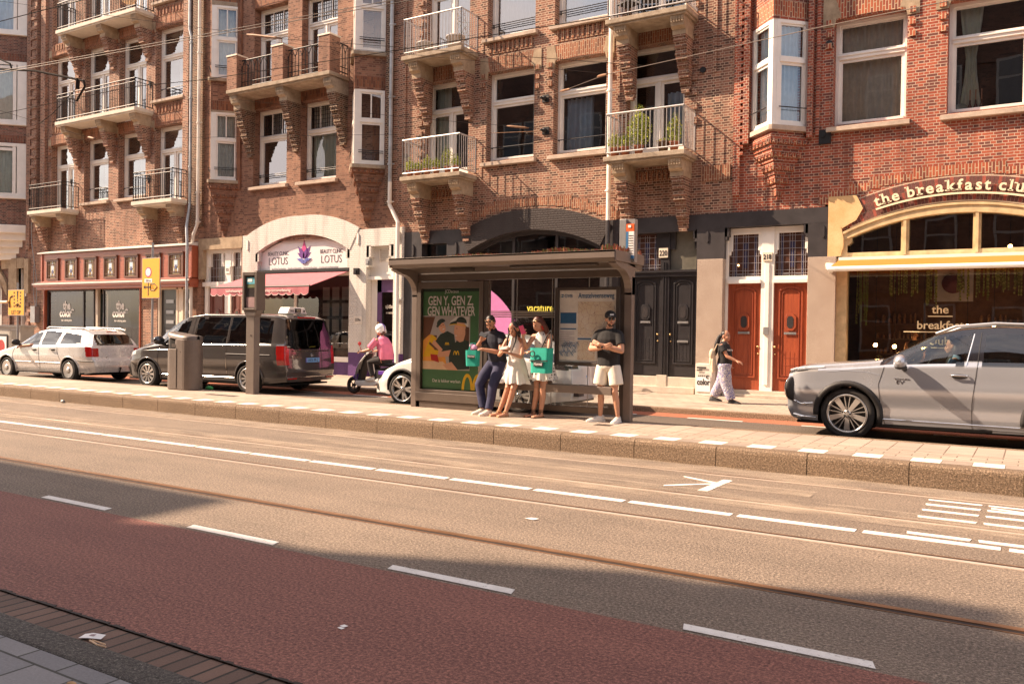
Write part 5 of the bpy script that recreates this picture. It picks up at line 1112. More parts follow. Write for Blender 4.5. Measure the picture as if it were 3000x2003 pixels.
b=MB(); b.smooth=True; b.tube([(-1.72,FY+2.19,2.98),(-1.72,FY+2.15,2.98)],.24,20); b.build('printed_bowl',mat('poster_dark',(.14,.03,.05),.6),t)
def bottle(x,lab):
    t=thing('bottle',lab,'bottle',(x,FY+RC+.10,6.53),group='bottles and candles on the upper window sill')
    b=MB(); b.smooth=True; b.lathe([(.0,0),(.045,0),(.048,.10),(.018,.19),(.016,.26),(.0,.26)],12,Matrix.Translation((x,FY+RC+.14,6.55))); b.build('bottle_body',mat('bottle_brown',(.15,.05,.03),.2) if 'bottle_brown' not in MT else MT['bottle_brown'],t)
    b=MB(); b.tube([(x,FY+RC+.14,6.81),(x,FY+RC+.14,7.03)],.012,8); b.build('candle',MT['candle'] if 'candle' in MT else mat('candle',(.62,.32,.2),.6),t)
for x,l in ((-1.34,'brown bottle with a dark candle, nearest the tied curtain on the upper right window sill'),(-1.23,'brown bottle with a candle, middle of three on the upper right window sill'),(-1.12,'brown bottle with an orange candle, rightmost of three on the upper right window sill')): bottle(x,l)
b=MB(); b.smooth=True; b.ball((-1.52,FY+RC+.14,6.66),(.14,.08,.10),20,12); tag(b.build('stone_bowl',MT['sage_ceramic']),'round pale green ceramic bowl on the upper right window sill','bowl')

# ---------------------------------------------------------------- houses behind the camera (seen in the glass, and they shade the near lane)
brick('brick_opp',(.14,.070,.052),(.20,.10,.072),(.18,.14,.11),(.05,.028,.024))
def opp(x0,x1,h,lab,gable=None):
    t=thing('row_house',lab,'building',(x0,-2.6,.1)); b=MB()
    b.box(x0,x1,-11,-2.6,.09,h)
    if gable: b.prism(gable,-3.2,-2.6)
    for z in (4.2,7.7,11.2,14.6):
        if z<h-1: b.box(x0+.1,x1-.1,-2.6,-2.52,z-.5,z-.35)
    b.build('wall',MT['brick_opp'],t)
    f=MB(); g=MB(); n=max(2,int((x1-x0)/2.6))
    for i in range(n):
        cx_=x0+(x1-x0)*(i+.5)/n
        for z in (1.0,5.0,8.5,12.0):
            if z+2.2<h: f.box(cx_-.65,cx_+.65,-2.57,-2.50,z,z+2.2); g.box(cx_-.55,cx_+.55,-2.5,-2.49,z+.1,z+1.35); g.box(cx_-.55,cx_+.55,-2.5,-2.49,z+1.45,z+2.1)
    w=f.build('window_frame',MT['opp_frame_grey'] if 'opp_frame_grey' in MT else mat('opp_frame_grey',(.30,.29,.27),.6),t); g.build('pane',MT['dark_glass_solid'],w)  # even grey for the frames of the opposite houses
b=MB(); b.box(-23.55,-22.95,-3.3,-2.7,18.2,19.55); b.box(-23.62,-22.88,-3.35,-2.65,19.55,19.65); tag(b.build('chimney_stack',MT['brick_opp']),'brick chimney stack on the tall house across the street','chimney')
OPP=[(-43,-36,17.0),(-36,-28.05,18.4),(-28.05,-25.1,15.35),(-25.1,-23.75,16.4),(-23.75,-17,18.4),(-17,-8,17.4),(-8,14,18)]
for i,(a,c,h) in enumerate(OPP):
    opp(a,c,h,('dark brick house across the street, furthest up the road','tall dark brick house across the street with a flat eave','lower dark brick house across the street between two taller ones','narrow dark brick house across the street beside the lowest one','tall dark brick house across the street facing the bus shelter','dark brick house across the street facing the black doors','wide dark brick house across the street facing the cafe')[i])
# ---------------------------------------------------------------- vehicles
def carpaint(n,col,metal=.0,rough=.25,coat=1.0):
    m,t,b=newmat(n); b.inputs['Base Color'].default_value=(*col,1); b.inputs['Metallic'].default_value=metal; b.inputs['Roughness'].default_value=rough; b.inputs['Coat Weight'].default_value=coat; b.inputs['Coat Roughness'].default_value=.03
    c=t.nodes.new('ShaderNodeTexCoord'); z=N(t,'ShaderNodeTexNoise',Scale=3.0,Detail=6,Roughness=.7); t.links.new(c.outputs['Object'],z.inputs['Vector'])
    t.links.new(ramp(t,z.outputs[0],[(.35,(rough*.8,)*3),(.75,(rough*.8+.08,)*3)]),b.inputs['Roughness'])
    sp=t.nodes.new('ShaderNodeSeparateXYZ'); t.links.new(c.outputs['Object'],sp.inputs[0])      # road dust near the sills
    a=t.nodes.new('ShaderNodeMath'); a.operation='MULTIPLY_ADD'; a.inputs[1].default_value=.5; t.links.new(z.outputs[0],a.inputs[0]); t.links.new(sp.outputs[2],a.inputs[2])
    t.links.new(mixc(t,ramp(t,a.outputs[0],[(.25,(.25,.25,.25)),(.8,(0,0,0))]),col,(.26,.20,.15)),b.inputs['Base Color']); return m
carpaint('paint_silver',(.70,.69,.67),.25,.30); carpaint('paint_black_van',(.080,.072,.069),.3,.2); carpaint('paint_white',(.78,.77,.74),0,.2); carpaint('paint_grey_suv',(.47,.49,.53),.50,.26); carpaint('gloss_black',(.014,.014,.018),0,.15)
mat('tyre',(.028,.025,.023),.85,var=.35,bmp=.2,bs=50); mat('rim_silver',(.62,.60,.57),.3,.75,var=.05); mat('rim_dark',(.03,.03,.03),.4,.3); mat('trim_black',(.022,.020,.020),.6,var=.2); mat('chrome',(.72,.70,.68),.12,1.0); mat('lamp_red',(.42,.012,.010),.15,spec=.8); mat('lamp_clear',(.62,.62,.62),.08,.4,spec=.9); mat('plate_yellow',(.78,.42,.03),.5); mat('plate_blue',(.14,.36,.68),.5); mat('underbody',(.012,.011,.010),.95)
glass('car_glass',(.30,.33,.31),.06); glass('car_glass_clear',(.62,.68,.66),.05); glass('car_glass_dark',(.10,.10,.10),.07)
def inpoly(x,z,P):
    c=False;n=len(P)
    for i in range(n):
        x1,z1=P[i];x2,z2=P[i-1]
        if (z1>z)!=(z2>z) and x<(x2-x1)*(z-z1)/(z2-z1)+x1: c=not c
    return c
RIMS={'hub':[(k*36,.024,.052,.10,.96,1) for k in range(10)]+[(k*36+18,.012,.02,.3,.96,1) for k in range(10)],
 'van':[(k*36,.012,.036,.12,.97,1) for k in range(10)],
 'thin':[(k*72+d,.020,.026,.10,.98,1) for k in range(5) for d in (-11,11)],
 'suv':[(k*72+54,.026,.043,.16,.95,1) for k in range(5)]+[(k*72+90+d,.005,.006,.25,.96,1) for k in range(5) for d in (-9,9)]}
def wheel(parent,x,y,R_,w,style,rr=.70,side=-1,proto=None):
    if proto is not None:
        c=copytree(proto,parent); c.location=(x,y,R_); c.rotation_euler=(0,0,0 if side<0 else PI); return c
    M=Matrix.Rotation(R(90),4,'X'); rim=R_*rr
    b=MB(); b.smooth=True
    b.lathe([(rim,-w/2+.005),(rim+.01,w/2-.005),(R_-.05,w/2+.004),(R_-.02,w/2-.008),(R_-.003,w/2-.03),(R_,0),(R_-.003,-w/2+.03),(R_-.02,-w/2+.01),(rim,-w/2)],48,M)
    o=b.build('wheel',MT['tyre'],parent,world=False); o.location=(x,y,R_)
    r=MB(); r.smooth=True; r.mat(1 if style!='suv' else 1).lathe([(rim+.006,w/2-.0),(rim-.004,w/2+.008),(rim-.022,w/2),(rim-.03,w/2-.05),(rim-.035,-w/2)],48,M)
    r.smooth=False; r.mat(0).lathe([(rim-.03,w/2-.085),(.001,w/2-.075)],32,M); r.mat(0).lathe([(rim*.62,w/2-.075),(rim*.62,w/2-.065),(.001,w/2-.065)],24,M)
    for (a,wi,wo,ri,ro,mm) in RIMS[style]:
        r.mat(mm); ca=R(a); T=M@Matrix.Rotation(ca,4,'Z'); z0=w/2-.055; z1=w/2-.006 if style!='hub' else w/2+.004
        a0,a1=rim*ri,rim*ro; r.add([(a0,-wi,z0),(a1,-wo,z0+.02),(a1,wo,z0+.02),(a0,wi,z0),(a0,-wi,z1-.012),(a1,-wo,z1),(a1,wo,z1),(a0,wi,z1-.012)],[(0,3,2,1),(4,5,6,7),(0,1,5,4),(1,2,6,5),(2,3,7,6),(3,0,4,7)],T)
    r.mat(1); r.smooth=True; r.lathe([(rim*.20,w/2-.04),(rim*.19,w/2-.004),(rim*.10,w/2+.002),(.001,w/2+.002)],20,M)
    for k in range(5): q=2*PI*k/5; r.mat(0).lathe([(.014,w/2+.0),(.012,w/2+.006),(.001,w/2+.006)],8,M@Matrix.Translation((rim*.145*math.cos(q),rim*.145*math.sin(q),0)))
    if style=='hub': r.mat(1).lathe([(rim*.42,w/2-.03),(rim*.40,w/2+.006),(rim*.15,w/2+.01),(.001,w/2+.01)],24,M)
    k=r.build('rim',[MT['rim_dark'],MT['rim_silver'],MT['grey_metal']],o,world=False); return o
class Car:
    def __init__(s,name,label,cat,pos,rz,S):
        s.S=S; s.t=thing(name,label,cat,pos,rz); L=S['L']; st=.018; n=int(L/st)+1; xs=np.linspace(0,L,n); W=S['W']/2
        def f(k,sm=7):
            a=np.array(S[k]); y=np.interp(xs,a[:,0],a[:,1]); 
            ker=np.ones(sm)/sm; yp=np.pad(y,sm//2,mode='edge'); return np.convolve(yp,ker,'valid')[:n]
        top=f('top',9); belt=f('belt',9); bot=f('bot',15); wb=f('wb',15)*W; wr=f('wr',15)*W
        belt=np.minimum(belt,top-.03); s.xs=xs; P=[]
        fz=np.array(S['fshift']); rzz=np.array(S['rshift'])
        n1,n2,n3=22,14,10; s.rows=[]
        for i,x in enumerate(xs):
            pts=[]
            for k in range(n1):
                t=k/(n1-1); z=bot[i]+(belt[i]-bot[i])*t
                y=wb[i]*(1-.085*(1-t)**3-.02*t**5+S.get('crease',.012)*math.exp(-((t-.62)/.10)**2)-S.get('scoop',.012)*math.exp(-((t-.32)/.13)**2)); pts.append((y,z))
            wg=wb[i]*.975-.025; te=top[i]-.045
            for k in range(1,n2+1):
                u=k/n2; z=belt[i]+(te-belt[i])*u; y=wg+(wr[i]-wg)*(u**1.25) if te>belt[i]+.05 else wb[i]*.98+(wr[i]-wb[i]*.98)*u; pts.append((y,max(z,belt[i]+.002*u)))
            for k in range(1,n3+1):
                a=PI/2*k/n3; pts.append((pts[n1+n2-1][0]*(math.cos(a)**.42 if k<n3 else 0),pts[n1+n2-1][1]+.045*math.sin(a)))
            row=[]
            for (y,z) in pts:
                sf=np.interp(z,fz[:,0],fz[:,1])*max(0,1-x/.55)**1.6; sr=np.interp(z,rzz[:,0],rzz[:,1])*max(0,1-(L-x)/.6)**1.4
                row.append((x+sf+sr,y,z))
            P.append(row)
        s.P=P; m=n1+n2+n3; s.m=m; s.n1=n1; s.n2=n2; s.reg={}
        R_=S['R']; zw=R_; arches=[(a,S.get('Ra',R_+.055)) for a in S['wx']]
        def cls(i,j,cx,cy,cz,cap=None):
            if cap: 
                for nm,fn in S.get('cap'+cap,()):
                    if fn(abs(cy),cz): return nm
                return 'trim' if cz<S.get('trimz',.3) else 'body'
            if j<n1-1:
                for (a,ra) in arches:
                    if (cx-a)**2+(cz-zw)**2<ra*ra: return None
                for nm,po in S.get('side',()):
                    if inpoly(cx,cz,po): return nm
                if cz<S.get('trimz',.3): return 'trim'
                return 'body'
            if j<n1+n2-1:
                for nm,po in S['win']:
                    if inpoly(cx,cz,po): return nm
                if S['wsx'][0]<cx<S['wsx'][1] and j>=n1+n2-3 and cz>belt[min(i,n-1)]+.06: return 'ws'
                return 'pillar' if cx>S['wsx'][0]-.02 and j>n1 else 'body'
            if S['wsx'][0]<cx<S['wsx'][1] and j<m: return 'ws'
            return 'pillar' if (S.get('blackroof') and cx>S['wsx'][1]-.1) else 'body'
        def put(nm,q):
            if nm is None: return
            if nm not in s.reg: s.reg[nm]=MB(); s.reg[nm].smooth=True; s.reg[nm].ix={}
            mb=s.reg[nm]; f_=[]
            for p in q:
                k=(round(p[0],5),round(p[1],5),round(p[2],5))
                if k not in mb.ix: mb.ix[k]=len(mb.v); mb.v.append(p)
                f_.append(mb.ix[k])
            if len(set(f_))<3: return
            fu=[]; [fu.append(v) for v in f_ if v not in fu]
            mb.f.append(tuple(fu)); mb.m.append(0); mb.sm.append(True)
        for sg in (-1,1):
            for i in range(n-1):
                for j in range(m-1):
                    q=[P[i][j],P[i+1][j],P[i+1][j+1],P[i][j+1]]; cx=sum(p[0] for p in q)/4;cy=sum(p[1] for p in q)/4;cz=sum(p[2] for p in q)/4
                    nm=cls(i,j,cx,cy,cz)
                    if nm and nm[0]=='w' and nm!='ws' and sg>0: nm+='_far'
                    q=[(p[0],p[1]*sg,p[2]) for p in q]
                    if nm in('tail','head') and sg>0: nm+='_far'
                    put(nm,q if sg<0 else q[::-1])
        for cap,i in (('F',0),('R',n-1)):
            M_=40
            for j in range(m-1):
                for k in range(M_):
                    def g(jj,kk):
                        x,y,z=P[i][jj]; u=2*kk/M_-1; bow=S.get('bow'+cap,.05)*(1-u*u)*(y/W); return (x-bow if cap=='F' else x+bow,y*u,z)
                    q=[g(j,k),g(j,k+1),g(j+1,k+1),g(j+1,k)]; cy=sum(p[1] for p in q)/4;cz=sum(p[2] for p in q)/4
                    nm=cls(i,j,0,cy,cz,cap)
                    if nm in('tail','head') and cy>0: nm+='_far'
                    put(nm,q[::-1] if cap=='F' else q)
        s.mats=S['mats']; s.parts={}
        for nm,mb in s.reg.items():
            full=nm; nm=nm.replace('_far','') if nm[:4] in('tail','head') else nm
            name={'body':'body','pillar':'roof_panel','trim':'lower_trim','ws':'windscreen','tail':'tail_light','head':'headlight','rw':'rear_window'}.get(nm,'side_window' if nm[0]=='w' else nm)
            if nm=='ws': mt=S.get('wsm','car_glass_clear')
            elif nm[0]=='w': mt=S['wmat'].get(nm.replace('_far',''),'car_glass')
            else: mt=s.mats.get(nm,s.mats['body'])
            s.parts[full]=mb.build(name,MT[mt],s.t,world=False)
        # inner floor and wheel wells
        b=MB(); b.box(.15,L-.15,-W*.86,W*.86,.20,.24); b.box(.4,L-.3,-W*.8,W*.8,.24,.62)
        for a in S['wx']:
            for sg in (-1,1):
                for k in range(14):
                    t0=PI*k/14-.1;t1=PI*(k+1)/14-.1; ra=S.get('Ra',R_+.055)+.01
                    y0=sg*W*.60;y1=sg*W*.965
                    b.quad((a+ra*math.cos(t0),y0,zw+ra*math.sin(t0)),(a+ra*math.cos(t1),y0,zw+ra*math.sin(t1)),(a+ra*math.cos(t1),y1,zw+ra*math.sin(t1)),(a+ra*math.cos(t0),y1,zw+ra*math.sin(t0)))
        b.build('underbody',MT['underbody'],s.t,world=False)
        for a in S['wx']:
            for sg in (-1,1):
                lip=MB(); pts=[];ra=S.get('Ra',R_+.055)+S.get('lipw',.018)*.4
                for k in range(25):
                    t=PI*1.12*k/24-.12*PI/2-.1; x=a+ra*math.cos(t); z=zw+ra*math.sin(t)
                    if z>.20: pts.append((x,sg*(s.y(x,z)+.004),z))
                lip.smooth=True; lip.tube(pts,(S.get('lipw',.018)),6); lip.build('wheel_arch',MT[S.get('lipm',s.mats['body'])],s.t,world=False)
        pr=wheel(s.t,S['wx'][0],-(W-.115),R_,S.get('tw',.22),S['rim'],S.get('rr',.68))
        for x,sg in ((S['wx'][1],-1),(S['wx'][0],1),(S['wx'][1],1)): wheel(s.t,x,sg*(W-.115),R_,.22,None,side=sg,proto=pr)
        for xx in S.get('seats',()):
            for sg in (-1,1):
                b=MB(); b.smooth=True; b.ball((xx+.25,sg*.37,.95),(.11,.25,.38)); b.ball((xx+.30,sg*.37,1.36),(.06,.13,.11)); b.ball((xx-.0,sg*.37,.62),(.3,.25,.12)); b.build('seat',MT['trim_black'],s.t,world=False)
    def y(s,x,z):
        i=int(np.clip(np.searchsorted(s.xs,x),0,len(s.xs)-1)); r=s.P[i][:s.n1+s.n2]; return float(np.interp(z,[p[2] for p in r],[p[1] for p in r]))
    def line(s,pts,r=.0045,mt='trim_black',name='panel_gap',sg=-1,off=0.001,steps=8):
        q=[]
        for a,c in zip(pts[:-1],pts[1:]):
            for k in range(steps): t=k/steps; x=a[0]+(c[0]-a[0])*t; z=a[1]+(c[1]-a[1])*t; q.append((x,sg*(s.y(x,z)+off),z))
        x,z=pts[-1]; q.append((x,sg*(s.y(x,z)+off),z)); b=MB(); b.tube(q,r,5); return b.build(name,MT[mt],s.t,world=False)
    def handle(s,x,z,mt,sg=-1):
        y=s.y(x,z); b=MB(); b.smooth=True; b.ball((x,sg*(y+.002),z),(.10,.012,.034),16,8); b.mat(1).tube([(x-.11,sg*(y+.02),z+.012),(x-.07,sg*(y+.04),z+.014),(x+.08,sg*(y+.042),z+.012),(x+.115,sg*(y+.015),z+.008)],(.014),6); b.build('door_handle',[MT['trim_black'],MT[mt]],s.t,world=False)
    def mirror(s,x,z,mt,sc=1,sg=-1,low='trim_black'):
        y=s.y(x,z)+.02; b=MB(); b.smooth=True; b.ball((x-.02,sg*(y+.14*sc),z+.07*sc),(.075*sc,.13*sc,.085*sc),16,10); b.mat(1); b.tube([(x+.02,sg*(y-.04),z-.03),(x,sg*(y+.06),z-.0),(x,sg*(y+.12),z+.02)],(.035),8); b.ball((x-.015,sg*(y+.13*sc),z+.01*sc),(.07*sc,.10*sc,.03*sc)); b.build('door_mirror',[MT[mt],MT[low]],s.t,world=False)
    def plate(s,txt,x,y0,z,mt,rot=0,w=.50,blue=True):
        b=MB(); b.box(x-.008,x,-w/2+y0,w/2+y0,z-.055,z+.055); o=b.build('number_plate',MT[mt],s.t,world=False,bevel=.004)
        b=MB(); M=Matrix.Translation((x+.001,y0+.02,z-.036))@Matrix.Rotation(R(90),4,'Z')@Matrix.Rotation(R(90),4,'X'); b.text(txt,.103,M,depth=.002,off=.004,sx=.84); b.build('plate_lettering',MT['trim_black'],o,world=False)
        if blue:
            b=MB(); b.box(x-.007,x+.001,-w/2+y0,-w/2+y0+.045,z-.055,z+.055); b.build('plate_band',MT['emblem_blue'],o,world=False)
W1=[(0,.78),(.10,.88),(.30,.97),(.7,1.0),(3.6,1.0)]
# silver estate car, far left
S=dict(L=4.52,W=1.78,R=.318,wx=(.92,3.63),top=[(0,.60),(.04,.70),(.15,.78),(.6,.90),(1.10,1.0),(1.18,1.03),(1.95,1.40),(2.35,1.475),(2.9,1.495),(3.7,1.47),(4.2,1.41),(4.40,1.37),(4.52,1.35)],
 belt=[(0,.56),(.3,.72),(.8,.84),(1.3,.94),(4.0,1.0),(4.52,.98)],bot=[(0,.24),(.4,.20),(4.1,.22),(4.52,.28)],wb=W1+[(4.1,.98),(4.4,.92),(4.52,.86)],wr=[(0,.60),(.8,.70),(1.3,.74),(2.1,.69),(4.0,.67),(4.52,.62)],
 fshift=[(.2,.03),(.45,0),(.62,.05),(.8,.1)],rshift=[(.25,-.02),(.45,.02),(.60,.0),(.68,-.06),(.95,-.10),(1.05,-.12),(1.40,-.34)],
 win=[('w1',[(1.36,.985),(1.95,1.34),(2.25,1.39),(2.30,1.0)]),('w2',[(2.39,1.0),(2.36,1.40),(3.10,1.39),(3.02,1.02)]),('w3',[(3.18,1.03),(3.20,1.38),(3.92,1.31),(4.02,1.08)])],
 wmat={'w1':'car_glass_clear','w2':'car_glass','w3':'car_glass'},wsx=(1.20,1.98),trimz=.25,bowR=.10,bowF=.16,rim='hub',rr=.64,
 side=[('head',[(.02,.55),(.0,.70),(.42,.82),(.46,.70)]),('tail',[(4.28,.72),(4.22,.98),(4.55,.98),(4.55,.72)])],
 capR=[('rw',lambda y,z:1.02<z<1.33 and y<.60),('tail',lambda y,z:y>.58 and .70<z<.96)],capF=[('head',lambda y,z:.52<z<.66 and y>.42)],
 mats=dict(body='paint_silver',pillar='paint_silver',trim='trim_black',tail='lamp_red',head='lamp_clear',rw='car_glass_dark'),seats=(2.0,2.9),crease=.01)
a1=Car('estate_car','light silver estate car with a bare arm resting on its open driver window','car',(-26.62,14.24,.10),R(5.3),S)
a1.line([(1.22,.30),(1.20,.75),(1.32,.97)]); a1.line([(2.36,.30),(2.37,.70),(2.33,1.0),(2.31,1.40)]); a1.line([(3.28,.60),(3.16,.80),(3.12,1.02)]); a1.line([(1.22,.30),(3.25,.30)]); a1.line([(1.22,.52),(3.25,.52)],.006,'paint_silver','side_moulding')
a1.handle(2.17,.86,'trim_black'); a1.handle(2.97,.88,'trim_black'); a1.mirror(1.47,1.0,'trim_black'); a1.line([(1.36,.97),(4.05,1.04)],.008,'trim_black','window_trim')
a1.line([(4.0,.60),(4.5,.58)],.022,'trim_black','bumper_strip',off=.004); a1.plate('55-SX-XN',4.555,0,.60,'plate_yellow')
b=MB(); b.box(4.485,4.53,-.40,.40,.675,.705); b.smooth=True; b.build('chrome_strip',MT['chrome'],a1.t,world=False)
b=MB(); b.tube([(4.495,.05*math.cos(q),.82+.05*math.sin(q)) for q in np.linspace(0,6.28,17)],.007,5,False); b.box(4.49,4.50,-.07,.07,.814,.826); b.build('emblem',MT['chrome'],a1.t,world=False)
b=MB(); b.box(4.25,4.28,-.16,.16,1.385,1.41); b.build('brake_light',MT['lamp_red'],a1.t,world=False)
b=MB(); b.tube([(4.5,0,.28),(4.62,0,.30),(4.64,0,.37)],.02,8); b.ball((4.64,0,.39),.03); b.build('tow_bar',MT['trim_black'],a1.t,world=False)
b=MB()
for sg in (-1,1): b.tube([(2.3,sg*.60,1.47),(2.4,sg*.60,1.515),(3.9,sg*.585,1.50),(4.1,sg*.58,1.44)],.014,6)
b.build('roof_rail',MT['paint_silver'],a1.t,world=False)
# black taxi van
S=dict(L=5.25,W=1.96,R=.345,wx=(.93,4.20),top=[(0,.70),(.04,.88),(.16,1.0),(.5,1.10),(.95,1.20),(1.05,1.25),(1.85,1.72),(2.2,1.84),(2.7,1.90),(4.4,1.89),(5.0,1.86),(5.25,1.80)],
 belt=[(0,.68),(.3,.90),(.8,1.02),(1.3,1.09),(2.2,1.12),(5.25,1.14)],bot=[(0,.28),(.5,.22),(4.7,.24),(5.25,.30)],wb=[(0,.74),(.12,.86),(.35,.96),(.8,1.0),(4.8,1.0),(5.05,.98),(5.25,.92)],wr=[(0,.62),(.9,.72),(1.4,.80),(2.2,.80),(5.0,.79),(5.25,.74)],
 fshift=[(.2,.03),(.5,0),(.75,.06),(1.0,.14)],rshift=[(.3,-.02),(.55,.03),(.75,.0),(1.1,-.03),(1.5,-.09),(1.85,-.16)],
 win=[('w1',[(1.38,1.13),(1.50,1.30),(2.05,1.68),(2.28,1.73),(2.16,1.13)]),('w2',[(2.42,1.14),(2.52,1.77),(3.52,1.79),(3.48,1.14)]),('w3',[(3.56,1.14),(3.59,1.79),(4.70,1.77),(4.84,1.70),(4.86,1.18)])],
 wmat={'w1':'car_glass_clear','w2':'car_glass_dark','w3':'car_glass_dark'},wsx=(1.08,1.95),trimz=.27,bowR=.07,bowF=.20,rim='van',rr=.70,Ra=.41,
 side=[('head',[(.02,.70),(.05,.86),(.50,.98),(.48,.84)]),('tail',[(5.05,.70),(5.02,1.14),(5.3,1.14),(5.3,.70)])],
 capR=[('rw',lambda y,z:1.06<z<1.74 and y<.80-.1*(z-1.06)),('tail',lambda y,z:y>.78 and .68<z<1.12)],capF=[('head',lambda y,z:.66<z<.82 and y>.45)],
 mats=dict(body='paint_black_van',pillar='paint_black_van',trim='trim_black',tail='lamp_red',head='lamp_clear',rw='car_glass_dark'),seats=(2.05,2.95,3.9),crease=.010)
v=Car('taxi_van','dark grey metallic taxi van with roof sign stopped behind the litter bin','van',(-20.62,14.69,.10),R(5.5),S)
v.t.scale=(1.04,1.02,1.02)
v.line([(1.32,.30),(1.28,.75),(1.36,1.10)]); v.line([(2.32,.30),(2.30,.8),(2.34,1.12),(2.42,1.80)]); v.line([(3.52,.32),(3.53,1.12),(3.56,1.84)],.005,'chrome'); v.line([(1.32,.30),(3.8,.30)]); v.line([(3.53,.92),(4.86,.92)],.012); v.line([(1.25,.36),(3.75,.36)],.010,'chrome','sill_strip'); v.line([(2.4,1.12),(4.88,1.15)],.007,'chrome','window_trim')
v.line([(.55,.92),(1.3,.97),(2.3,.96)],.004,'gloss_black','crease_line')
v.handle(2.18,.98,'chrome'); v.handle(2.50,.98,'chrome'); v.mirror(1.52,1.12,'gloss_black',1.25); v.mirror(1.52,1.12,'gloss_black',1.25,sg=1)
v.plate('HVX-99-Z',5.325,0,.80,'plate_blue')
b=MB(); b.box(5.265,5.30,-.66,.66,1.005,1.03); b.tube([(5.31,.055*math.cos(q),.98-.07+.055*math.sin(q)) for q in np.linspace(0,6.28,17)],.007,5,False)
for q in (90,210,330): b.tube([(5.312,0,.91),(5.312,.052*math.cos(R(q)),.91+.052*math.sin(R(q)))],.006,4)
b.box(5.29,5.315,-.9,.9,.40,.412); b.build('chrome_trim',MT['chrome'],v.t,world=False)
b=MB(); M=Matrix.Translation((5.305,-.62,.88))@Matrix.Rotation(R(90),4,'Z')@Matrix.Rotation(R(90),4,'X'); b.text('EQV 300',.075,M,depth=.003,sx=.8); b.build('badge',MT['chrome'],v.t,world=False)
b=MB(); b.box(5.10,5.14,-.30,.30,1.80,1.825); b.box(5.27,5.31,-.82,-.55,.36,.39); b.box(5.27,5.31,.55,.82,.36,.39); b.build('brake_light',MT['lamp_red'],v.t,world=False)
b=MB(); b.prism([(-.36,1.90),(.36,1.90),(.27,2.06),(-.27,2.06)],4.55,4.85,'x'); o=b.build('roof_sign',MT['white_paint'],v.t,world=False,bevel=.02)
b=MB(); M=Matrix.Translation((4.856,.0,1.95))@Matrix.Rotation(R(90),4,'Z')@Matrix.Rotation(R(90),4,'X'); b.box(4.845,4.853,-.10,.12,1.925,2.03); b.build('sign_panel',MT['trim_black'],o,world=False)
b=MB(); b.text('TCS',.09,Matrix.Translation((4.856,.02,1.945))@Matrix.Rotation(R(90),4,'Z')@Matrix.Rotation(R(90),4,'X'),sx=.85); b.build('sign_lettering',MT['sign_cream'],o,world=False)
b=MB(); 
for t_,y_ in (('TAXI',-.21),('298',.23)): b.text(t_,.075,Matrix.Translation((4.856,y_,1.945))@Matrix.Rotation(R(90),4,'Z')@Matrix.Rotation(R(90),4,'X'),sx=.8,off=.006)
b.build('sign_lettering',MT['trim_black'],o,world=False)
# white hatchback behind the shelter
S=dict(L=4.68,W=1.80,R=.345,wx=(.88,3.62),top=[(0,.52),(.05,.63),(.2,.76),(.45,.88),(.9,1.01),(1.2,1.08),(2.0,1.44),(2.5,1.54),(3.1,1.54),(3.7,1.42),(4.2,1.24),(4.50,1.06),(4.68,.98)],
 belt=[(0,.50),(.3,.70),(.8,.88),(1.3,.97),(3.6,1.04),(4.68,.95)],bot=[(0,.22),(.4,.18),(4.2,.20),(4.68,.28)],wb=[(0,.62),(.10,.74),(.28,.88),(.6,.98),(.9,1.0),(3.7,1.0),(4.45,.92),(4.68,.82)],wr=[(0,.5),(.8,.66),(1.3,.74),(2.1,.67),(3.6,.63),(4.4,.66)],
 fshift=[(.2,-.03),(.35,0),(.55,.08),(.7,.14)],rshift=[(.25,-.04),(.5,.02),(.9,-.0),(1.0,-.05)],
 win=[('w1',[(1.5,1.02),(2.1,1.38),(2.5,1.43),(2.5,1.02)]),('w2',[(2.58,1.03),(2.58,1.43),(3.2,1.42),(3.55,1.12)])],wmat={},wsx=(1.22,2.02),trimz=.22,bowR=.12,bowF=.22,rim='thin',rr=.76,Ra=.395,lipw=.030,lipm='trim_black',
 side=[('head',[(.10,.66),(.16,.70),(.62,.86),(.66,.90),(.35,.74),(.16,.62)]),('tail',[(4.3,.86),(4.2,.96),(4.8,.98),(4.8,.88)]),('grille',[(.0,.30),(.02,.46),(.10,.40),(.14,.26)])],
 capR=[('tail',lambda y,z:y>.50 and .88<z<.95)],mats=dict(body='paint_white',pillar='gloss_black',trim='trim_black',tail='dark_glass_solid',head='lamp_clear',grille='trim_black'),seats=(2.05,2.9),crease=.008)
w=Car('white_car','white hatchback waiting behind the bus shelter, its nose past the poster','car',(-12.27,14.84,.10),R(4),S)
w.line([(1.32,.28),(1.28,.7),(1.42,1.0)]); w.line([(2.54,.28),(2.54,1.03),(2.54,1.42)]); w.line([(.12,.24),(.5,.22),(.62,.26)],.014,'trim_black','spoiler_lip'); w.mirror(1.6,1.02,'gloss_black'); w.handle(2.4,.88,'paint_white')
w.plate('R-812-ZK',4.78,0,.70,'plate_blue',blue=False)
b=MB(); b.box(4.70,4.80,-.66,-.40,.36,.46); b.box(4.70,4.80,.40,.66,.36,.46); b.build('reflector',MT['trim_black'],w.t,world=False)
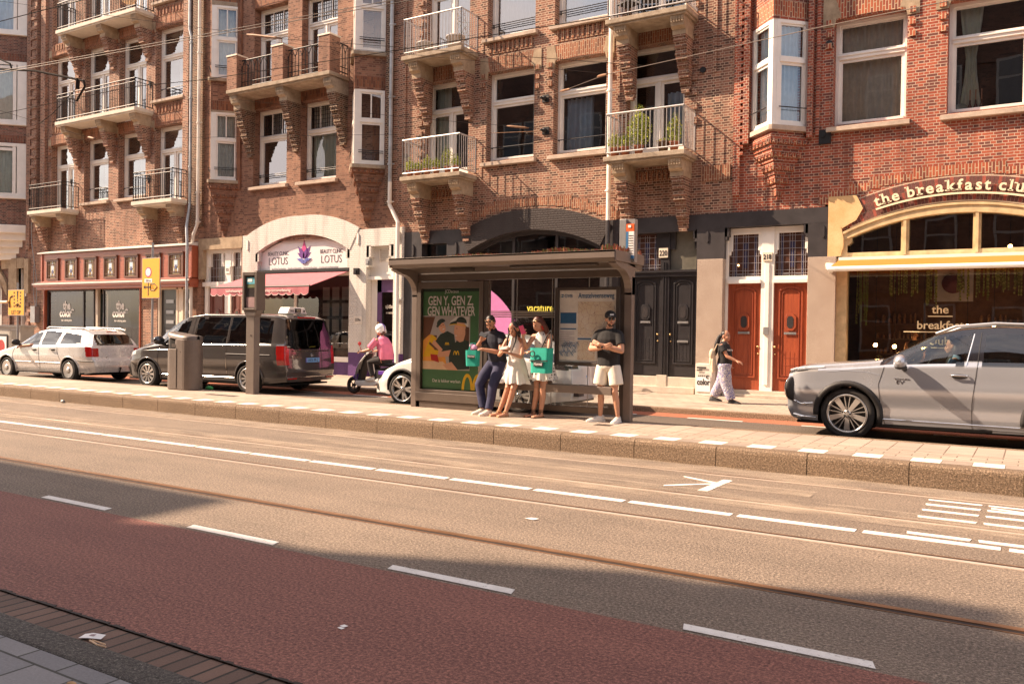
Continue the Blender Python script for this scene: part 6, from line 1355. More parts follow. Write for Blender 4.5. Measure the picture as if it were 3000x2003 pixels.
# grey suv on the right
S=dict(L=4.75,W=1.90,R=.385,wx=(.90,3.62),top=[(0,1.00),(.03,1.05),(.10,1.08),(.3,1.11),(.9,1.165),(1.30,1.205),(1.38,1.23),(2.05,1.60),(2.4,1.69),(2.9,1.725),(3.6,1.70),(4.3,1.62),(4.6,1.45),(4.75,1.2)],
 belt=[(0,.93),(.2,1.02),(.8,1.06),(1.4,1.12),(2.2,1.14),(4.75,1.17)],bot=[(0,.30),(.15,.22),(.5,.21),(4.3,.24),(4.75,.34)],wb=[(0,.86),(.07,.94),(.18,.985),(.4,1.0),(4.2,1.0),(4.6,.95),(4.75,.86)],wr=[(0,.78),(.25,.84),(1.0,.84),(1.4,.80),(2.2,.72),(4.3,.70),(4.75,.62)],
 fshift=[(.2,.12),(.30,.05),(.42,0),(.8,.0),(.98,.03),(1.1,.10)],rshift=[(.3,-.02),(.6,.03),(1.2,-.1),(1.6,-.2)],
 win=[('w1',[(1.52,1.15),(2.12,1.54),(2.52,1.60),(2.44,1.16)]),('w2',[(2.66,1.16),(2.70,1.61),(3.45,1.60),(3.45,1.17)]),('w3',[(3.55,1.18),(3.55,1.59),(4.2,1.5),(4.2,1.22)])],
 wmat={'w1':'car_glass_clear','w2':'car_glass','w3':'car_glass_dark'},wsx=(1.36,2.10),trimz=.25,bowR=.1,bowF=.08,rim='suv',rr=.74,Ra=.435,lipw=.045,lipm='trim_black',blackroof=True,
 side=[('head',[(.02,.93),(.04,.985),(.55,1.045),(.38,.985)])],capF=[('head',lambda y,z:.93<z<.985 and y>.45),('grille',lambda y,z:.50<z<.92 and y<.46)],
 mats=dict(body='paint_grey_suv',pillar='gloss_black',trim='trim_black',tail='lamp_red',head='lamp_clear',grille='trim_black'),seats=(2.0,2.95),crease=.014,scoop=.022)
u=Car('suv','large silver grey suv with black roof and two tone alloy wheels at the right','car',(-3.43,14.92,.10),R(0.5),S)
u.t.scale=(1.035,1.035,1.035)
u.line([(1.42,.26),(1.36,.5),(1.33,.85),(1.40,1.10)]); u.line([(2.55,.26),(2.54,.6),(2.60,1.14),(2.64,1.62)]); u.line([(1.42,.26),(3.2,.26)]); u.line([(1.38,.335),(3.2,.32)],.008,'chrome','sill_strip'); u.line([(1.52,1.125),(2.45,1.135),(3.6,1.15)],.008,'chrome','window_trim',off=-.012); u.line([(2.46,1.15),(2.55,1.60)],.007,'chrome','window_trim')
u.handle(2.38,1.0,'chrome'); u.mirror(1.66,1.10,'paint_grey_suv',1.25)
b=MB()
for sg in (-1,1): b.tube([(2.05,sg*.66,1.60),(2.3,sg*.655,1.705),(2.8,sg*.65,1.755),(3.8,sg*.64,1.72),(4.3,sg*.62,1.62)],.020,6)
b.build('roof_rail',MT['rim_silver'],u.t,world=False)
b=MB(); b.smooth=True
for sg in (-1,1):
    M=Matrix.Translation((.085,sg*(u.y(.085,.72)-.03),.72))@Matrix.Rotation(sg*R(50),4,'Z')
    b.mat(0).ball((0,0,0),(.045,.12,.185),20,12,M); b.mat(1)
    for k in (-1,0,1): b.ball((-.032,0,k*.10),(.022,.075,.040),14,8,M)
    b.mat(2).tube([M@Vector((-.022,.115*math.cos(q),.178*math.sin(q))) for q in np.linspace(0,6.283,29)],.011,6,False)
b.build('headlight',[MT['trim_black'],MT['lamp_clear'],MT['chrome']],u.t,world=False)
u.line([(.03,1.00),(.12,1.03),(.30,1.055),(.55,1.07)],.017,'lamp_clear','running_light',off=-.004); u.line([(.02,.965),(.12,1.0),(.32,1.03),(.58,1.055)],.009,'trim_black','lamp_surround')
u.line([(.60,1.0),(.85,1.03),(1.15,1.02),(1.34,.98)],.003,'paint_grey_suv','fender_crease'); u.line([(.10,.33),(.30,.30),(.46,.30)],.010,'chrome','bumper_strip'); u.line([(.10,.55),(.22,.50),(.40,.52)],.006,'chrome','lamp_strip')
b=MB(); b.smooth=True
for sg in (-1,1):
    b.tube([(.04,sg*.50,.90),(.02,sg*.50,.62),(.02,sg*.55,.50),(.14,sg*.80,.47),(.30,sg*.90,.50)],.026,8)
b.build('chrome_trim',MT['chrome'],u.t,world=False)
b=MB(); b.smooth=True; b.tube([(.16,-.86,.30),(.45,-.93,.30)],.014,6); b.build('bumper_strip',MT['chrome'],u.t,world=False)
b=MB(); y_=u.y(1.6,.90); M=Matrix.Translation((1.62,-y_-.004,.86))@Matrix.Rotation(R(90),4,'X'); b.text('EV',.075,M,depth=.006,off=.004,sx=1.3); M=Matrix.Translation((1.64,-y_-.004,.93))@Matrix.Rotation(R(90),4,'X'); b.text('PLUG-IN HYBRID',.024,M,depth=.006,sx=1.1); b.build('badge',MT['chrome'],u.t,world=False)
b=MB(); b.smooth=True; b.tube([(1.93+.17*.35*math.sin(q),-.38+.17*math.cos(q),1.10+.17*math.sin(q)*.9) for q in np.linspace(0,6.28,19)],.014,6,False); b.build('steering_wheel',MT['trim_black'],u.t,world=False)
# ---------------------------------------------------------------- bus shelter and platform things
mat('bin_grey',(.165,.135,.115),.5,.3,var=.08); mat('shelter_brown',(.135,.108,.09),.42,.35,var=.08); mat('shelter_light',(.20,.16,.135),.45,.3,var=.06); mat('shelter_dark',(.07,.055,.047),.5,.2)
sh=thing('bus_shelter','brown metal bus shelter with glass walls, an advert case and plants growing on its roof','bus shelter',(-7.7,12.6,.26))
def shp(name,mt,fn,bev=.006,parent=None):
    b=MB(); fn(b); return b.build(name,MT[mt],parent or sh,bevel=bev)
def f(b):
    b.prism([(11.90,2.93),(11.90,2.85),(11.97,2.79),(12.30,2.80),(12.95,2.70),(13.0,2.72),(13.0,2.93)],-9.93,-5.53,'x')
rf=shp('roof','shelter_brown',f)
shp('roof_rim','shelter_light',lambda b:(b.box(-9.95,-5.51,11.87,11.90,2.845,2.965),b.box(-9.95,-5.51,11.87,11.93,2.93,2.965),b.box(-5.53,-5.50,11.9,13.0,2.80,2.965),b.box(-9.96,-9.93,11.9,13.0,2.80,2.965)),.004,rf)
shp('roof_lamp','shelter_dark',lambda b:(b.box(-7.5,-5.9,12.05,12.14,2.755,2.79),b.box(-8.9,-8.4,12.3,12.36,2.74,2.79)),.004,rf)
b=MB(); random.seed(11)
for k in range(5200):
    x=random.uniform(-9.93,-5.53); y=random.uniform(11.93,13.0); hump=.012+.03*max(0,math.sin(x*2.1)+.3)+(.07*math.exp(-((x+6.55)/.55)**2)) + (.05 if x>-5.75 else 0)
    h=random.uniform(.3,1)*hump*1.25; s=random.uniform(.009,.024); a=random.uniform(0,3.1)
    b.mat(0 if random.random()<.55 else 1 if random.random()<.7 else 2)
    b.add([(x-s*math.cos(a),y-s*math.sin(a),2.935),(x+s*math.cos(a),y+s*math.sin(a),2.935),(x+s*.8,y,2.94+h),(x-s*.4,y-s,2.945+h*1.1)],[(0,1,2,3)])
mat('sedum_red',(.34,.10,.055),.85,var=.3); mat('sedum_green',(.22,.22,.07),.85,var=.3); mat('sedum_tan',(.45,.27,.13),.85,var=.3)
o=b.build('roof_plants',[MT['sedum_red'],MT['sedum_green'],MT['sedum_tan']],sh); o['kind']='stuff'
mat('soil',(.10,.06,.04),.95); b=MB(); b.box(-9.92,-5.54,11.92,12.98,2.93,2.95); b.build('roof_soil',MT['soil'],sh)
for x0,x1,nm in ((-5.66,-5.53,'r'),(-9.98,-9.86,'l')):
    def f(b):
        b.box(x0,x1,12.60,12.72,.26,2.60)
        pr=[(12.72,.30)]; pts=[(12.60,2.30)]
        for k in range(9): a=PI/2*k/8; pts.append((12.60-.42*(1-math.cos(a)),2.34+.36*math.sin(a)))
        b.prism(pts+[(11.98,2.76),(11.98,2.80),(12.72,2.80),(12.72,2.30)],x0,x1,'x')
    shp('post','shelter_light',f,.008)
shp('post','shelter_dark',lambda b:b.box(-5.74,-5.665,12.62,12.70,.26,2.7),.004)
shp('beam','shelter_brown',lambda b:(b.box(-9.86,-5.66,12.62,12.70,2.60,2.72),),.004)
shp('bottom_rail','shelter_brown',lambda b:(b.box(-8.29,-5.74,12.62,12.68,.36,.46),),.004)
b=MB(); b.box(-8.28,-5.74,12.645,12.657,.46,2.60); b.box(-9.84,-8.42,12.645,12.655,2.58,2.62); b.build('glass_wall',MT['shelter_glass'],sh)
def f(b):
    for x in (-7.70,-7.0,-6.31): b.box(x-.004,x+.004,12.63,12.645,.46,2.60)
shp('glass_seam','grey_metal',f,0)
def f(b):
    for k,z in enumerate((1.935,1.968,2.0,2.03)): b.box(-8.24,-6.95,12.638,12.643,z,z+.016)
mat('frost_stripe',(.42,.37,.31),.6); shp('privacy_stripes','frost_stripe',f,0)
shp('bench','shelter_light',lambda b:(b.box(-8.34,-5.75,12.38,12.60,.79,.83),b.box(-8.34,-5.75,12.36,12.40,.70,.83),b.box(-7.0,-6.96,12.45,12.62,.68,1.0)),.01)
# advert case
ad=shp('advert_case','shelter_brown',lambda b:(b.box(-9.86,-9.77,12.60,12.74,.26,2.58),b.box(-8.47,-8.38,12.60,12.74,.26,2.58),b.box(-9.77,-8.47,12.60,12.74,2.46,2.58),b.box(-9.77,-8.47,12.60,12.74,.54,.60),b.box(-9.77,-8.47,12.68,12.74,.6,2.46),b.box(-9.86,-8.40,12.60,12.72,.26,.38),b.box(-9.86,-8.40,12.575,12.72,.385,.54)))
shp('door_edge','shelter_dark',lambda b:(b.box(-8.37,-8.29,12.61,12.72,.26,2.58),),.004)
for n_,c in (('poster_green',(.075,.20,.085)),('poster_orange',(.90,.40,.07)),('poster_tan',(.85,.60,.38)),('poster_skin',(.78,.42,.26)),('poster_blackgreen',(.03,.05,.038)),('poster_grey',(.50,.46,.44)),('poster_red',(.52,.03,.02)),('poster_yellow',(.85,.52,.02)),('poster_white',(.80,.78,.75)),('poster_brown',(.16,.07,.04)),('paper_grey',(.88,.86,.82))): mat(n_,c,.5,var=.10,scale=5)
PN=['poster_green','poster_orange','poster_tan','poster_skin','poster_blackgreen','poster_grey','poster_red','poster_yellow','poster_white','poster_brown']
b=MB(); yP=12.672; lay=[0]
def flat(m_,pts,k=None):
    lay[0]+=1; b.mat(m_).prism(pts,yP-.0004*lay[0],yP-.0004*lay[0]+.0003)
X0,X1=-9.765,-8.475
flat(0,[(X0,.61),(X1,.61),(X1,2.40),(X0,2.40)]); flat(4,[(X0,2.40),(X1,2.40),(X1,2.46),(X0,2.46)])
ix0,ix1,iz0,iz1=-9.76,-8.69,.97,1.96
flat(5,[(ix0,iz0),(ix1,iz0),(ix1,iz1),(ix0,iz1)])
flat(9,[(ix0,1.3),(-9.45,1.45),(-9.42,1.94),(ix0,1.94)]); flat(5,[(-9.6,1.6),(-9.48,1.96),(-9.36,1.96),(-9.44,1.6)]); flat(8,[(-9.15,1.85),(-8.75,1.7),(-8.72,1.94),(-9.0,1.95)]); flat(9,[(-9.0,1.5),(-8.72,1.4),(-8.72,1.75),(-8.9,1.8)])
flat(1,[(ix0,iz0),(-9.2,iz0),(-9.25,1.25),(-9.45,1.55),(-9.6,1.62),(ix0,1.5)]); flat(7,[(ix0,1.2),(-9.62,1.5),(-9.56,1.62),(-9.45,1.55),(-9.6,1.2)]); flat(2,[(ix0,iz0),(-9.1,iz0),(-9.3,1.12),(ix0,1.12)])
def ell(cx_,cz_,rx,rz,n=20,a0=0,a1=2*PI,rot=0): return [(cx_+rx*math.cos(a0+(a1-a0)*i/n)*math.cos(rot)-rz*math.sin(a0+(a1-a0)*i/n)*math.sin(rot),cz_+rx*math.cos(a0+(a1-a0)*i/n)*math.sin(rot)+rz*math.sin(a0+(a1-a0)*i/n)*math.cos(rot)) for i in range(n if a1-a0>6 else n+1)]
flat(4,[(-9.50,1.30),(-9.48,1.48),(-9.36,1.62),(-9.20,1.68),(-9.05,1.62),(-9.02,1.45),(-9.1,1.3)]); flat(3,ell(-9.32,1.745,.075,.105,rot=.35)); flat(4,ell(-9.345,1.83,.10,.07,16,-.1,PI+.2,.35)); flat(4,[(-9.46,1.76),(-9.42,1.74),(-9.30,1.86),(-9.36,1.90)])
flat(8,ell(-9.29,1.715,.025,.010,rot=.5)); flat(9,ell(-9.345,1.775,.014,.006)); flat(9,ell(-9.30,1.79,.014,.006))
flat(3,[(-9.56,1.42),(-9.50,1.52),(-9.30,1.34),(-9.36,1.27)]); flat(9,[(-9.62,1.44),(-9.42,1.30),(-9.40,1.33),(-9.6,1.48)])
flat(3,[(-9.40,1.20),(-9.46,1.28),(-9.10,1.34),(-9.08,1.22)]); flat(6,[(-9.56,1.14),(-9.38,1.10),(-9.42,1.24),(-9.58,1.25)]); flat(7,[(-9.55,1.25),(-9.41,1.24),(-9.39,1.32),(-9.58,1.34)])
flat(4,[(-9.14,.97),(-9.16,1.22),(-9.08,1.42),(-8.93,1.55),(-8.72,1.50),(-8.70,1.0)]); flat(3,[(-9.18,.97),(-9.30,1.06),(-9.1,1.12),(-8.95,.97)])
flat(3,[(-9.0,1.52),(-9.03,1.60),(-9.05,1.66),(-9.04,1.76),(-9.0,1.86),(-8.86,1.88),(-8.79,1.78),(-8.80,1.62),(-8.84,1.5),(-8.92,1.48)]); flat(4,ell(-8.89,1.84,.12,.10,16,-.05,PI+.05,-.1)); flat(4,[(-9.16,1.79),(-9.12,1.84),(-8.98,1.88),(-8.99,1.81)]); flat(7,[(-9.16,1.785),(-9.02,1.80),(-8.78,1.77),(-8.78,1.785),(-9.02,1.815),(-9.15,1.80)]); flat(9,ell(-8.77,1.70,.03,.06)); flat(8,ell(-9.0,1.60,.022,.008)); flat(9,ell(-8.985,1.73,.014,.007))
for (mx_,mz,s) in ((-9.20,1.44,.05),(-8.99,1.27,.07)):
    for d_ in (-1,1): flat(7,ell(mx_+d_*s*.45,mz-.02,s*.50,s*1.1,14,0,PI)); flat(4,ell(mx_+d_*s*.45,mz-.03,s*.26,s*.85,14,0,PI))
flat(0,[(ix1,.61),(X1,.61),(X1,2.40),(ix1,2.40)])
for d_ in (-1,1): flat(7,ell(-8.62+d_*.115,.62,.125,.30,20,0,PI)); flat(0,ell(-8.62+d_*.115,.61,.070,.245,20,0,PI))
flat(0,[(X1,.61),(X1+.001,.61),(X1+.001,.62),(X1,.62)])
b.build('poster',[MT[q] for q in PN],ad)
mat('poster_grey_text',(.85,.83,.80),.5)
b=MB(); yT=yP-.0004*lay[0]-.004
b.text('GEN Y, GEN Z,',.235,TM(-9.13,yT,2.155),off=.016,sx=.66,depth=.001); b.text('GEN WHATEVER',.235,TM(-9.12,yT,1.965),off=.016,sx=.60,depth=.001); b.build('poster_lettering',MT['poster_grey_text'],ad)
b=MB(); b.text('JCDecaux',.085,TM(-9.1,yT,2.375),depth=.001,sx=.9); b.text('Dat is lekker werken',.085,TM(-9.20,yT,.74),depth=.001,off=.004,sx=.88); b.text('werkenbijmcd.nl',.05,TM(-8.60,yT,1.25)@Matrix.Rotation(R(-90),4,'Z'),depth=.001); b.build('poster_small_lettering',MT['poster_white'],ad)
b=MB(); b.quad((X0-.01,12.615,.6),(X1+.01,12.615,.6),(X1+.01,12.615,2.47),(X0-.01,12.615,2.47)); b.build('pane',MT['case_glass'] if 'case_glass' in MT else glass('case_glass',(.98,.98,.98),0,ior=1.15),ad)
# route map case
mc=shp('map_case','shelter_dark',lambda b:(b.box(-6.92,-6.85,12.58,12.66,1.14,2.44),b.box(-5.80,-5.73,12.58,12.66,1.14,2.44),b.box(-6.85,-5.80,12.58,12.66,1.14,1.20),b.box(-6.85,-5.80,12.58,12.66,2.39,2.44),b.box(-6.86,-5.79,12.63,12.66,1.2,2.4)))
def mapmat():
    m,t,bb=newmat('map_print'); c=t.nodes.new('ShaderNodeTexCoord'); v=N(t,'ShaderNodeTexVoronoi',Scale=9.0,_feature='DISTANCE_TO_EDGE'); 
    nz_=N(t,'ShaderNodeTexNoise',Scale=5,Detail=3); t.links.new(c.outputs['Object'],nz_.inputs['Vector']); ad_=t.nodes.new('ShaderNodeVectorMath'); ad_.operation='MULTIPLY_ADD'; ad_.inputs[1].default_value=(.12,.12,.12); t.links.new(nz_.outputs['Color'],ad_.inputs[0]); t.links.new(c.outputs['Object'],ad_.inputs[2]); t.links.new(ad_.outputs[0],v.inputs['Vector'])
    v2=N(t,'ShaderNodeTexVoronoi',Scale=24.0,_feature='DISTANCE_TO_EDGE'); t.links.new(ad_.outputs[0],v2.inputs['Vector'])
    col=mixc(t,ramp(t,nz_.outputs[0],[(.45,(0,0,0)),(.6,(1,1,1))]),(.78,.70,.56),(.82,.76,.66)); col=mixc(t,ramp(t,nz_.outputs['Color'],[(.60,(0,0,0)),(.62,(1,1,1))]),col,(.50,.62,.66))
    col=mixc(t,ramp(t,v2.outputs[0],[(.0,(.8,.8,.8)),(.03,(0,0,0))]),col,(.62,.38,.30)); col=mixc(t,ramp(t,v.outputs[0],[(.0,(1,1,1)),(.018,(0,0,0))]),col,(.30,.13,.12))
    t.links.new(col,bb.inputs['Base Color']); bb.inputs['Roughness'].default_value=.6
mapmat(); mat('map_blue',(.04,.16,.34),.5); mat('map_teal',(.10,.40,.50),.5); mat('scribble',(.28,.42,.60),.6)
b=MB(); b.mat(0).box(-6.85,-5.80,12.622,12.63,1.2,2.39); b.build('map_sheet',MT['paper_grey'],mc)
b=MB(); b.box(-6.50,-5.84,12.618,12.6215,1.62,2.20); b.box(-6.50,-6.18,12.618,12.6215,1.24,1.56); b.build('map_print',MT['map_print'],mc)
b=MB(); b.box(-6.50,-5.84,12.617,12.6212,1.575,1.60); b.box(-6.83,-6.53,12.617,12.6212,1.84,2.02); b.box(-6.83,-6.53,12.616,12.62,1.74,1.76); b.text('Amstelveenseweg',.125,TM(-6.17,12.614,2.26),depth=.002,off=.006,sx=.72); b.text('GVB',.08,TM(-6.68,12.614,2.27),depth=.002,off=.003); 
for k in range(2): b.prism([(-6.84,2.275+.03*k),(-6.79,2.295+.03*k),(-6.77,2.295+.03*k),(-6.78,2.275+.03*k)],12.616,12.62)
b.build('map_lettering',MT['map_blue'],mc)
b=MB()
for k in range(9): b.box(-6.83,-6.56 if k%3 else -6.66,12.617,12.621,1.45+.03*k,1.458+.03*k)
for k in range(9): b.box(-6.15,-5.86 if k%2 else -5.95,12.617,12.621,1.26+.032*k,1.267+.032*k)
b.build('map_fine_print',MT['text_pale'],mc)
b=MB(); rnd=random.Random(4)
for s_ in range(6):
    x=-6.82+.05*s_; pts=[]
    for k in range(14): pts.append((x+.045*math.sin(k*1.7+s_)+.005*k,12.612,1.32+.05*math.cos(k*2.3+s_)+.12*(s_%2)+.006*k))
    b.tube(pts,.0035,4)
b.build('graffiti',MT['scribble'],mc)
b=MB(); b.quad((-6.86,12.60,1.19),(-5.79,12.60,1.19),(-5.79,12.60,2.4),(-6.86,12.60,2.4)); b.build('pane',MT['case_glass'],mc)
b=MB(); b.box(-5.70,-5.585,12.46,12.62,2.80,3.50); o=tag(b.build('stop_sign_box',MT['grey_metal'],bevel=.006),'grey stop sign box with red and blue timetable on top of the shelter corner','sign')
b=MB(); b.mat(0).box(-5.585,-5.455,12.46,12.49,3.30,3.42); b.mat(1).box(-5.585,-5.545,12.458,12.489,2.90,3.30); b.box(-5.585,-5.455,12.459,12.49,2.87,2.92); b.mat(2).box(-5.545,-5.455,12.46,12.49,2.92,3.30); b.mat(3).box(-5.59,-5.45,12.492,12.60,2.82,3.50)
b.mat(4)
for k in range(8): b.box(-5.54,-5.46,12.455,12.459,2.95+.04*k,2.958+.04*k)
b.mat(2).box(-5.55,-5.50,12.452,12.459,3.36,3.40); b.build('timetable',[mat('stop_orange',(.72,.13,.03),.4),MT['map_blue'],MT['paper_grey'],MT['grey_metal'],MT['text_dark']],o)
# display pole
t=thing('display_pole','grey square display pole with a small screen head, in front of the taxi van','pole',(-14.39,12.7,.26))
b=MB(); b.box(-14.51,-14.26,12.62,12.78,.26,1.98); b.prism([(-14.52,1.93),(-14.24,1.93),(-14.17,2.06),(-14.60,2.06)],12.61,12.79); b.build('post',MT['bin_grey'],t,bevel=.008)
b=MB(); b.box(-14.60,-14.54,12.58,12.82,2.06,2.88); b.box(-14.22,-14.15,12.58,12.82,2.06,2.88); b.box(-14.54,-14.22,12.58,12.82,2.80,2.88); b.box(-14.54,-14.22,12.58,12.82,2.06,2.10); b.box(-14.54,-14.22,12.64,12.82,2.10,2.80); h=b.build('screen_head',MT['shelter_brown'],t,bevel=.006)
b=MB(); b.mat(0).box(-14.53,-14.23,12.625,12.639,2.11,2.79); b.mat(1).box(-14.50,-14.25,12.618,12.6245,2.62,2.76); b.mat(2).box(-14.47,-14.33,12.612,12.6175,2.67,2.73); b.mat(3).box(-14.50,-14.25,12.618,12.6245,2.54,2.61); b.mat(4).box(-14.51,-14.24,12.618,12.6245,2.12,2.34); b.build('screen',[MT['dark_glass_solid'],MT['map_teal'],MT['paper_grey'],MT['leaf_dull'],MT['emblem_pink_grey'] if 'emblem_pink_grey' in MT else mat('emblem_pink_grey',(.30,.20,.20),.4)],h)
b=MB(); b.tube([(-14.35,12.61,1.52),(-14.35,12.625,1.52)],.016,10); b.build('lock',MT['chrome'],t)
# litter bin: two joined half drums with a swooping lid
t=thing('litter_bin','brown grey steel litter bin with a swooping lid, beside the display pole','bin',(-16.5,12.62,.26)); t['_w']=(-16.25,12.62,.26); t.scale=(.92,1,1)
def capsule(x0,x1,y,r,n=12): return [(x0+r*math.cos(PI/2+PI*k/n),y+r*math.sin(PI/2+PI*k/n)) for k in range(n+1)]+[(x1+r*math.cos(-PI/2+PI*k/n),y+r*math.sin(-PI/2+PI*k/n)) for k in range(n+1)]
b=MB(); b.smooth=False; cp=capsule(-16.50,-16.03,12.62,.25)
b.prism([p for p in cp if p[0]<=-16.24]+[(-16.24,12.37),(-16.24,12.87)][::1] if False else capsule(-16.50,-16.27,12.62,.25),.27,1.18,'z'); b.build('drum',MT['bin_grey'],t,bevel=.01)
b=MB(); b.prism(capsule(-16.22,-16.03,12.62,.25),.27,1.40,'z'); b.build('housing',MT['bin_grey'],t,bevel=.01)
b=MB(); b.prism(capsule(-16.50,-16.3,12.64,.235),1.18,1.42,'z'); b.build('opening',MT['underbody'],t)
b=MB(); b.smooth=True; rows=[]
for i in range(13):
    s_=i/12; x=-16.76+.98*s_; zc=1.54-.02*math.sin(s_*PI)-.10*s_**1.6+.03*max(0,s_-.7); hw=.25*math.sqrt(max(.02,1-(abs(2*s_-1))**4)); rows.append([(x,12.62+hw*math.cos(PI*j/10),zc+.035*math.sin(PI*j/10)-(.05 if j in(0,10) else 0)) for j in range(11)])
b.grid(rows,flip=True); b.grid([[(p[0],p[1],p[2]-.03) for p in r_] for r_ in rows])
b.prism([(-16.76,1.50),(-16.70,1.50),(-16.70,1.15),(-16.75,1.15)],12.52,12.72); b.build('lid',MT['bin_grey'],t)
b=MB(); b.box(-16.42,-16.30,12.362,12.372,1.22,1.30); b.box(-16.243,-16.238,12.36,12.5,.3,1.2); b.tube([(-16.1,12.365,1.12),(-16.1,12.372,1.12)],.012,8)
for k in range(5):
    for j in (-1,1): b.tube([(-16.53+.008*j,12.371,.98-.03*k),(-16.50,12.371,.965-.03*k)],.004,4)
b.build('markings',MT['shelter_dark'],t)
# yellow road works signs
mat('sign_yellow',(.82,.40,.03),.45,var=.03)
def sgn(x0,x1,z0,z1,y,lab,zb,zt):
    t=thing('road_sign',lab,'road sign',((x0+x1)/2,y,.2)); xc=(x0+x1)/2
    b=MB(); b.tube([(xc,y+.05,.2),(xc,y+.05,zt)],.035,10); b.build('pole',MT['grey_metal'],t)
    b=MB(); b.mat(1).box(x0,x1,y-.012,y+.01,z0,z1); b.mat(0).box(x0+.02,x1-.02,y-.018,y-.012,z0+.02,z1-.02); return t,b.build('plate',[MT['sign_yellow'],MT['grey_metal']],t,bevel=.0)
t,p=sgn(-23.68,-22.80,2.53,3.78,16.5,'yellow route sign with white disc and arrow on a tall pole behind the van',.8,4.25); y=16.478; xc=-23.24
b=MB(); b.mat(0).prism(ell(xc-.12,3.34,.155,.155),y,y+.004); b.mat(1).prism(ell(xc-.12,3.34,.12,.12),y-.004,y); b.mat(1).box(xc-.30,xc+.07,y,y+.004,3.02,3.14); b.build('symbol',[MT['emblem_pink'],MT['poster_white']],p)
b=MB(); b.text('250 m',.10,TM(xc-.12,y-.003,3.045),depth=.002); b.box(xc-.135,xc-.10,y-.001,y+.003,2.62,3.02); b.box(xc-.33,xc+.0,y-.002,y+.002,2.86,2.90); b.prism([(xc-.36,2.88),(xc-.26,2.95),(xc-.29,2.88),(xc-.26,2.81)],y-.003,y)
P_=[(xc+.0,2.78),(xc+.18,2.78),(xc+.32,2.88),(xc+.18,2.98),(xc+.0,2.98)]
for a,c in zip(P_,P_[1:]+P_[:1]): b.tube([(a[0],y,a[1]),(c[0],y,c[1])],.012,4)
b.text('L',.14,TM(xc+.12,y-.003,2.83),depth=.002); b.build('lettering',MT['trim_black'],p)
t,p=sgn(-31.35,-30.30,1.98,2.90,16.5,'yellow warning sign reading LET OP with bicycle and exclamation mark, far left',.6,3.15); y=16.478; xc=-30.82
b=MB(); b.text('LET OP',.20,TM(xc,y,2.03),depth=.003,sx=.95,off=.002)
for k in range(5):
    for xx in (-.12,.28): b.box(xc+xx-.035,xc+xx+.035,y-.001,y+.003,2.28+.12*k,2.34+.12*k)
b.prism([(xc+.05,2.85),(xc+.15,2.85),(xc+.125,2.55),(xc+.075,2.55)],y,y+.004); b.prism(ell(xc+.10,2.50,.032,.032),y,y+.004)
b.tube([(xc-.40,y,2.26),(xc-.40,y,2.55),(xc-.37,y,2.63),(xc-.28,y,2.66)],.018,5); b.prism([(xc-.28,2.60),(xc-.18,2.66),(xc-.28,2.72)],y-.002,y+.003)
for xx in (.03,.17): b.tube([(xc+xx+.055*math.cos(q),y,2.33+.055*math.sin(q)) for q in np.linspace(0,6.28,13)],.008,4,False)
b.tube([(xc+.03,y,2.33),(xc+.08,y,2.42),(xc+.15,y,2.42),(xc+.17,y,2.33),(xc+.10,y,2.33),(xc+.08,y,2.42)],.007,4); b.build('lettering',MT['trim_black'],p)
b=MB(); b.tube([(-34.5,16.5,2.46),(-31.3,16.45,2.46)],.05,10); b.tube([(-34.4,16.5,.2),(-34.4,16.5,2.5)],.04,8); tag(b.build('timber_barrier',MT['poster_tan']),'horizontal wooden barrier pole at the far left edge beside the warning sign','barrier')
# electricity cabinet, sticker box, bicycle
t=thing('utility_cabinet','pale grey utility cabinet with a small poster at the far left edge','cabinet',(-32.4,17.1,.2))
mat('cabinet_grey',(.40,.38,.33),.6,var=.1); b=MB(); b.box(-33.9,-31.30,16.9,17.4,.2,1.56); b.box(-33.95,-31.22,16.86,17.45,1.56,1.64); b.box(-32.02,-31.98,16.885,16.9,.3,1.5); 
for k in range(9): b.box(-31.9+.06*k,-31.88+.06*k,16.888,16.9,.4,1.45)
b.build('cabinet_box',MT['cabinet_grey'],t,bevel=.01)
b=MB(); b.mat(0).box(-33.0,-32.12,16.87,16.885,.25,1.30); b.mat(1).box(-32.95,-32.17,16.865,16.87,.3,1.22); b.mat(2).prism(ell(-32.52,.85,.25,.25),16.862,16.866); b.build('cabinet_poster',[MT['trim_black'],MT['poster_white'],MT['lamp_red']],t)
t=thing('pillar_box','battered white box with torn black lettering at the foot of the granite pier','box',(-6.87,20.1,.2))
b=MB(); b.box(-7.08,-6.66,20.02,20.29,.2,.98); b.build('box_body',MT['frame_grey'],t,bevel=.01)
b=MB(); b.box(-7.04,-6.70,20.0,20.019,.30,.66); b.build('torn_paper',MT['poster_white'],t); b=MB(); b.text('color',.20,TM(-6.87,19.995,.47),depth=.003,off=.03,sx=.74); b.text('c',.16,TM(-6.77,19.995,.62),depth=.003,off=.03)
b.box(-7.04,-6.80,19.995,20.0,.86,.90); b.box(-7.04,-6.90,19.995,20.0,.80,.83)
for k in range(16): x=-7.03+.02*k; b.prism([(x,.66),(x+.014,.66+.05*((k*7)%5)/2),(x+.02,.66)],19.998,20.0)
b.build('box_lettering',MT['trim_black'],t)
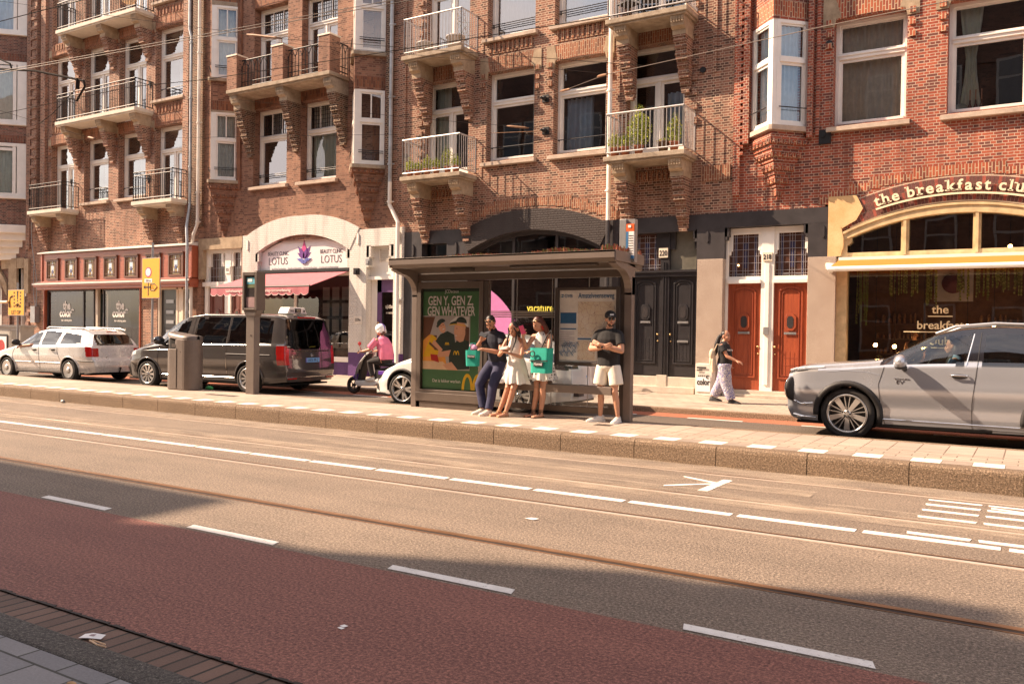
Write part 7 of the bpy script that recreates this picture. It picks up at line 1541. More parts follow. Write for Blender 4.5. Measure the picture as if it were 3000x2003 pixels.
def bicycle(x,y,rz,lab):
    t=thing('bicycle',lab,'bicycle',(x,y,.2),rz,group='parked bicycles'); b=MB()
    for cx_ in (-.53,.53): b.tube([(cx_+.33*math.cos(q),0,.34+.33*math.sin(q)) for q in np.linspace(0,6.283,25)],.018,6,False)
    b.build('wheel',MT['tyre'],t,world=False); b=MB()
    for p_ in ([(-.53,0,.34),(-.1,0,.32),(.35,0,.80),(-.22,0,.82),(-.1,0,.32)],[(-.53,0,.34),(-.22,0,.82),(-.25,0,.95)],[(.53,0,.34),(.36,0,.80),(.32,0,1.02)],[(.32,-.25,1.08),(.24,-.22,1.1),(.32,0,1.02),(.24,.22,1.1),(.32,.25,1.08)]): b.tube(p_,.016,6)
    b.box(-.36,-.14,-.06,.06,.95,1.0); b.build('frame',MT['iron_black'],t,world=False)
bicycle(-34.6,18.6,.3,'black bicycle parked behind the front of the silver estate car')
bicycle(-9.25,19.3,1.2,'black bicycle seen through the glass beside the right shelter post')
# yellow wedge, drain covers, litter
b=MB(); b.prism([(-8.95,.22),(-8.78,.22),(-8.94,.44)],19.9,20.0); tag(b.build('door_wedge',MT['poster_yellow']),'small yellow and black wedge on the doorstep edge','wedge')
b=MB(); b.box(-5.85,-5.58,11.93,12.10,.255,.2635); tag(b.build('drain_cover',MT['rail_groove']),'dark square drain cover in the platform tiles right of the shelter','drain cover',group='covers in the paving')
b=MB(); b.box(-5.72,-5.30,16.55,16.8,.195,.2035); b.build
tag(b.build('drain_cover',MT['poster_tan']),'sand coloured cover in the far pavement near the walking woman','drain cover',group='covers in the paving')
b=MB(); b.box(-15.0,-14.1,11.95,12.12,.255,.2635); tag(b.build('drain_grate',MT['rail_groove']),'dark slotted drain grate in the platform in front of the display pole','drain cover',group='covers in the paving')
b=MB(); b.M=Matrix.Translation((-4.34,2.74,.006))@Matrix.Rotation(R(20),4,'Z')@Matrix.Scale(.62,4); b.mat(0).add([(-.10,-.05,0),(.0,-.06,.012),(.11,-.03,0),(.10,.05,.01),(-.02,.04,.02),(-.11,.05,0)],[(0,1,4,5),(1,2,3,4)]); b.mat(1).add([(-.02,-.02,.016),(.03,-.02,.016),(.03,.02,.018),(-.02,.02,.018)],[(0,1,2,3)]); b.M=None
tag(b.build('paper_litter',[MT['poster_white'],MT['emblem_pink_grey']]),'crumpled white printed paper lying in the brick gutter, lower left','litter')
b=MB(); b.tube([(-4.30,2.70,.008),(-4.20,2.68,.010),(-4.14,2.69,.008)],(.005),5); b.tube([(-4.29,2.71,.008),(-4.16,2.70,.014)],.004,5); tag(b.build('dry_stalk',MT['poster_tan']),'dry straw stalk lying in the gutter beside the crumpled paper','litter')
b=MB(); b.smooth=True; b.ball((-3.62,2.19,.105),(.03,.018,.010),10,6); tag(b.build('dead_leaf',MT['sedum_tan']),'small curled brown leaf on the near pavement tiles','leaf')
b=MB(); b.smooth=True; b.tube([(-17.93,10.58,.035),(-17.83,10.56,.035)],.033,10); tag(b.build('drink_can',MT['grey_metal']),'small silver drink can at the foot of the platform kerb, left','can')
b=MB(); b.add([(-3.93,6.64,.006),(-3.83,6.62,.006),(-3.80,6.68,.010),(-3.89,6.70,.006)],[(0,1,2,3)]); tag(b.build('paper_scrap',MT['poster_white']),'white scrap stuck to the asphalt between the two nearer rails','litter')
b=MB(); b.add([(-3.36,3.62,.006),(-3.32,3.61,.006),(-3.31,3.64,.007),(-3.35,3.65,.006)],[(0,1,2,3)]); b.add([(-3.35,3.59,.006),(-3.31,3.58,.006),(-3.30,3.60,.007),(-3.34,3.61,.006)],[(0,1,2,3)]); tag(b.build('paper_scrap',MT['poster_white']),'tiny white scrap on the red cycle lane, lower left','litter')
b=MB(); b.smooth=True; b.ball((-16.0,12.88,.30),(.12,.05,.05)); tag(b.build('green_cloth',mat('cloth_green',(.04,.28,.08),.8)),'crumpled green scrap on the platform edge behind the display pole','litter')
# ---------------------------------------------------------------- overhead wires
def wire(pts,r,lab,mt='dark_wire',extra=(),name='overhead_wire'):
    t=thing(name,lab,'wire',pts[0],group='overhead tram wires'); b=MB(); q=[]
    for a,c in zip(pts[:-1],pts[1:]):
        for k in range(10): s_=k/10; q.append(tuple(a[i]+(c[i]-a[i])*s_ for i in range(3)))
    q.append(pts[-1]); b.tube(q,r*.52,6); b.build('cable',MT[mt],t)
    for (x,y,z,l) in extra: e=MB(); d=(Vector(pts[-1])-Vector(pts[0])).normalized()*l; e.smooth=True; e.tube([(x-d.x,y-d.y,z-d.z),(x-d.x*.6,y-d.y*.6,z-d.z*.6),(x+d.x*.6,y+d.y*.6,z+d.z*.6),(x+d.x,y+d.y,z+d.z)],[.015,.032,.032,.015],8); e.build('insulator',MT['rail_rust'],t)
wire([(-31.8,5.11,5.6),(-13.76,7.09,5.6),(8,9.5,5.6)],.0085,'upper of the two parallel contact wires crossing the upper left','copper_wire'); wire([(-31.8,5.15,5.6),(-13.87,7.15,5.6),(8,9.6,5.6)],.0085,'lower of the two parallel contact wires crossing the upper left','copper_wire')
wire([(-22,9,7.8),(-14.71,9,7.52),(-8,9,7.3)],.016,'thick dark wire cutting across the top left corner')
wire([(-34,14,13.3),(-17.7,14,9.07),(-14.9,14,8.34),(-11.7,14,7.65),(-6,14,6.4)],.010,'thin dark wire sloping down to the right past the brick posted balcony',extra=[(-15.6,14,8.52,.6)])
wire([(-24,8.6,5.7),(-12.69,8.6,5.59),(-10.86,8.6,5.45),(-7.98,8.6,5.33),(-4.09,8.6,5.19),(2,8.6,5.1)],.010,'dark wire running across the balconies from the left edge towards the top')
wire([(-26,12,8.05),(-20.11,12,6.37),(-19.05,12,6.08)],.009,'short thin wire ending beside the left balconies',extra=[(-19.2,12,6.12,.15)])
wire([(-22.89,19.5,9.28),(-20.13,19.8,8.77),(-16.66,20,8.12),(-15.25,20.1,7.86),(-11.6,20.3,7.23)],.010,'thin wire anchored at the lower black wall bracket',extra=[(-12.4,20.25,7.36,.35)])
wire([(-30,15,7.75),(-19.62,15,6.78),(-12.01,15,6.05)],.007,'faint thin wire passing in front of the pointed bays')
wire([(-11.55,20.33,8.09),(-8.17,17,7.34),(-2.59,12,5.86),(1,8.9,4.9)],.012,'pale wire rising from the upper black wall bracket to the top right','copper_wire',extra=[(-10.3,19.1,7.81,.4),(-8.3,17.1,7.37,.3)])
wire([(-16,14,8.5),(-11.42,14,7.46),(-7.67,14,6.58),(-6.61,14,6.34)],.008,'thin wire over the middle windows sloping down to the insulator')
wire([(-13.24,20.2,7.27),(-11.59,20.3,7.17)],.016,'short rusty span bar held by the lower wall bracket','rail_rust')
b=MB(); b.tube([(-22,10,8.0),(-19.41,10,7.25),(-18.0,10,7.0),(-16.46,10,6.60),(-16.28,10,6.55),(-16.25,10,6.43),(-16.4,10,6.30),(-16.52,10,6.18)],.022,8); b.tube([(-22,10,7.9),(-19.41,10,7.46),(-19.0,10,7.3),(-18.92,10,7.14)],.018,8); b.tube([(-16.48,10,6.62),(-16.5,10,6.42)],.04,8)
b.tube([(-16.5,10,6.45),(-17.4,10,6.02),(-17.8,10,5.9)],.008,5); tag(b.build('wire_bracket',MT['dark_wire']),'dark curved tube bracket carrying the tram wires at the upper left','bracket')
for x,z,l in ((-11.6,8.07,'upper black wire bracket bolted between the two middle windows'),(-11.58,7.19,'lower black wire bracket bolted between the two middle windows')):
    b=MB(); b.box(x-.10,x+.10,FY-.04,FY,z-.10,z+.10); b.smooth=True; b.tube([(x,FY-.03,z),(x-.02,FY-.12,z)],.06,10); b.tube([(x-.02,FY-.12,z),(x-.10,FY-.16,z+.02)],.03,8); tag(b.build('wall_bracket',MT['iron_black']),l,'bracket',group='wire brackets on the brown brick house')
# ---------------------------------------------------------------- balcony plants and furniture
mat('terracotta',(.42,.15,.08),.8,var=.15); mat('leaf_bright',(.58,.60,.08),.75,var=.3,scale=20); mat('leaf_deep',(.28,.36,.06),.8,var=.3,scale=20); mat('twig',(.16,.10,.06),.9); mat('pot_white',(.60,.55,.50),.6)
def pot(x,z,lab,h=.45,w=.17,pm='terracotta',n=260,seed=1,pr=.10,y=19.75,up=False):
    t=thing('potted_plant',lab,'potted plant',(x,y,z),group='potted plants on the balconies')
    b=MB(); b.smooth=True; b.lathe([(.001,z),(pr*.72,z),(pr,z+pr*1.6),(pr*1.12,z+pr*1.6),(pr*1.12,z+pr*1.9),(pr*.95,z+pr*1.9),(.001,z+pr*1.7)],14,Matrix.Translation((x,y,0))); b.build('pot',MT[pm],t)
    b=MB(); rnd=random.Random(seed); zb=z+pr*1.7
    for k in range(7):
        a=rnd.uniform(0,6.28); tip=(x+w*.8*math.cos(a)*rnd.random(),y+.08*math.sin(a),zb+h*rnd.uniform(.5,1.0)); b.mat(2).tube([(x,y,zb),((x+tip[0])/2+rnd.uniform(-.03,.03),y,(zb+tip[2])/2),tip],.005,4)
    foliage(b,(x,y,zb+h*.42),(w,.12,h*.48),int(n*1.7),.014,.034,seed); 
    foliage(b,(x,y,zb+h*.8),(w*.5,.08,h*.35),n//4,.010,.022,seed+9)
    b.build('leaves',[MT['leaf_bright'],MT['leaf_deep'],MT['twig']],t)
for k,(x,h,w) in enumerate(((-15.78,.36,.16),(-15.50,.26,.16),(-15.15,.40,.20),(-14.82,.30,.16),(-14.42,.62,.24),(-14.12,.34,.16))):
    pot(x,6.16,('leftmost of the six plants on the lower left flower balcony','second pot from the left on the lower left flower balcony','third pot from the left on the lower left flower balcony','fourth pot from the left on the lower left flower balcony','tallest leafy plant on the lower left flower balcony','rightmost small pot on the lower left flower balcony')[k],h,w,seed=k+3)
for k,(x,h,w,n) in enumerate(((-9.20,.42,.20,300),(-8.55,.95,.34,1100),(-8.92,.36,.2,260),(-7.62,.70,.20,380))):
    pot(x,6.13,('low leafy plant at the left end of the lower right balcony','biggest bushy yellow green plant on the lower right balcony','small plant beside the biggest bush on the lower right balcony','upright plant at the right end of the lower right balcony')[k],h,w,n=n,seed=k+23,pr=.12)
pot(-7.9,6.13,'low planter with sparse leaves under the upright balcony plant',.12,.2,'twig',60,seed=31,pr=.14)
b=MB(); b.smooth=True; b.lathe([(.001,9.70),(.20,9.70),(.24,10.0),(.26,10.0),(.26,10.03),(.001,9.99)],18,Matrix.Translation((-15.35,19.85,0))); tag(b.build('balcony_tub',MT['pot_white']),'round cream tub on the upper left flower balcony','tub')
b=MB(); b.smooth=True; b.lathe([(.001,9.70),(.22,9.70),(.25,10.05),(.28,10.05),(.28,10.09),(.001,10.03)],18,Matrix.Translation((-14.35,19.95,0))); tag(b.build('balcony_tub',MT['pot_white']),'second cream tub further right on the upper left flower balcony','tub')
t=thing('climbing_plant','withered climbing plant on the right rail of the upper left flower balcony','plant',(-13.95,19.7,9.7)); b=MB(); foliage(b,(-13.95,19.75,10.25),(.12,.30,.55),260,.012,.028,77); b.build('leaves',[MT['sedum_tan'],MT['sedum_green']],t)
def chair(x,y,z,lab,rz=0,mt='poster_tan'):
    t=thing('balcony_chair',lab,'chair',(x,y,z),rz,group='chairs on the balconies'); b=MB(); b.box(-.2,.2,-.2,.2,.42,.45); b.build('seat',MT[mt],t,world=False)
    b=MB()
    for xx in (-.18,.18): b.tube([(xx,.2,0),(xx,.2,.42),(xx,.26,.86)],.014,6)
    for k in range(4): b.box(-.18,.18,.23+.01*k,.25+.01*k,.55+.08*k,.60+.08*k)
    b.build('backrest',MT[mt],t,world=False)
    for xx,yy in ((-.18,-.18),(.18,-.18)): b=MB(); b.tube([(xx,yy,0),(xx,yy,.43)],.014,6); b.build('leg',MT[mt],t,world=False)
chair(-29.6,19.95,13.51,'wooden folding chair on the topmost left balcony',.5); chair(-8.4,19.95,9.57,'dark metal chair on the upper right flower balcony',.3,'iron_black'); chair(-9.0,19.95,9.57,'dark metal chair at the left of the upper right flower balcony',-.4,'iron_black')
t=thing('cactus','round cactus in the lowest white window at the left edge','cactus',(-38.2,19.9,7.3)); b=MB(); b.smooth=True; M_=Matrix.Translation((-38.28,19.56,7.42))
b.lathe([(.001,-.10)]+[(.13*math.cos(a),.13*math.sin(a)) for a in np.linspace(-1,1.5,12)]+[(.001,.13)],16,M_); b.build('cactus_body',MT['leaf_pale'],t)
# ---------------------------------------------------------------- people
def skinmat(n,c):
    m,t,b=newmat(n); k=t.nodes.new('ShaderNodeTexCoord'); z=N(t,'ShaderNodeTexNoise',Scale=14,Detail=4); t.links.new(k.outputs['Object'],z.inputs['Vector'])
    t.links.new(ramp(t,z.outputs[0],[(.3,tuple(x*.88 for x in c)),(.7,c)]),b.inputs['Base Color']); b.inputs['Roughness'].default_value=.5; b.inputs['Subsurface Weight'].default_value=.12; b.inputs['Subsurface Radius'].default_value=(.02,.008,.004); b.inputs['Subsurface Scale'].default_value=.5
skinmat('skin_a',(.50,.25,.155)); skinmat('skin_b',(.50,.24,.145)); skinmat('skin_c',(.54,.28,.175)); skinmat('skin_d',(.36,.17,.10))
def cloth(n,c,var=.15,bs=18): mat(n,c,.85,var=var,scale=7,bmp=.25,bs=bs)
cloth('navy_polo',(.018,.020,.035)); cloth('navy_trousers',(.028,.030,.075)); cloth('black_tee',(.014,.013,.014)); cloth('white_dress',(.76,.72,.67),.05); cloth('cream_shorts',(.74,.68,.58),.05); cloth('pink_tee',(.80,.20,.32),.08); cloth('charcoal_trousers',(.03,.025,.025)); cloth('blue_shirt',(.20,.32,.45)); cloth('bag_teal',(.015,.34,.255),.10); cloth('bag_cream',(.62,.50,.36)); cloth('bag_pink',(.62,.34,.52))
mat('hair_black',(.013,.010,.009),.45,var=.3,bmp=.5,bs=60); mat('hair_auburn',(.085,.020,.011),.45,var=.4,bmp=.5,bs=60); mat('hair_brown',(.10,.05,.03),.5,var=.3); mat('beard_brown',(.055,.025,.015),.8); mat('eye_dark',(.02,.015,.012),.2); mat('lips',(.42,.12,.10),.5); mat('sandal_tan',(.45,.28,.13),.7); mat('shoe_white',(.68,.64,.58),.6,var=.12); mat('shoe_black',(.018,.017,.017),.6); mat('phone_black',(.015,.015,.017),.15); mat('phone_pink',(.75,.08,.16),.4); mat('earring_red',(.60,.02,.02),.5)
def pattern(n,base,spots,scale,kind):
    m,t,b=newmat(n); c=t.nodes.new('ShaderNodeTexCoord')
    if kind=='dots':
        v=N(t,'ShaderNodeTexVoronoi',Scale=scale); v.inputs['Randomness'].default_value=.35; t.links.new(c.outputs['Object'],v.inputs['Vector']); fac=ramp(t,v.outputs['Distance'],[(.27,(1,1,1)),(.31,(0,0,0))]); col=mixc(t,fac,base,spots)
    else:
        z=N(t,'ShaderNodeTexNoise',Scale=scale,Detail=1.2,Distortion=2.2); t.links.new(c.outputs['Object'],z.inputs['Vector'])
        col=ramp(t,z.outputs[0],[(.0,base),(.33,base),(.34,spots),(.40,spots),(.41,base),(.455,base),(.46,(.03,.025,.04)),(.505,spots),(.51,base),(.56,(.55,.47,.38)),(.565,spots),(.615,spots),(.62,base),(.68,spots)])
    t.links.new(col,b.inputs['Base Color']); b.inputs['Roughness'].default_value=.85
pattern('dotted_dress',(.76,.73,.69),(.03,.02,.02),21,'dots'); pattern('swirl_trousers',(.72,.70,.68),(.035,.035,.26),8,'swirl')
V=Vector
def limb(b,pts,rs,n=10):
    b.tube(pts,rs,n); 
    for p,r in zip(pts,rs): rr=r if not isinstance(r,tuple) else min(r); b.ball(p,rr*.99,10,8)
def hand(b,w,d,nrm,curl=.6,side=1,spread=1.0):
    w=V(w); d=V(d).normalized(); nrm=V(nrm); nrm=(nrm-d*nrm.dot(d)).normalized(); s=d.cross(nrm)*side
    for i,(o,L_) in enumerate(((-.030,.066),(-.010,.076),(.011,.071),(.030,.056))):
        k=w+d*.088+s*o*spread; b.tube([w+s*o*.5,w+d*.045+s*o*.85,k],[.017,.0155,.0115],8)
        q=[k]; dd=d.copy()
        for j,f_ in enumerate((.45,.32,.23)):
            a=curl*(.55+.35*j); dd=(dd*math.cos(a)+nrm*math.sin(a)).normalized(); q.append(q[-1]+dd*L_*f_)
        b.tube(q,[.0098,.0092,.0086,.0072],7); b.ball(q[-1],.0074,8,6)
    t0=w+d*.022-s*.026; t1=w+d*.052-s*.052+nrm*.012; t2=w+d*.082-s*.052+nrm*.028; b.tube([t0,t1,t2],[.0145,.0115,.0085],7); b.ball(t2,.0088,8,6)
def foot(b,a,fwd,L_=.24,w=.04,h=.05):
    a=V(a); f_=V(fwd).normalized(); up=V((0,0,1)); s=f_.cross(up)
    for o in (-.5,0,.5): b.tube([a-f_*L_*.22+V((0,0,-a.z+h*.55)),a+f_*L_*.25+s*w*o*.8+V((0,0,-a.z+h*.62)),a+f_*L_*.74+s*w*o*1.1+V((0,0,-a.z+.020))],[h*.52,h*.52,.019],9)
    b.tube([a,a-f_*L_*.12+V((0,0,-a.z+h*.6))],[.036,.036],9)
def shoe(b,a,fwd,L_=.29,sole=True):
    a=V(a); f_=V(fwd).normalized(); s=f_.cross(V((0,0,1))); z=lambda q,h: V((q.x,q.y,h))
    rows=[]
    for i in range(9):
        t=i/8; c=z(a-f_*L_*.27+f_*L_*t,0); w=.036+.014*math.sin(PI*min(1,t*1.05))+.004*(t>.6); h=[.085,.10,.095,.082,.066,.055,.048,.040,.020][i]; w*=(1 if 0<i<8 else .55)
        rows.append([tuple(c+s*w*math.cos(PI*k/8)+V((0,0,.012+h*max(0,math.sin(PI*k/8))**.6))) for k in range(9)])
    b.smooth=True; b.mat(0).grid(rows); b.add(rows[0],[tuple(range(9))]); b.add(rows[-1],[tuple(range(8,-1,-1))])
    b.smooth=False; b.mat(1); c=[z(a-f_*L_*.30,0),z(a+f_*L_*.25,0),z(a+f_*L_*.62,0),z(a+f_*L_*.76,0)]
    L1=[c[0]+s*.030,c[1]+s*.047,c[2]+s*.050,c[3]+s*.02]; L2=[c[3]-s*.02,c[2]-s*.050,c[1]-s*.047,c[0]-s*.030]; b.prism([(p.x,p.y) for p in L1+L2],.001,.028,'z'); b.smooth=True
    for k in range(4): p=a+f_*L_*(.18+.09*k); b.tube([tuple(z(p,.085-.011*k)+s*.028),tuple(z(p,.096-.011*k)),tuple(z(p,.085-.011*k)-s*.028)],.004,4)
def head(b,M,male=True):
    B=lambda c,r: b.ball(c,r,16,12,M)
    B((0,.012,.025),(.076,.094,.098)); B((0,-.022,-.03),(.062,.070,.085)); B((0,-.040,-.075),(.042 if male else .036,.045,.040)); B((0,-.072,-.088),(.024,.020,.020)); B((0,-.096,-.022),(.011,.016,.026)); B((0,-.104,-.038),(.014,.012,.010)); B((-.02,-.078,.012),(.022,.012,.008)); B((.02,-.078,.012),(.022,.012,.008)); B((-.036,-.070,-.035),(.020,.016,.020)); B((.036,-.070,-.035),(.020,.016,.020)); B((0,-.088,-.062),(.022,.012,.012))
    for s in (-1,1): B((s*.076,.01,-.012),(.010,.022,.032))
def face_details(p,M,shades=False,lipm='lips'):
    b=MB(); b.smooth=True
    for s in (-1,1): b.ball((s*.029,-.082,-.004),(.013,.007,.006),10,6,M)
    for s in (-1,1): b.tube([M@V((s*.045,-.078,.018)),M@V((s*.03,-.088,.024)),M@V((s*.014,-.090,.019))],.0045,5)
    b.build('eyes',MT['eye_dark'],p,world=False)
    b=MB(); b.smooth=True; b.ball((0,-.099,-.064),(.020,.006,.006),12,6,M); b.build('mouth',MT[lipm],p,world=False)
def HM(pos,pitch=0,yaw=0,roll=0): return Matrix.Translation(pos)@Matrix.Rotation(yaw,4,'Z')@Matrix.Rotation(pitch,4,'X')@Matrix.Rotation(roll,4,'Y')
def person(label,loc,J,skin,rz=0,s=1.0,name='person'):
    t=thing(name,label,'person',loc,rz); t.scale=(s,s,s); return t
def skinbody(t,skin,H,male,arms,legs,torso,vox=.0075,extra=None):
    b=MB(); head(b,H,male); hp=H.translation
    nk=V(torso[0]); b.tube([hp+V((0,.02,-.05)),(hp+nk)/2+V((0,.015,0)),nk],[.050 if male else .042,.048 if male else .040,.060],12)
    limb(b,torso,[(.09,.07)]+[(.13 if male else .11,.085)]*(len(torso)-2)+[(.14,.095)],14) if False else None
    for i in range(len(torso)-1): pass
    b.tube(torso,[(.10,.065),(.165 if male else .135,.095),(.125 if male else .105,.085),(.15,.105)][:len(torso)],16); b.ball(torso[-1],(.15,.10,.10),14,10)
    for a in arms:
        sh_,el,wr=a['p']; k=a.get('k',1.0); b.ball(V(sh_)-V((0,0,.008)),.050*k if male else .045*k,12,10); b.tube([V(torso[0])-V((0,0,.075 if male else .03)),V(sh_)-V((0,0,.012))],[.05,.046*k],10)
        m1=V(sh_)*.55+V(el)*.45; m2=V(el)*.72+V(wr)*.28
        if male: limb(b,[sh_,m1,el],[.054*k,.052*k,.040*k]); limb(b,[el,m2,wr],[.040*k,.043*k,.027*k])
        else: limb(b,[sh_,m1,el],[.042*k,.039*k,.033*k]); limb(b,[el,m2,wr],[.033*k,.034*k,.022*k])
        hand(b,wr,a['d'],a['n'],a.get('curl',.6),a.get('side',1))
    for l in legs:
        h_,kn,an=l['p']; k=l.get('k',1.0); m1=V(h_)*.5+V(kn)*.5; m2=V(kn)*.68+V(an)*.32+V((0,.018,0))
        limb(b,[h_,m1,kn],[.085*k,.073*k,.052*k]); limb(b,[kn,m2,an],[.050*k,.054*k,.033*k]); b.ball(V(kn)+V((0,-.012,.01)),.046*k)
        if l.get('foot'): foot(b,an,l['foot'],k and .235)
    o=remesh(b,vox,4).build('body',MT[skin],t,world=False); return o
def garment(t,name,m,parts,vox=.012,sm=5,parent=None):
    b=MB()
    for kind,*a in parts:
        if kind=='t': b.tube(a[0],a[1],16)
        elif kind=='b': b.ball(a[0],a[1],16,12)
    return remesh(b,vox,sm).build(name,MT[m],t,world=False)
def skirt(t,name,m,c0,r0,c1,r1,waves=14,amp=.022,seed=1,rows=12,flare=1.4,thick=.0):
    rnd=random.Random(seed); ph=[rnd.uniform(0,6.28) for _ in range(5)]; P=[]
    for i in range(rows+1):
        u=i/rows; c=V(c0).lerp(V(c1),u); rx=r0[0]+(r1[0]-r0[0])*u**(1/flare); ry=r0[1]+(r1[1]-r0[1])*u**(1/flare); row=[]
        for k in range(97):
            q=2*PI*k/96; w=1+amp*u/.1*(.5*math.sin(waves*q+ph[0])+.3*math.sin((waves*.6)//1*q+ph[1])+.25*math.sin(5*q+ph[2]))*.9
            row.append((c.x+rx*w*math.cos(q),c.y+ry*w*math.sin(q),c.z+.012*math.sin(7*q+ph[3])*u))
        P.append(row)
    b=MB(); b.smooth=True; b.grid(P); return b.build(name,MT[m],t,world=False)
def blob(t,name,m,items,parent=None,vox=None):
    b=MB(); b.smooth=True
    for it in items:
        if it[0]=='t': b.tube(it[1],it[2],8)
        else: b.ball(it[1],it[2],14,10,it[3] if len(it)>3 else None)
    if vox: b=remesh(b,vox,3)
    return b.build(name,MT[m],t,world=False)
def hairshell(items,M): return [('b',c,r,M) for c,r in items]
def sunglasses(t,M,onhead=False,name='sunglasses'):
    b=MB(); b.smooth=True; z=.075 if onhead else .0; y=-.070 if onhead else -.092; 
    for s in (-1,1): b.mat(0).ball((s*.031,y,z),(.026,.008,.019),14,8,M)
    b.mat(1).tube([M@V((-.008,y-.004,z+.006)),M@V((.008,y-.004,z+.006))],.003,5)
    for s in (-1,1): b.tube([M@V((s*.055,y,z+.006)),M@V((s*.080,y+.05,z+.004)),M@V((s*.082,.02,z-.008))],.003,5)
    return b.build(name,[MT['dark_glass_solid'],MT['brass']],t,world=False)
def phone(lab,M,mt='phone_black',name='phone'):
    t=thing(name,lab,'phone',tuple(M.translation)); b=MB(); b.box(-.037,.037,-.005,.005,-.075,.075,M); b.mat(1).box(-.034,.034,.0052,.006,-.071,.071,M); b.build('case',[MT[mt],MT['dark_glass_solid']],t,bevel=.003); return t

# -- man in navy polo, leaning on the bench
P0=(-8.0,12.27,.26); t=person('man in navy polo shirt and navy trousers leaning on the bench with a black phone',P0,None,None)
H=HM((-.01,.01,1.57),R(34),R(10)); tor=[(.0,.12,1.42),(.0,.15,1.28),(.01,.20,1.05),(.02,.24,.90)]
skinbody(t,'skin_a',H,True,[dict(p=((-.175,.12,1.345),(-.26,-.04,1.13),(-.10,-.14,1.27)),d=(.55,-.15,.7),n=(.3,.2,.6),curl=.75,side=1,k=.95),dict(p=((.175,.12,1.34),(.22,-.02,1.07),(-.05,-.17,1.12)),d=(-1,-.15,.1),n=(0,.3,-1),curl=.9,side=-1)],
 [dict(p=((-.08,.20,.86),(-.22,.02,.50),(-.13,-.03,.09))),dict(p=((.10,.20,.86),(.09,-.05,.49),(.08,-.16,.09)))],tor)
face_details(t,H)
garment(t,'polo_shirt','navy_polo',[('t',[(0,.12,1.44),(0,.13,1.38),(0,.15,1.26),(.01,.18,1.08),(.02,.215,.92),(.02,.22,.84)],[(.07,.06),(.155,.095),(.190,.122),(.168,.12),(.172,.135),(.185,.145)]),('t',[(0,.12,1.385),(-.17,.12,1.35)],[.075,.068]),('t',[(0,.12,1.385),(.17,.12,1.35)],[.075,.068]),('b',(-.155,.12,1.35),(.070,.068,.060)),('b',(.155,.12,1.35),(.070,.068,.060)),('t',[(-.165,.12,1.35),(-.225,.02,1.21)],[.064,.068]),('t',[(.165,.12,1.35),(.22,.03,1.20)],[.066,.070]),('t',[(0,.07,1.47),(0,.09,1.43)],[.066,.075])],.010)
garment(t,'trousers','navy_trousers',[('b',(.01,.21,.86),(.175,.14,.11)),('t',[(-.07,.20,.86),(-.17,.08,.66),(-.225,.02,.50),(-.18,.02,.30),(-.13,-.01,.13),(-.13,-.02,.10)],[.115,.102,.085,.078,.070,.072]),('t',[(.10,.20,.86),(.10,.05,.66),(.09,-.04,.50),(.09,-.08,.30),(.08,-.13,.13),(.08,-.14,.10)],[.115,.102,.085,.076,.070,.072])],.011)
blob(t,'hair','hair_black',hairshell([((0,.025,.045),(.082,.090,.088)),((0,.06,-.0),(.074,.06,.075))],H))
blob(t,'beard','hair_black',hairshell([((0,-.045,-.082),(.044,.044,.036)),((-.045,-.015,-.055),(.016,.035,.03)),((.045,-.015,-.055),(.016,.035,.03)),((0,-.098,-.052),(.022,.008,.005))],H))
sunglasses(t,H,True)
for a,n_ in (((-.13,-.03,.09),(-.35,-1,0)),((.08,-.16,.09),(-.2,-1,0))): b=MB(); shoe(b,a,n_); b.build('shoe',[MT['shoe_white'],MT['cream_paint']],t,world=False)
phone('black phone held up by the man in the navy polo',Matrix.Translation((-8.03,12.09,1.63))@Matrix.Rotation(R(-25),4,'X')@Matrix.Rotation(R(-70),4,'Y'))
def tote(lab,loc,w,h,d,mt,handle,txtz,txts,rz=0,pkt=True):
    g=thing('shopping_bag',lab,'bag',loc,rz,group='green shop bags'); b=MB(); b.smooth=False
    rows=[]; n=24
    for i in range(7):
        u=i/6; ww=w*(.42+.08*u); dd=d*(.55-.12*u); rows.append([(ww*max(-1,min(1,1.35*math.cos(2*PI*k/n))),dd*max(-1,min(1,1.35*math.sin(2*PI*k/n)))*(1+.12*math.sin(3*2*PI*k/n+u*4)*(u)),h*(u-1)) for k in range(n+1)])
    b.smooth=True; b.grid(rows); b.add(rows[0][:-1],[tuple(range(n-1,-1,-1))]); b.build('bag_body',MT[mt],g,world=False)
    b=MB(); [b.tube(q,.010,6) for q in handle]; b.build('handle',MT['trim_black' if w>.3 else mt],g,world=False)
    b=MB(); y=-d*.62; b.box(-txts*1.5,txts*1.5,y-.004,y+.01,txtz-txts*.2-h,txtz+txts*.95-h); p=b.build('badge',MT['trim_black'],g,world=False,bevel=.01)
    b=MB(); b.text('Normal',txts,Matrix.Translation((0,y-.007,txtz-h+.008))@Matrix.Rotation(R(90),4,'X'),depth=.002,off=.008,sx=.82); b.build('lettering',MT['poster_white'],p,world=False)
    if w>.3: b=MB(); b.box(-w*.46,w*.46,y-.0,y+.012,-h*.53,-h*.53+.018); b.smooth=True; b.tube([(-w*.28+.045*math.cos(q),y-.012,-h*.24+.045*math.sin(q)) for q in np.linspace(0,6.28,17)],.010,6,False); b.build('zip_band',MT['trim_black'],g,world=False)
    return g
tote('small green shopping bag reading Normal, hanging from the arm of the man in navy polo',(-8.215,12.06,1.36),.24,.27,.13,'bag_teal',[[(-.06,-.04,-.01),(-.03,-.02,.12),(.03,0,.12),(.07,-.03,-.01)],[(-.06,.04,-.01),(-.03,.02,.12),(.03,.02,.12),(.07,.04,-.01)]],.145,.048,R(12))
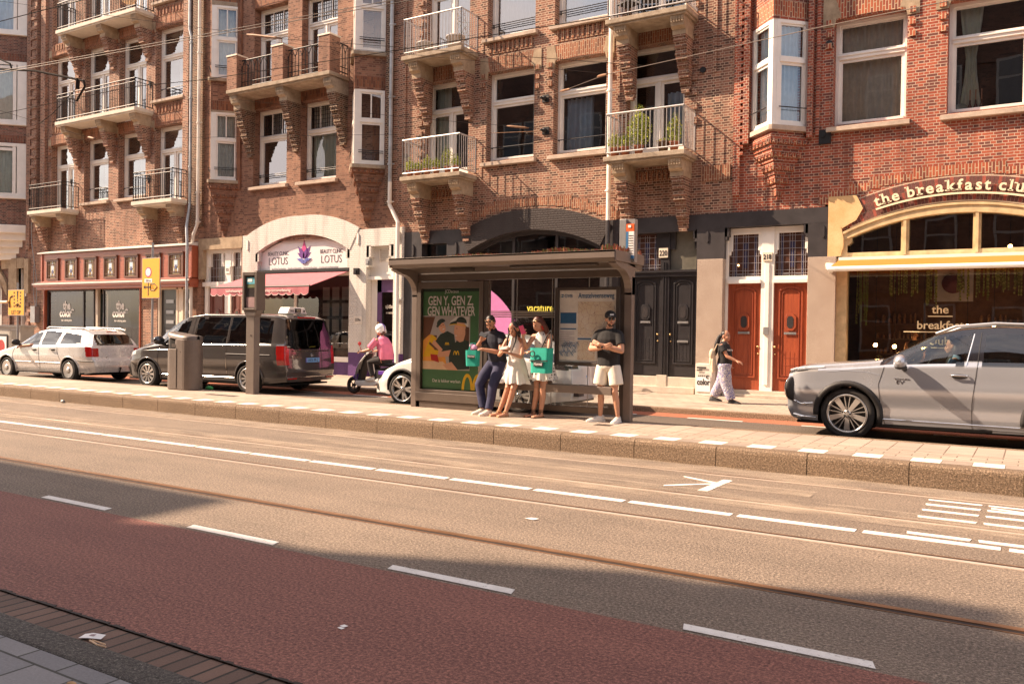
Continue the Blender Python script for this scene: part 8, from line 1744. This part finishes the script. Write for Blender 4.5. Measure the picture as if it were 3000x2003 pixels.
b=MB(); b.smooth=True; b.ball((-8.20,12.06,1.40),(.07,.04,.06)); b.ball((-8.24,12.05,1.43),(.04,.03,.05)); tag(b.build('lilac_bag',MT['bag_pink']),'crumpled lilac bag sticking out above the small green shopping bag','bag')

# -- woman in white halter dress
P1=(-7.53,12.16,.26); t=person('woman in plain white halter dress and tan sandals with long black hair',P1,None,None)
H=HM((.055,.02,1.47),R(30),R(-8)); tor=[(.04,.10,1.33),(.04,.13,1.20),(.03,.17,1.0),(.02,.20,.86)]
skinbody(t,'skin_b',H,False,[dict(p=((-.125,.10,1.28),(-.20,-.02,1.03),(-.04,-.14,1.10)),d=(.9,-.3,.2),n=(.1,.3,1),curl=.8,side=1),dict(p=((.20,.10,1.28),(.24,-.03,1.01),(.08,-.16,1.07)),d=(-.95,-.2,.15),n=(-.1,.2,1),curl=.8,side=-1)],
 [dict(p=((-.05,.18,.82),(-.06,.04,.47),(-.17,-.05,.08)),foot=(-.55,-1,0),k=.98),dict(p=((.09,.18,.82),(.07,.0,.46),(-.02,-.08,.08)),foot=(-.35,-1,0),k=.98)],tor)
face_details(t,H)
garment(t,'dress_top','white_dress',[('t',[(.045,.06,1.35),(.045,.085,1.27),(.04,.11,1.15),(.035,.14,1.02),(.03,.16,.96)],[(.045,.045),(.105,.075),(.148,.105),(.135,.105),(.142,.115)])],.010)
skirt(t,'dress_skirt','white_dress',(.03,.16,.985),(.135,.11),(.02,.17,.70),(.215,.165),9,.018,3); skirt(t,'dress_tier','white_dress',(.02,.16,.80),(.17,.14),(.025,.17,.555),(.255,.20),13,.026,8)
blob(t,'hair','hair_black',hairshell([((0,.028,.04),(.083,.093,.088)),((0,.07,-.03),(.076,.05,.10))],H)+[('t',[H@V((-.055,-.06,.06)),H@V((-.078,-.055,-.04)),V((-.045,-.02,1.28)),V((-.06,-.0,1.14)),V((-.075,.01,1.02))],[.012,.017,.018,.014,.006]),('t',[H@V((.05,-.05,.06)),H@V((.080,-.04,-.04)),V((.11,-.02,1.26)),V((.085,-.06,1.14)),V((.06,-.07,1.05))],[.012,.016,.016,.012,.005]),('t',[H@V((0,.09,.0)),V((.05,.15,1.30)),V((.04,.17,1.12))],[.06,.06,.025])],vox=.008)
for a,f_ in (((-.17,-.05,.08),V((-.55,-1,0))),((-.02,-.08,.08),V((-.35,-1,0)))):
    f_=f_.normalized(); s_=f_.cross(V((0,0,1))); b=MB(); A_=V((a[0],a[1],0)); b.prism([tuple((A_+f_*x_+s_*y_)[:2]) for x_,y_ in ((-.06,.028),(.08,.042),(.18,.03),(.18,-.03),(.08,-.042),(-.06,-.028))],.0,.016,'z'); b.smooth=True
    for x_,h_ in ((.10,.055),(.05,.075)): b.tube([A_+f_*(x_+.02)+s_*.042+V((0,0,.012)),A_+f_*x_+V((0,0,h_)),A_+f_*(x_-.03)-s_*.042+V((0,0,.012))],.009,6)
    b.tube([V(a)+V((.036*math.cos(q),.036*math.sin(q),.01)) for q in np.linspace(0,6.28,15)],.008,5,False); b.build('sandal',MT['sandal_tan'],t,world=False)
phone('pale phone held in both hands by the woman in the white dress',Matrix.Translation((-7.53,11.975,1.415))@Matrix.Rotation(R(-50),4,'X')@Matrix.Rotation(R(75),4,'Y'),'phone_pink_pale' if 'phone_pink_pale' in MT else mat('phone_pink_pale',(.62,.45,.42),.3) and 'phone_pink_pale')

# -- woman in dotted dress with the large green bag
P2=(-7.06,12.34,.26); t=person('red haired woman in white dress with black dots holding up a pink phone',P2,None,None)
H=HM((-.03,-.01,1.565),R(28),R(-32)); tor=[(.0,.07,1.41),(.0,.09,1.28),(.0,.12,1.06),(.0,.13,.92)]
skinbody(t,'skin_c',H,False,[dict(p=((-.155,.07,1.36),(-.22,-.08,1.15),(-.23,-.16,1.34)),d=(.05,-.1,1),n=(.9,-.2,.1),curl=.85,side=-1),dict(p=((.165,.07,1.36),(.20,-.06,1.12),(-.06,-.16,1.10)),d=(-1,-.1,-.05),n=(0,.1,-1),curl=.5,side=-1)],
 [dict(p=((-.08,.12,.88),(-.065,.04,.48),(-.13,.03,.08)),foot=(-.5,-1,0)),dict(p=((.08,.12,.88),(.06,.02,.48),(.03,.01,.08)),foot=(-.4,-1,0))],tor)
face_details(t,H)
garment(t,'dress_top','dotted_dress',[('t',[(.0,.045,1.44),(.0,.06,1.37),(.0,.075,1.25),(.0,.10,1.10),(.0,.12,1.02)],[(.052,.05),(.11,.075),(.142,.105),(.118,.095),(.122,.10)])],.010)
skirt(t,'dress_skirt','dotted_dress',(0,.12,1.045),(.118,.10),(0,.12,.62),(.235,.185),11,.022,5)
blob(t,'hair','hair_auburn',hairshell([((0,.025,.045),(.084,.092,.088)),((0,.06,-.02),(.080,.06,.10))],H)+[('t',[H@V((-.070,-.02,.03)),H@V((-.085,.0,-.06)),H@V((-.08,.02,-.14))],[.02,.024,.012]),('t',[H@V((.06,.02,.03)),H@V((.088,.05,-.06)),V((.09,.09,1.40)),V((.12,.09,1.34))],[.03,.045,.05,.02])],vox=.009)
sunglasses(t,H,True)
blob(t,'earring','earring_red',[('t',[H@V((-.082,-.0,-.04)),H@V((-.084,-.0,-.11))],.010),('t',[H@V((.084,-.0,-.04)),H@V((.086,-.0,-.11))],.010)])
for a,f_ in (((-.13,.03,.08),V((-.5,-1,0))),((.03,.01,.08),V((-.4,-1,0)))):
    f_=f_.normalized(); s_=f_.cross(V((0,0,1))); b=MB(); A_=V((a[0],a[1],0)); b.prism([tuple((A_+f_*x_+s_*y_)[:2]) for x_,y_ in ((-.06,.028),(.08,.042),(.18,.03),(.18,-.03),(.08,-.042),(-.06,-.028))],.0,.012,'z'); b.smooth=True
    b.tube([A_+f_*.13+s_*.035+V((0,0,.02)),A_+f_*.05+V((0,0,.075)),V(a)+f_*.02-s_*.036],.006,5); b.tube([A_+f_*.13-s_*.035+V((0,0,.02)),A_+f_*.05+V((0,0,.075)),V(a)+f_*.02+s_*.036],.006,5)
    for h_ in (.02,.045): b.tube([V(a)+V((.037*math.cos(q),.037*math.sin(q),h_)) for q in np.linspace(0,6.28,15)],.0055,5,False)
    b.build('sandal',MT['shoe_black'],t,world=False)
phone('pink phone held up by the red haired woman in the dotted dress',Matrix.Translation((-7.275,12.125,1.72))@Matrix.Rotation(R(40),4,'Z')@Matrix.Rotation(R(-20),4,'Y')@Matrix.Rotation(R(-15),4,'X'),'phone_pink')
tote('large green Normal shopping bag with black handles on the arm of the dotted dress woman',(-6.90,12.13,1.43),.38,.41,.17,'bag_teal',[[(-.02,.02,.0),(.02,.10,.18),(.06,.16,.29),(.11,.12,.16),(.15,.03,-.10)],[(.10,.04,-.10),(.12,.10,.10),(.07,.16,.28)]],.12,.062,R(-4))

# -- man in black t-shirt and cap
P3=(-5.86,12.42,.26); t=person('bearded man in black t-shirt, black cap and cream shorts standing with folded arms',P3,None,None)
H=HM((.05,-.01,1.655),R(4),R(38)); tor=[(.0,.04,1.47),(.0,.05,1.34),(.0,.05,1.12),(.0,.05,.96)]
skinbody(t,'skin_c',H,True,[dict(p=((-.195,.04,1.405),(-.265,-.05,1.17),(.02,-.19,1.20)),d=(.9,.0,.35),n=(.1,1,.1),curl=.35,side=1,k=1.12),dict(p=((.195,.04,1.405),(.265,-.04,1.15),(-.04,-.215,1.245)),d=(-.9,.1,.35),n=(-.1,1,0),curl=.35,side=-1,k=1.14)],
 [dict(p=((-.10,.05,.92),(-.105,.0,.49),(-.13,.05,.09)),k=1.0),dict(p=((.10,.05,.92),(.14,.0,.49),(.18,.05,.09)),k=1.0)],tor)
face_details(t,H)
garment(t,'t_shirt','black_tee',[('t',[(0,.035,1.50),(0,.04,1.45),(0,.045,1.33),(0,.05,1.15),(0,.05,1.0),(0,.05,.90)],[(.075,.07),(.165,.10),(.218,.135),(.195,.125),(.188,.13),(.196,.138)]),('t',[(0,.04,1.44),(-.19,.04,1.405)],[.080,.074]),('t',[(0,.04,1.44),(.19,.04,1.405)],[.080,.074]),('b',(-.175,.04,1.405),(.080,.078,.070)),('b',(.175,.04,1.405),(.080,.078,.070)),('t',[(-.185,.04,1.40),(-.24,-.01,1.25)],[.074,.076]),('t',[(.185,.04,1.40),(.24,-.005,1.24)],[.076,.078])],.010)
garment(t,'shorts','cream_shorts',[('b',(0,.05,.90),(.180,.135,.10)),('t',[(-.09,.05,.90),(-.115,.035,.74),(-.135,.03,.60)],[.112,.112,.116]),('t',[(.09,.05,.90),(.13,.035,.74),(.155,.03,.60)],[.112,.112,.116])],.011)
blob(t,'beard','beard_brown',hairshell([((0,-.045,-.088),(.045,.045,.038)),((-.050,-.012,-.055),(.014,.035,.035)),((.050,-.012,-.055),(.014,.035,.035)),((0,-.099,-.050),(.024,.008,.006))],H)); blob(t,'hair','beard_brown',hairshell([((0,.05,.0),(.078,.055,.06))],H))
b=MB(); b.smooth=True; b.ball((0,.012,.055),(.090,.102,.080),20,12,H); b.ball((0,-.105,.040),(.070,.070,.012),16,8,H); cp_=b.build('cap',MT['black_tee'],t,world=False)
b=MB(); b.box(-.03,.03,-.100,-.088,.062,.085,H); b.build('cap_badge',MT['poster_white'],cp_,world=False)
sunglasses(t,H)
b=MB(); b.smooth=True; b.tube([V((.005,-.18,1.205))+V((.0,.032*math.cos(q),.034*math.sin(q))) for q in np.linspace(0,6.28,15)],.009,6,False); b.ball((.01,-.215,1.21),(.020,.010,.018)); b.build('watch',MT['shoe_black'],t,world=False)
for a,n_ in (((-.14,.04,.09),(-.85,-1,0)),((.18,.05,.09),(.05,-1,0))): b=MB(); shoe(b,a,n_,.30); b.build('shoe',[MT['shoe_white'],MT['poster_white']],t,world=False)

# -- woman walking on the far pavement
P4=(-5.72,18.25,.20); t=person('woman walking right in black t-shirt and blue patterned trousers with a long ponytail',P4,None,None)
H=HM((-.06,.0,1.46),R(2),R(72)); tor=[(-.10,.0,1.32),(-.10,.0,1.19),(-.08,.0,1.0),(-.08,.0,.88)]
skinbody(t,'skin_b',H,False,[dict(p=((-.10,-.16,1.24),(.04,-.19,1.02),(.24,-.17,.93)),d=(1,0,-.35),n=(-.2,.2,-1),curl=.45,side=1,k=1.12),dict(p=((-.10,.16,1.24),(-.20,.20,1.02),(-.05,.20,.86)),d=(.6,0,-.8),n=(.8,0,.4),curl=.5,side=-1,k=1.1)],
 [dict(p=((-.08,-.08,.84),(-.03,-.09,.46),(.12,-.08,.09))),dict(p=((-.08,.08,.84),(-.14,.08,.46),(-.36,.08,.15)))],[(x,y,z) for x,y,z in tor])
face_details(t,H)
garment(t,'t_shirt','black_tee',[('t',[(-.09,0,1.34),(-.10,0,1.27),(-.08,0,1.14),(-.06,0,1.0),(-.07,0,.90),(-.08,0,.84)],[(.065,.07),(.115,.165),(.150,.175),(.145,.165),(.160,.170),(.160,.17)]),('t',[(-.10,-.15,1.25),(-.03,-.185,1.12)],[.070,.075]),('t',[(-.10,.15,1.25),(-.15,.185,1.12)],[.070,.072])],.010)
garment(t,'trousers','swirl_trousers',[('b',(-.08,0,.84),(.165,.17,.11)),('t',[(-.07,-.08,.84),(-.03,-.09,.60),(-.0,-.09,.40),(.08,-.08,.18),(.11,-.08,.09)],[.14,.135,.120,.110,.095]),('t',[(-.09,.08,.84),(-.12,.08,.60),(-.18,.08,.42),(-.29,.08,.22),(-.33,.08,.14)],[.14,.135,.12,.105,.095])],.012)
blob(t,'hair','hair_black',hairshell([((0,.028,.035),(.082,.093,.088)),((0,.08,.02),(.04,.05,.05))],H)+[('t',[H@V((0,.09,.03)),V((-.20,.0,1.44)),V((-.25,-.02,1.28)),V((-.27,-.02,1.12)),V((-.28,-.01,1.02))],[.035,.050,.055,.048,.015])],vox=.009)
b=MB(); b.text('mama',.07,Matrix.Translation((.062,-.08,1.14))@Matrix.Rotation(R(60),4,'Z')@Matrix.Rotation(R(90),4,'X'),depth=.002,off=.004); b.build('shirt_print',MT['poster_white'],t,world=False)
for a,n_,dz in (((.12,-.08,.09),(1,-.1,0),0),((-.35,.08,.09),(1,.05,0),.02)): b=MB(); b.M=Matrix.Translation((0,0,dz)); shoe(b,a,n_,.27); b.build('shoe',[MT['shoe_black'],MT['trim_black']],t,world=False)
t=thing('shoulder_bag','cream cloth bag hanging behind the back of the walking woman','bag',(-6.0,18.1,.9)); b=MB(); b.smooth=True; b.ball((-6.03,18.12,1.26),(.07,.10,.12)); b.ball((-6.0,18.12,1.05),(.05,.08,.22)); b.ball((-6.05,18.12,1.12),(.05,.07,.12)); remesh(b,.012,4).build('bag_body',MT['bag_cream'],t)
b=MB(); b.tube([(-6.0,18.1,1.3),(-5.90,18.03,1.48),(-5.80,18.08,1.46),(-5.83,18.2,1.3)],.012,6); b.build('strap',MT['bag_cream'],t)

# -- scooter and its rider
P5=(-13.75,15.85,.10); t=thing('scooter','white and purple electric scooter ridden left by a person in a pink shirt','scooter',P5)
def SW(x):
    b=MB(); b.smooth=True; b.tube([(x+.17*math.cos(q),0,.215+.17*math.sin(q)) for q in np.linspace(0,6.283,31)],.045,10,False); o=b.build('wheel',MT['tyre'],t,world=False)
    b=MB(); b.smooth=True; b.tube([(x+.125*math.cos(q),0,.215+.125*math.sin(q)) for q in np.linspace(0,6.283,25)],.014,8,False); b.tube([(x,-.04,.215),(x,.04,.215)],.04,10)
    for k in range(5): b.tube([(x,0,.215),(x+.12*math.cos(1.257*k),0,.215+.12*math.sin(1.257*k))],.012,6)
    b.build('rim',MT['rim_dark'],o,world=False)
SW(-.58); SW(.66)
b=MB(); b.smooth=True
rows=[]
for i in range(11):
    u=i/10; z=.30+.72*u; x=-.48+.34*u**1.5-.12*math.sin(PI*u)*.6; w=.13+.05*math.sin(PI*u); rows.append([(x+.10*(abs(k-5)/5)**2,w*(k-5)/5,z) for k in range(11)])
b.grid(rows); b.grid([[(p[0]+.035,p[1],p[2]) for p in r_] for r_ in rows],flip=True)
b.prism([(-.44,.26),(-.40,.34),(.16,.34),(.30,.42),(.32,.30),(.14,.22),(-.36,.20)],-.14,.14); b.build('front_shield',MT['poster_white'],t,world=False,bevel=.01)
b=MB(); b.prism([(-.40,.30),(-.16,.98),(-.06,1.0),(-.22,.62),(-.30,.35)],-.10,.10); b.prism([(.16,.40),(.20,.62),(.72,.72),(.86,.66),(.78,.42),(.3,.38)],-.12,.12); b.tube([(-.14,-.0,1.0),(-.2,-.28,1.06)],.018,6); b.tube([(-.14,0,1.0),(-.2,.28,1.06)],.018,6); b.ball((.45,0,.76),(.32,.13,.06)); b.build('frame',MT['trim_black'],t,world=False)
b=MB(); b.prism([(-.50,.36),(-.56,.42),(-.46,.52),(-.36,.36),(-.30,.26),(-.40,.26)],-.07,.07); b.box(.3,.7,-.125,.125,.50,.60); b.build('purple_trim',mat('scooter_purple',(.13,.05,.36),.35),t,world=False,bevel=.01)
b=MB(); b.smooth=True
for s_ in (-1,1): b.tube([(-.17,s_*.2,1.05),(-.20,s_*.24,1.20)],.008,5); b.ball((-.20,s_*.24,1.24),(.03,.05,.05))
b.build('mirror',MT['lamp_red'],t,world=False)
b=MB(); b.tube([(-.58,.06,.215),(-.50,.05,.40),(-.40,.0,.6)],.018,6); b.build('fork',MT['trim_black'],t,world=False)
t=person('scooter rider in a bright pink t-shirt, dark trousers and white and purple helmet',P5,None,None)
H=HM((.24,0,1.56),R(5),R(-90)); tor=[(.30,0,1.40),(.34,0,1.26),(.40,0,1.04),(.42,0,.90)]
skinbody(t,'skin_b',H,False,[dict(p=((.28,-.17,1.33),(.10,-.22,1.10),(-.12,-.24,1.05)),d=(-1,0,.0),n=(0,0,-1),curl=.9,side=1,k=1.1),dict(p=((.28,.17,1.33),(.10,.22,1.10),(-.12,.24,1.05)),d=(-1,0,0),n=(0,0,-1),curl=.9,side=-1,k=1.1)],[dict(p=((.40,-.10,.86),(.02,-.12,.80),(.12,-.12,.44))),dict(p=((.40,.10,.86),(.02,.12,.80),(.12,.12,.44)))],tor)
face_details(t,H)
garment(t,'t_shirt','pink_tee',[('t',[(.28,0,1.42),(.31,0,1.34),(.38,0,1.20),(.42,0,1.02),(.43,0,.86)],[(.07,.07),(.13,.18),(.175,.20),(.185,.20),(.17,.19)]),('t',[(.27,-.17,1.33),(.10,-.215,1.14)],[.085,.080]),('t',[(.27,.17,1.33),(.10,.215,1.14)],[.085,.080])],.012)
garment(t,'trousers','charcoal_trousers',[('b',(.42,0,.86),(.17,.18,.11)),('t',[(.38,-.10,.86),(.2,-.12,.84),(.02,-.12,.80),(.06,-.12,.62),(.12,-.12,.46)],[.11,.10,.082,.068,.055]),('t',[(.38,.10,.86),(.2,.12,.84),(.02,.12,.80),(.06,.12,.62),(.12,.12,.46)],[.11,.10,.082,.068,.055])],.012)
blob(t,'hair','hair_brown',hairshell([((0,.07,-.05),(.07,.05,.06))],H))
b=MB(); b.smooth=True; b.mat(0).ball((0,.01,.05),(.118,.135,.120),24,14,H); b.mat(1).ball((0,.02,.055),(.045,.132,.1205),20,12,H); b.mat(0).box(-.105,.105,-.02,.10,-.06,.03,H); b.build('helmet',[MT['poster_white'],MT['scooter_purple']],t,world=False,bevel=.0)
for s_ in (-1,1): b=MB(); b.M=Matrix.Translation((0,0,.34)); shoe(b,(.11,s_*.12,.09),(-1,0,0),.28); b.build('shoe',[MT['shoe_white'],MT['cream_paint']],t,world=False)

# -- people inside the vehicles and the cafe
def sitter(lab,loc,skin,shirt,armf,hair='hair_brown',rz=R(-90)):
    t=person(lab,loc,None,None,rz); H=HM((0,0,.62),R(5)); skinbody(t,skin,H,True,armf,[],[(0,.05,.47),(0,.06,.33),(0,.07,.12),(0,.08,.0)],vox=.010)
    face_details(t,H); garment(t,'shirt',shirt,[('t',[(0,.05,.50),(0,.05,.42),(0,.06,.25),(0,.07,0)],[(.08,.07),(.19,.11),(.20,.13),(.19,.14)]),('t',[(-.18,.05,.41),(-.24,-.03,.22)],[.075,.07]),('t',[(.18,.05,.41),(.24,-.03,.22)],[.075,.07])],.014)
    blob(t,'hair',hair,hairshell([((0,.03,.045),(.083,.092,.085))],H)); return t
sitter('older driver in a light blue shirt at the wheel of the large grey car',(-1.10,14.55,.95),'skin_c','blue_shirt',[dict(p=((-.18,.05,.40),(-.24,-.12,.18),(-.18,-.42,.24)),d=(.2,-1,.1),n=(0,.2,-1),curl=.9,side=1),dict(p=((.18,.05,.40),(.24,-.12,.18),(.16,-.42,.24)),d=(-.2,-1,.1),n=(0,.2,-1),curl=.9,side=-1)])
sitter('driver of the silver estate car resting a bare arm on the window edge',(-24.55,13.98,.72),'skin_a','black_tee',[dict(p=((-.18,.05,.40),(-.22,-.12,.20),(-.10,-.40,.20)),d=(.2,-1,.1),n=(0,.2,-1),curl=.9,side=1),dict(p=((.18,.05,.40),(.42,-.02,.37),(.50,-.40,.34)),d=(.15,-1,-.25),n=(.2,.2,-1),curl=.5,side=-1)],'hair_black')
t=person('waitress in black with a white apron bag inside the cafe behind the glass',(-2.42,21.6,.25),None,None); H=HM((0,.02,1.50),R(10),R(-20)); skinbody(t,'skin_d',H,False,[dict(p=((-.16,.05,1.30),(-.20,0,1.02),(-.10,-.16,.98)),d=(.6,-.6,.1),n=(0,0,1),curl=.6,side=1),dict(p=((.16,.05,1.30),(.22,0,1.03),(.16,-.10,.82)),d=(0,-.3,-1),n=(-1,0,0),curl=.5,side=-1)],[dict(p=((-.08,.06,.88),(-.08,.03,.47),(-.08,.06,.08))),dict(p=((.08,.06,.88),(.08,.03,.47),(.08,.06,.08)))],[(0,.05,1.36),(0,.06,1.22),(0,.06,1.02),(0,.06,.9)],vox=.012)
garment(t,'clothes','black_tee',[('t',[(0,.05,1.38),(0,.05,1.30),(0,.06,1.1),(0,.06,.86)],[(.06,.06),(.16,.10),(.14,.10),(.17,.12)]),('t',[(-.08,.06,.88),(-.08,.05,.1)],[.10,.08]),('t',[(.08,.06,.88),(.08,.05,.1)],[.10,.08])],.014); blob(t,'hair','hair_black',hairshell([((0,.03,.045),(.083,.092,.085)),((0,.12,.06),(.04,.04,.04))],H))
b=MB(); b.box(-.20,.02,-.12,-.05,.80,1.12); b.build('apron_bag',MT['poster_white'],t,world=False,bevel=.02)
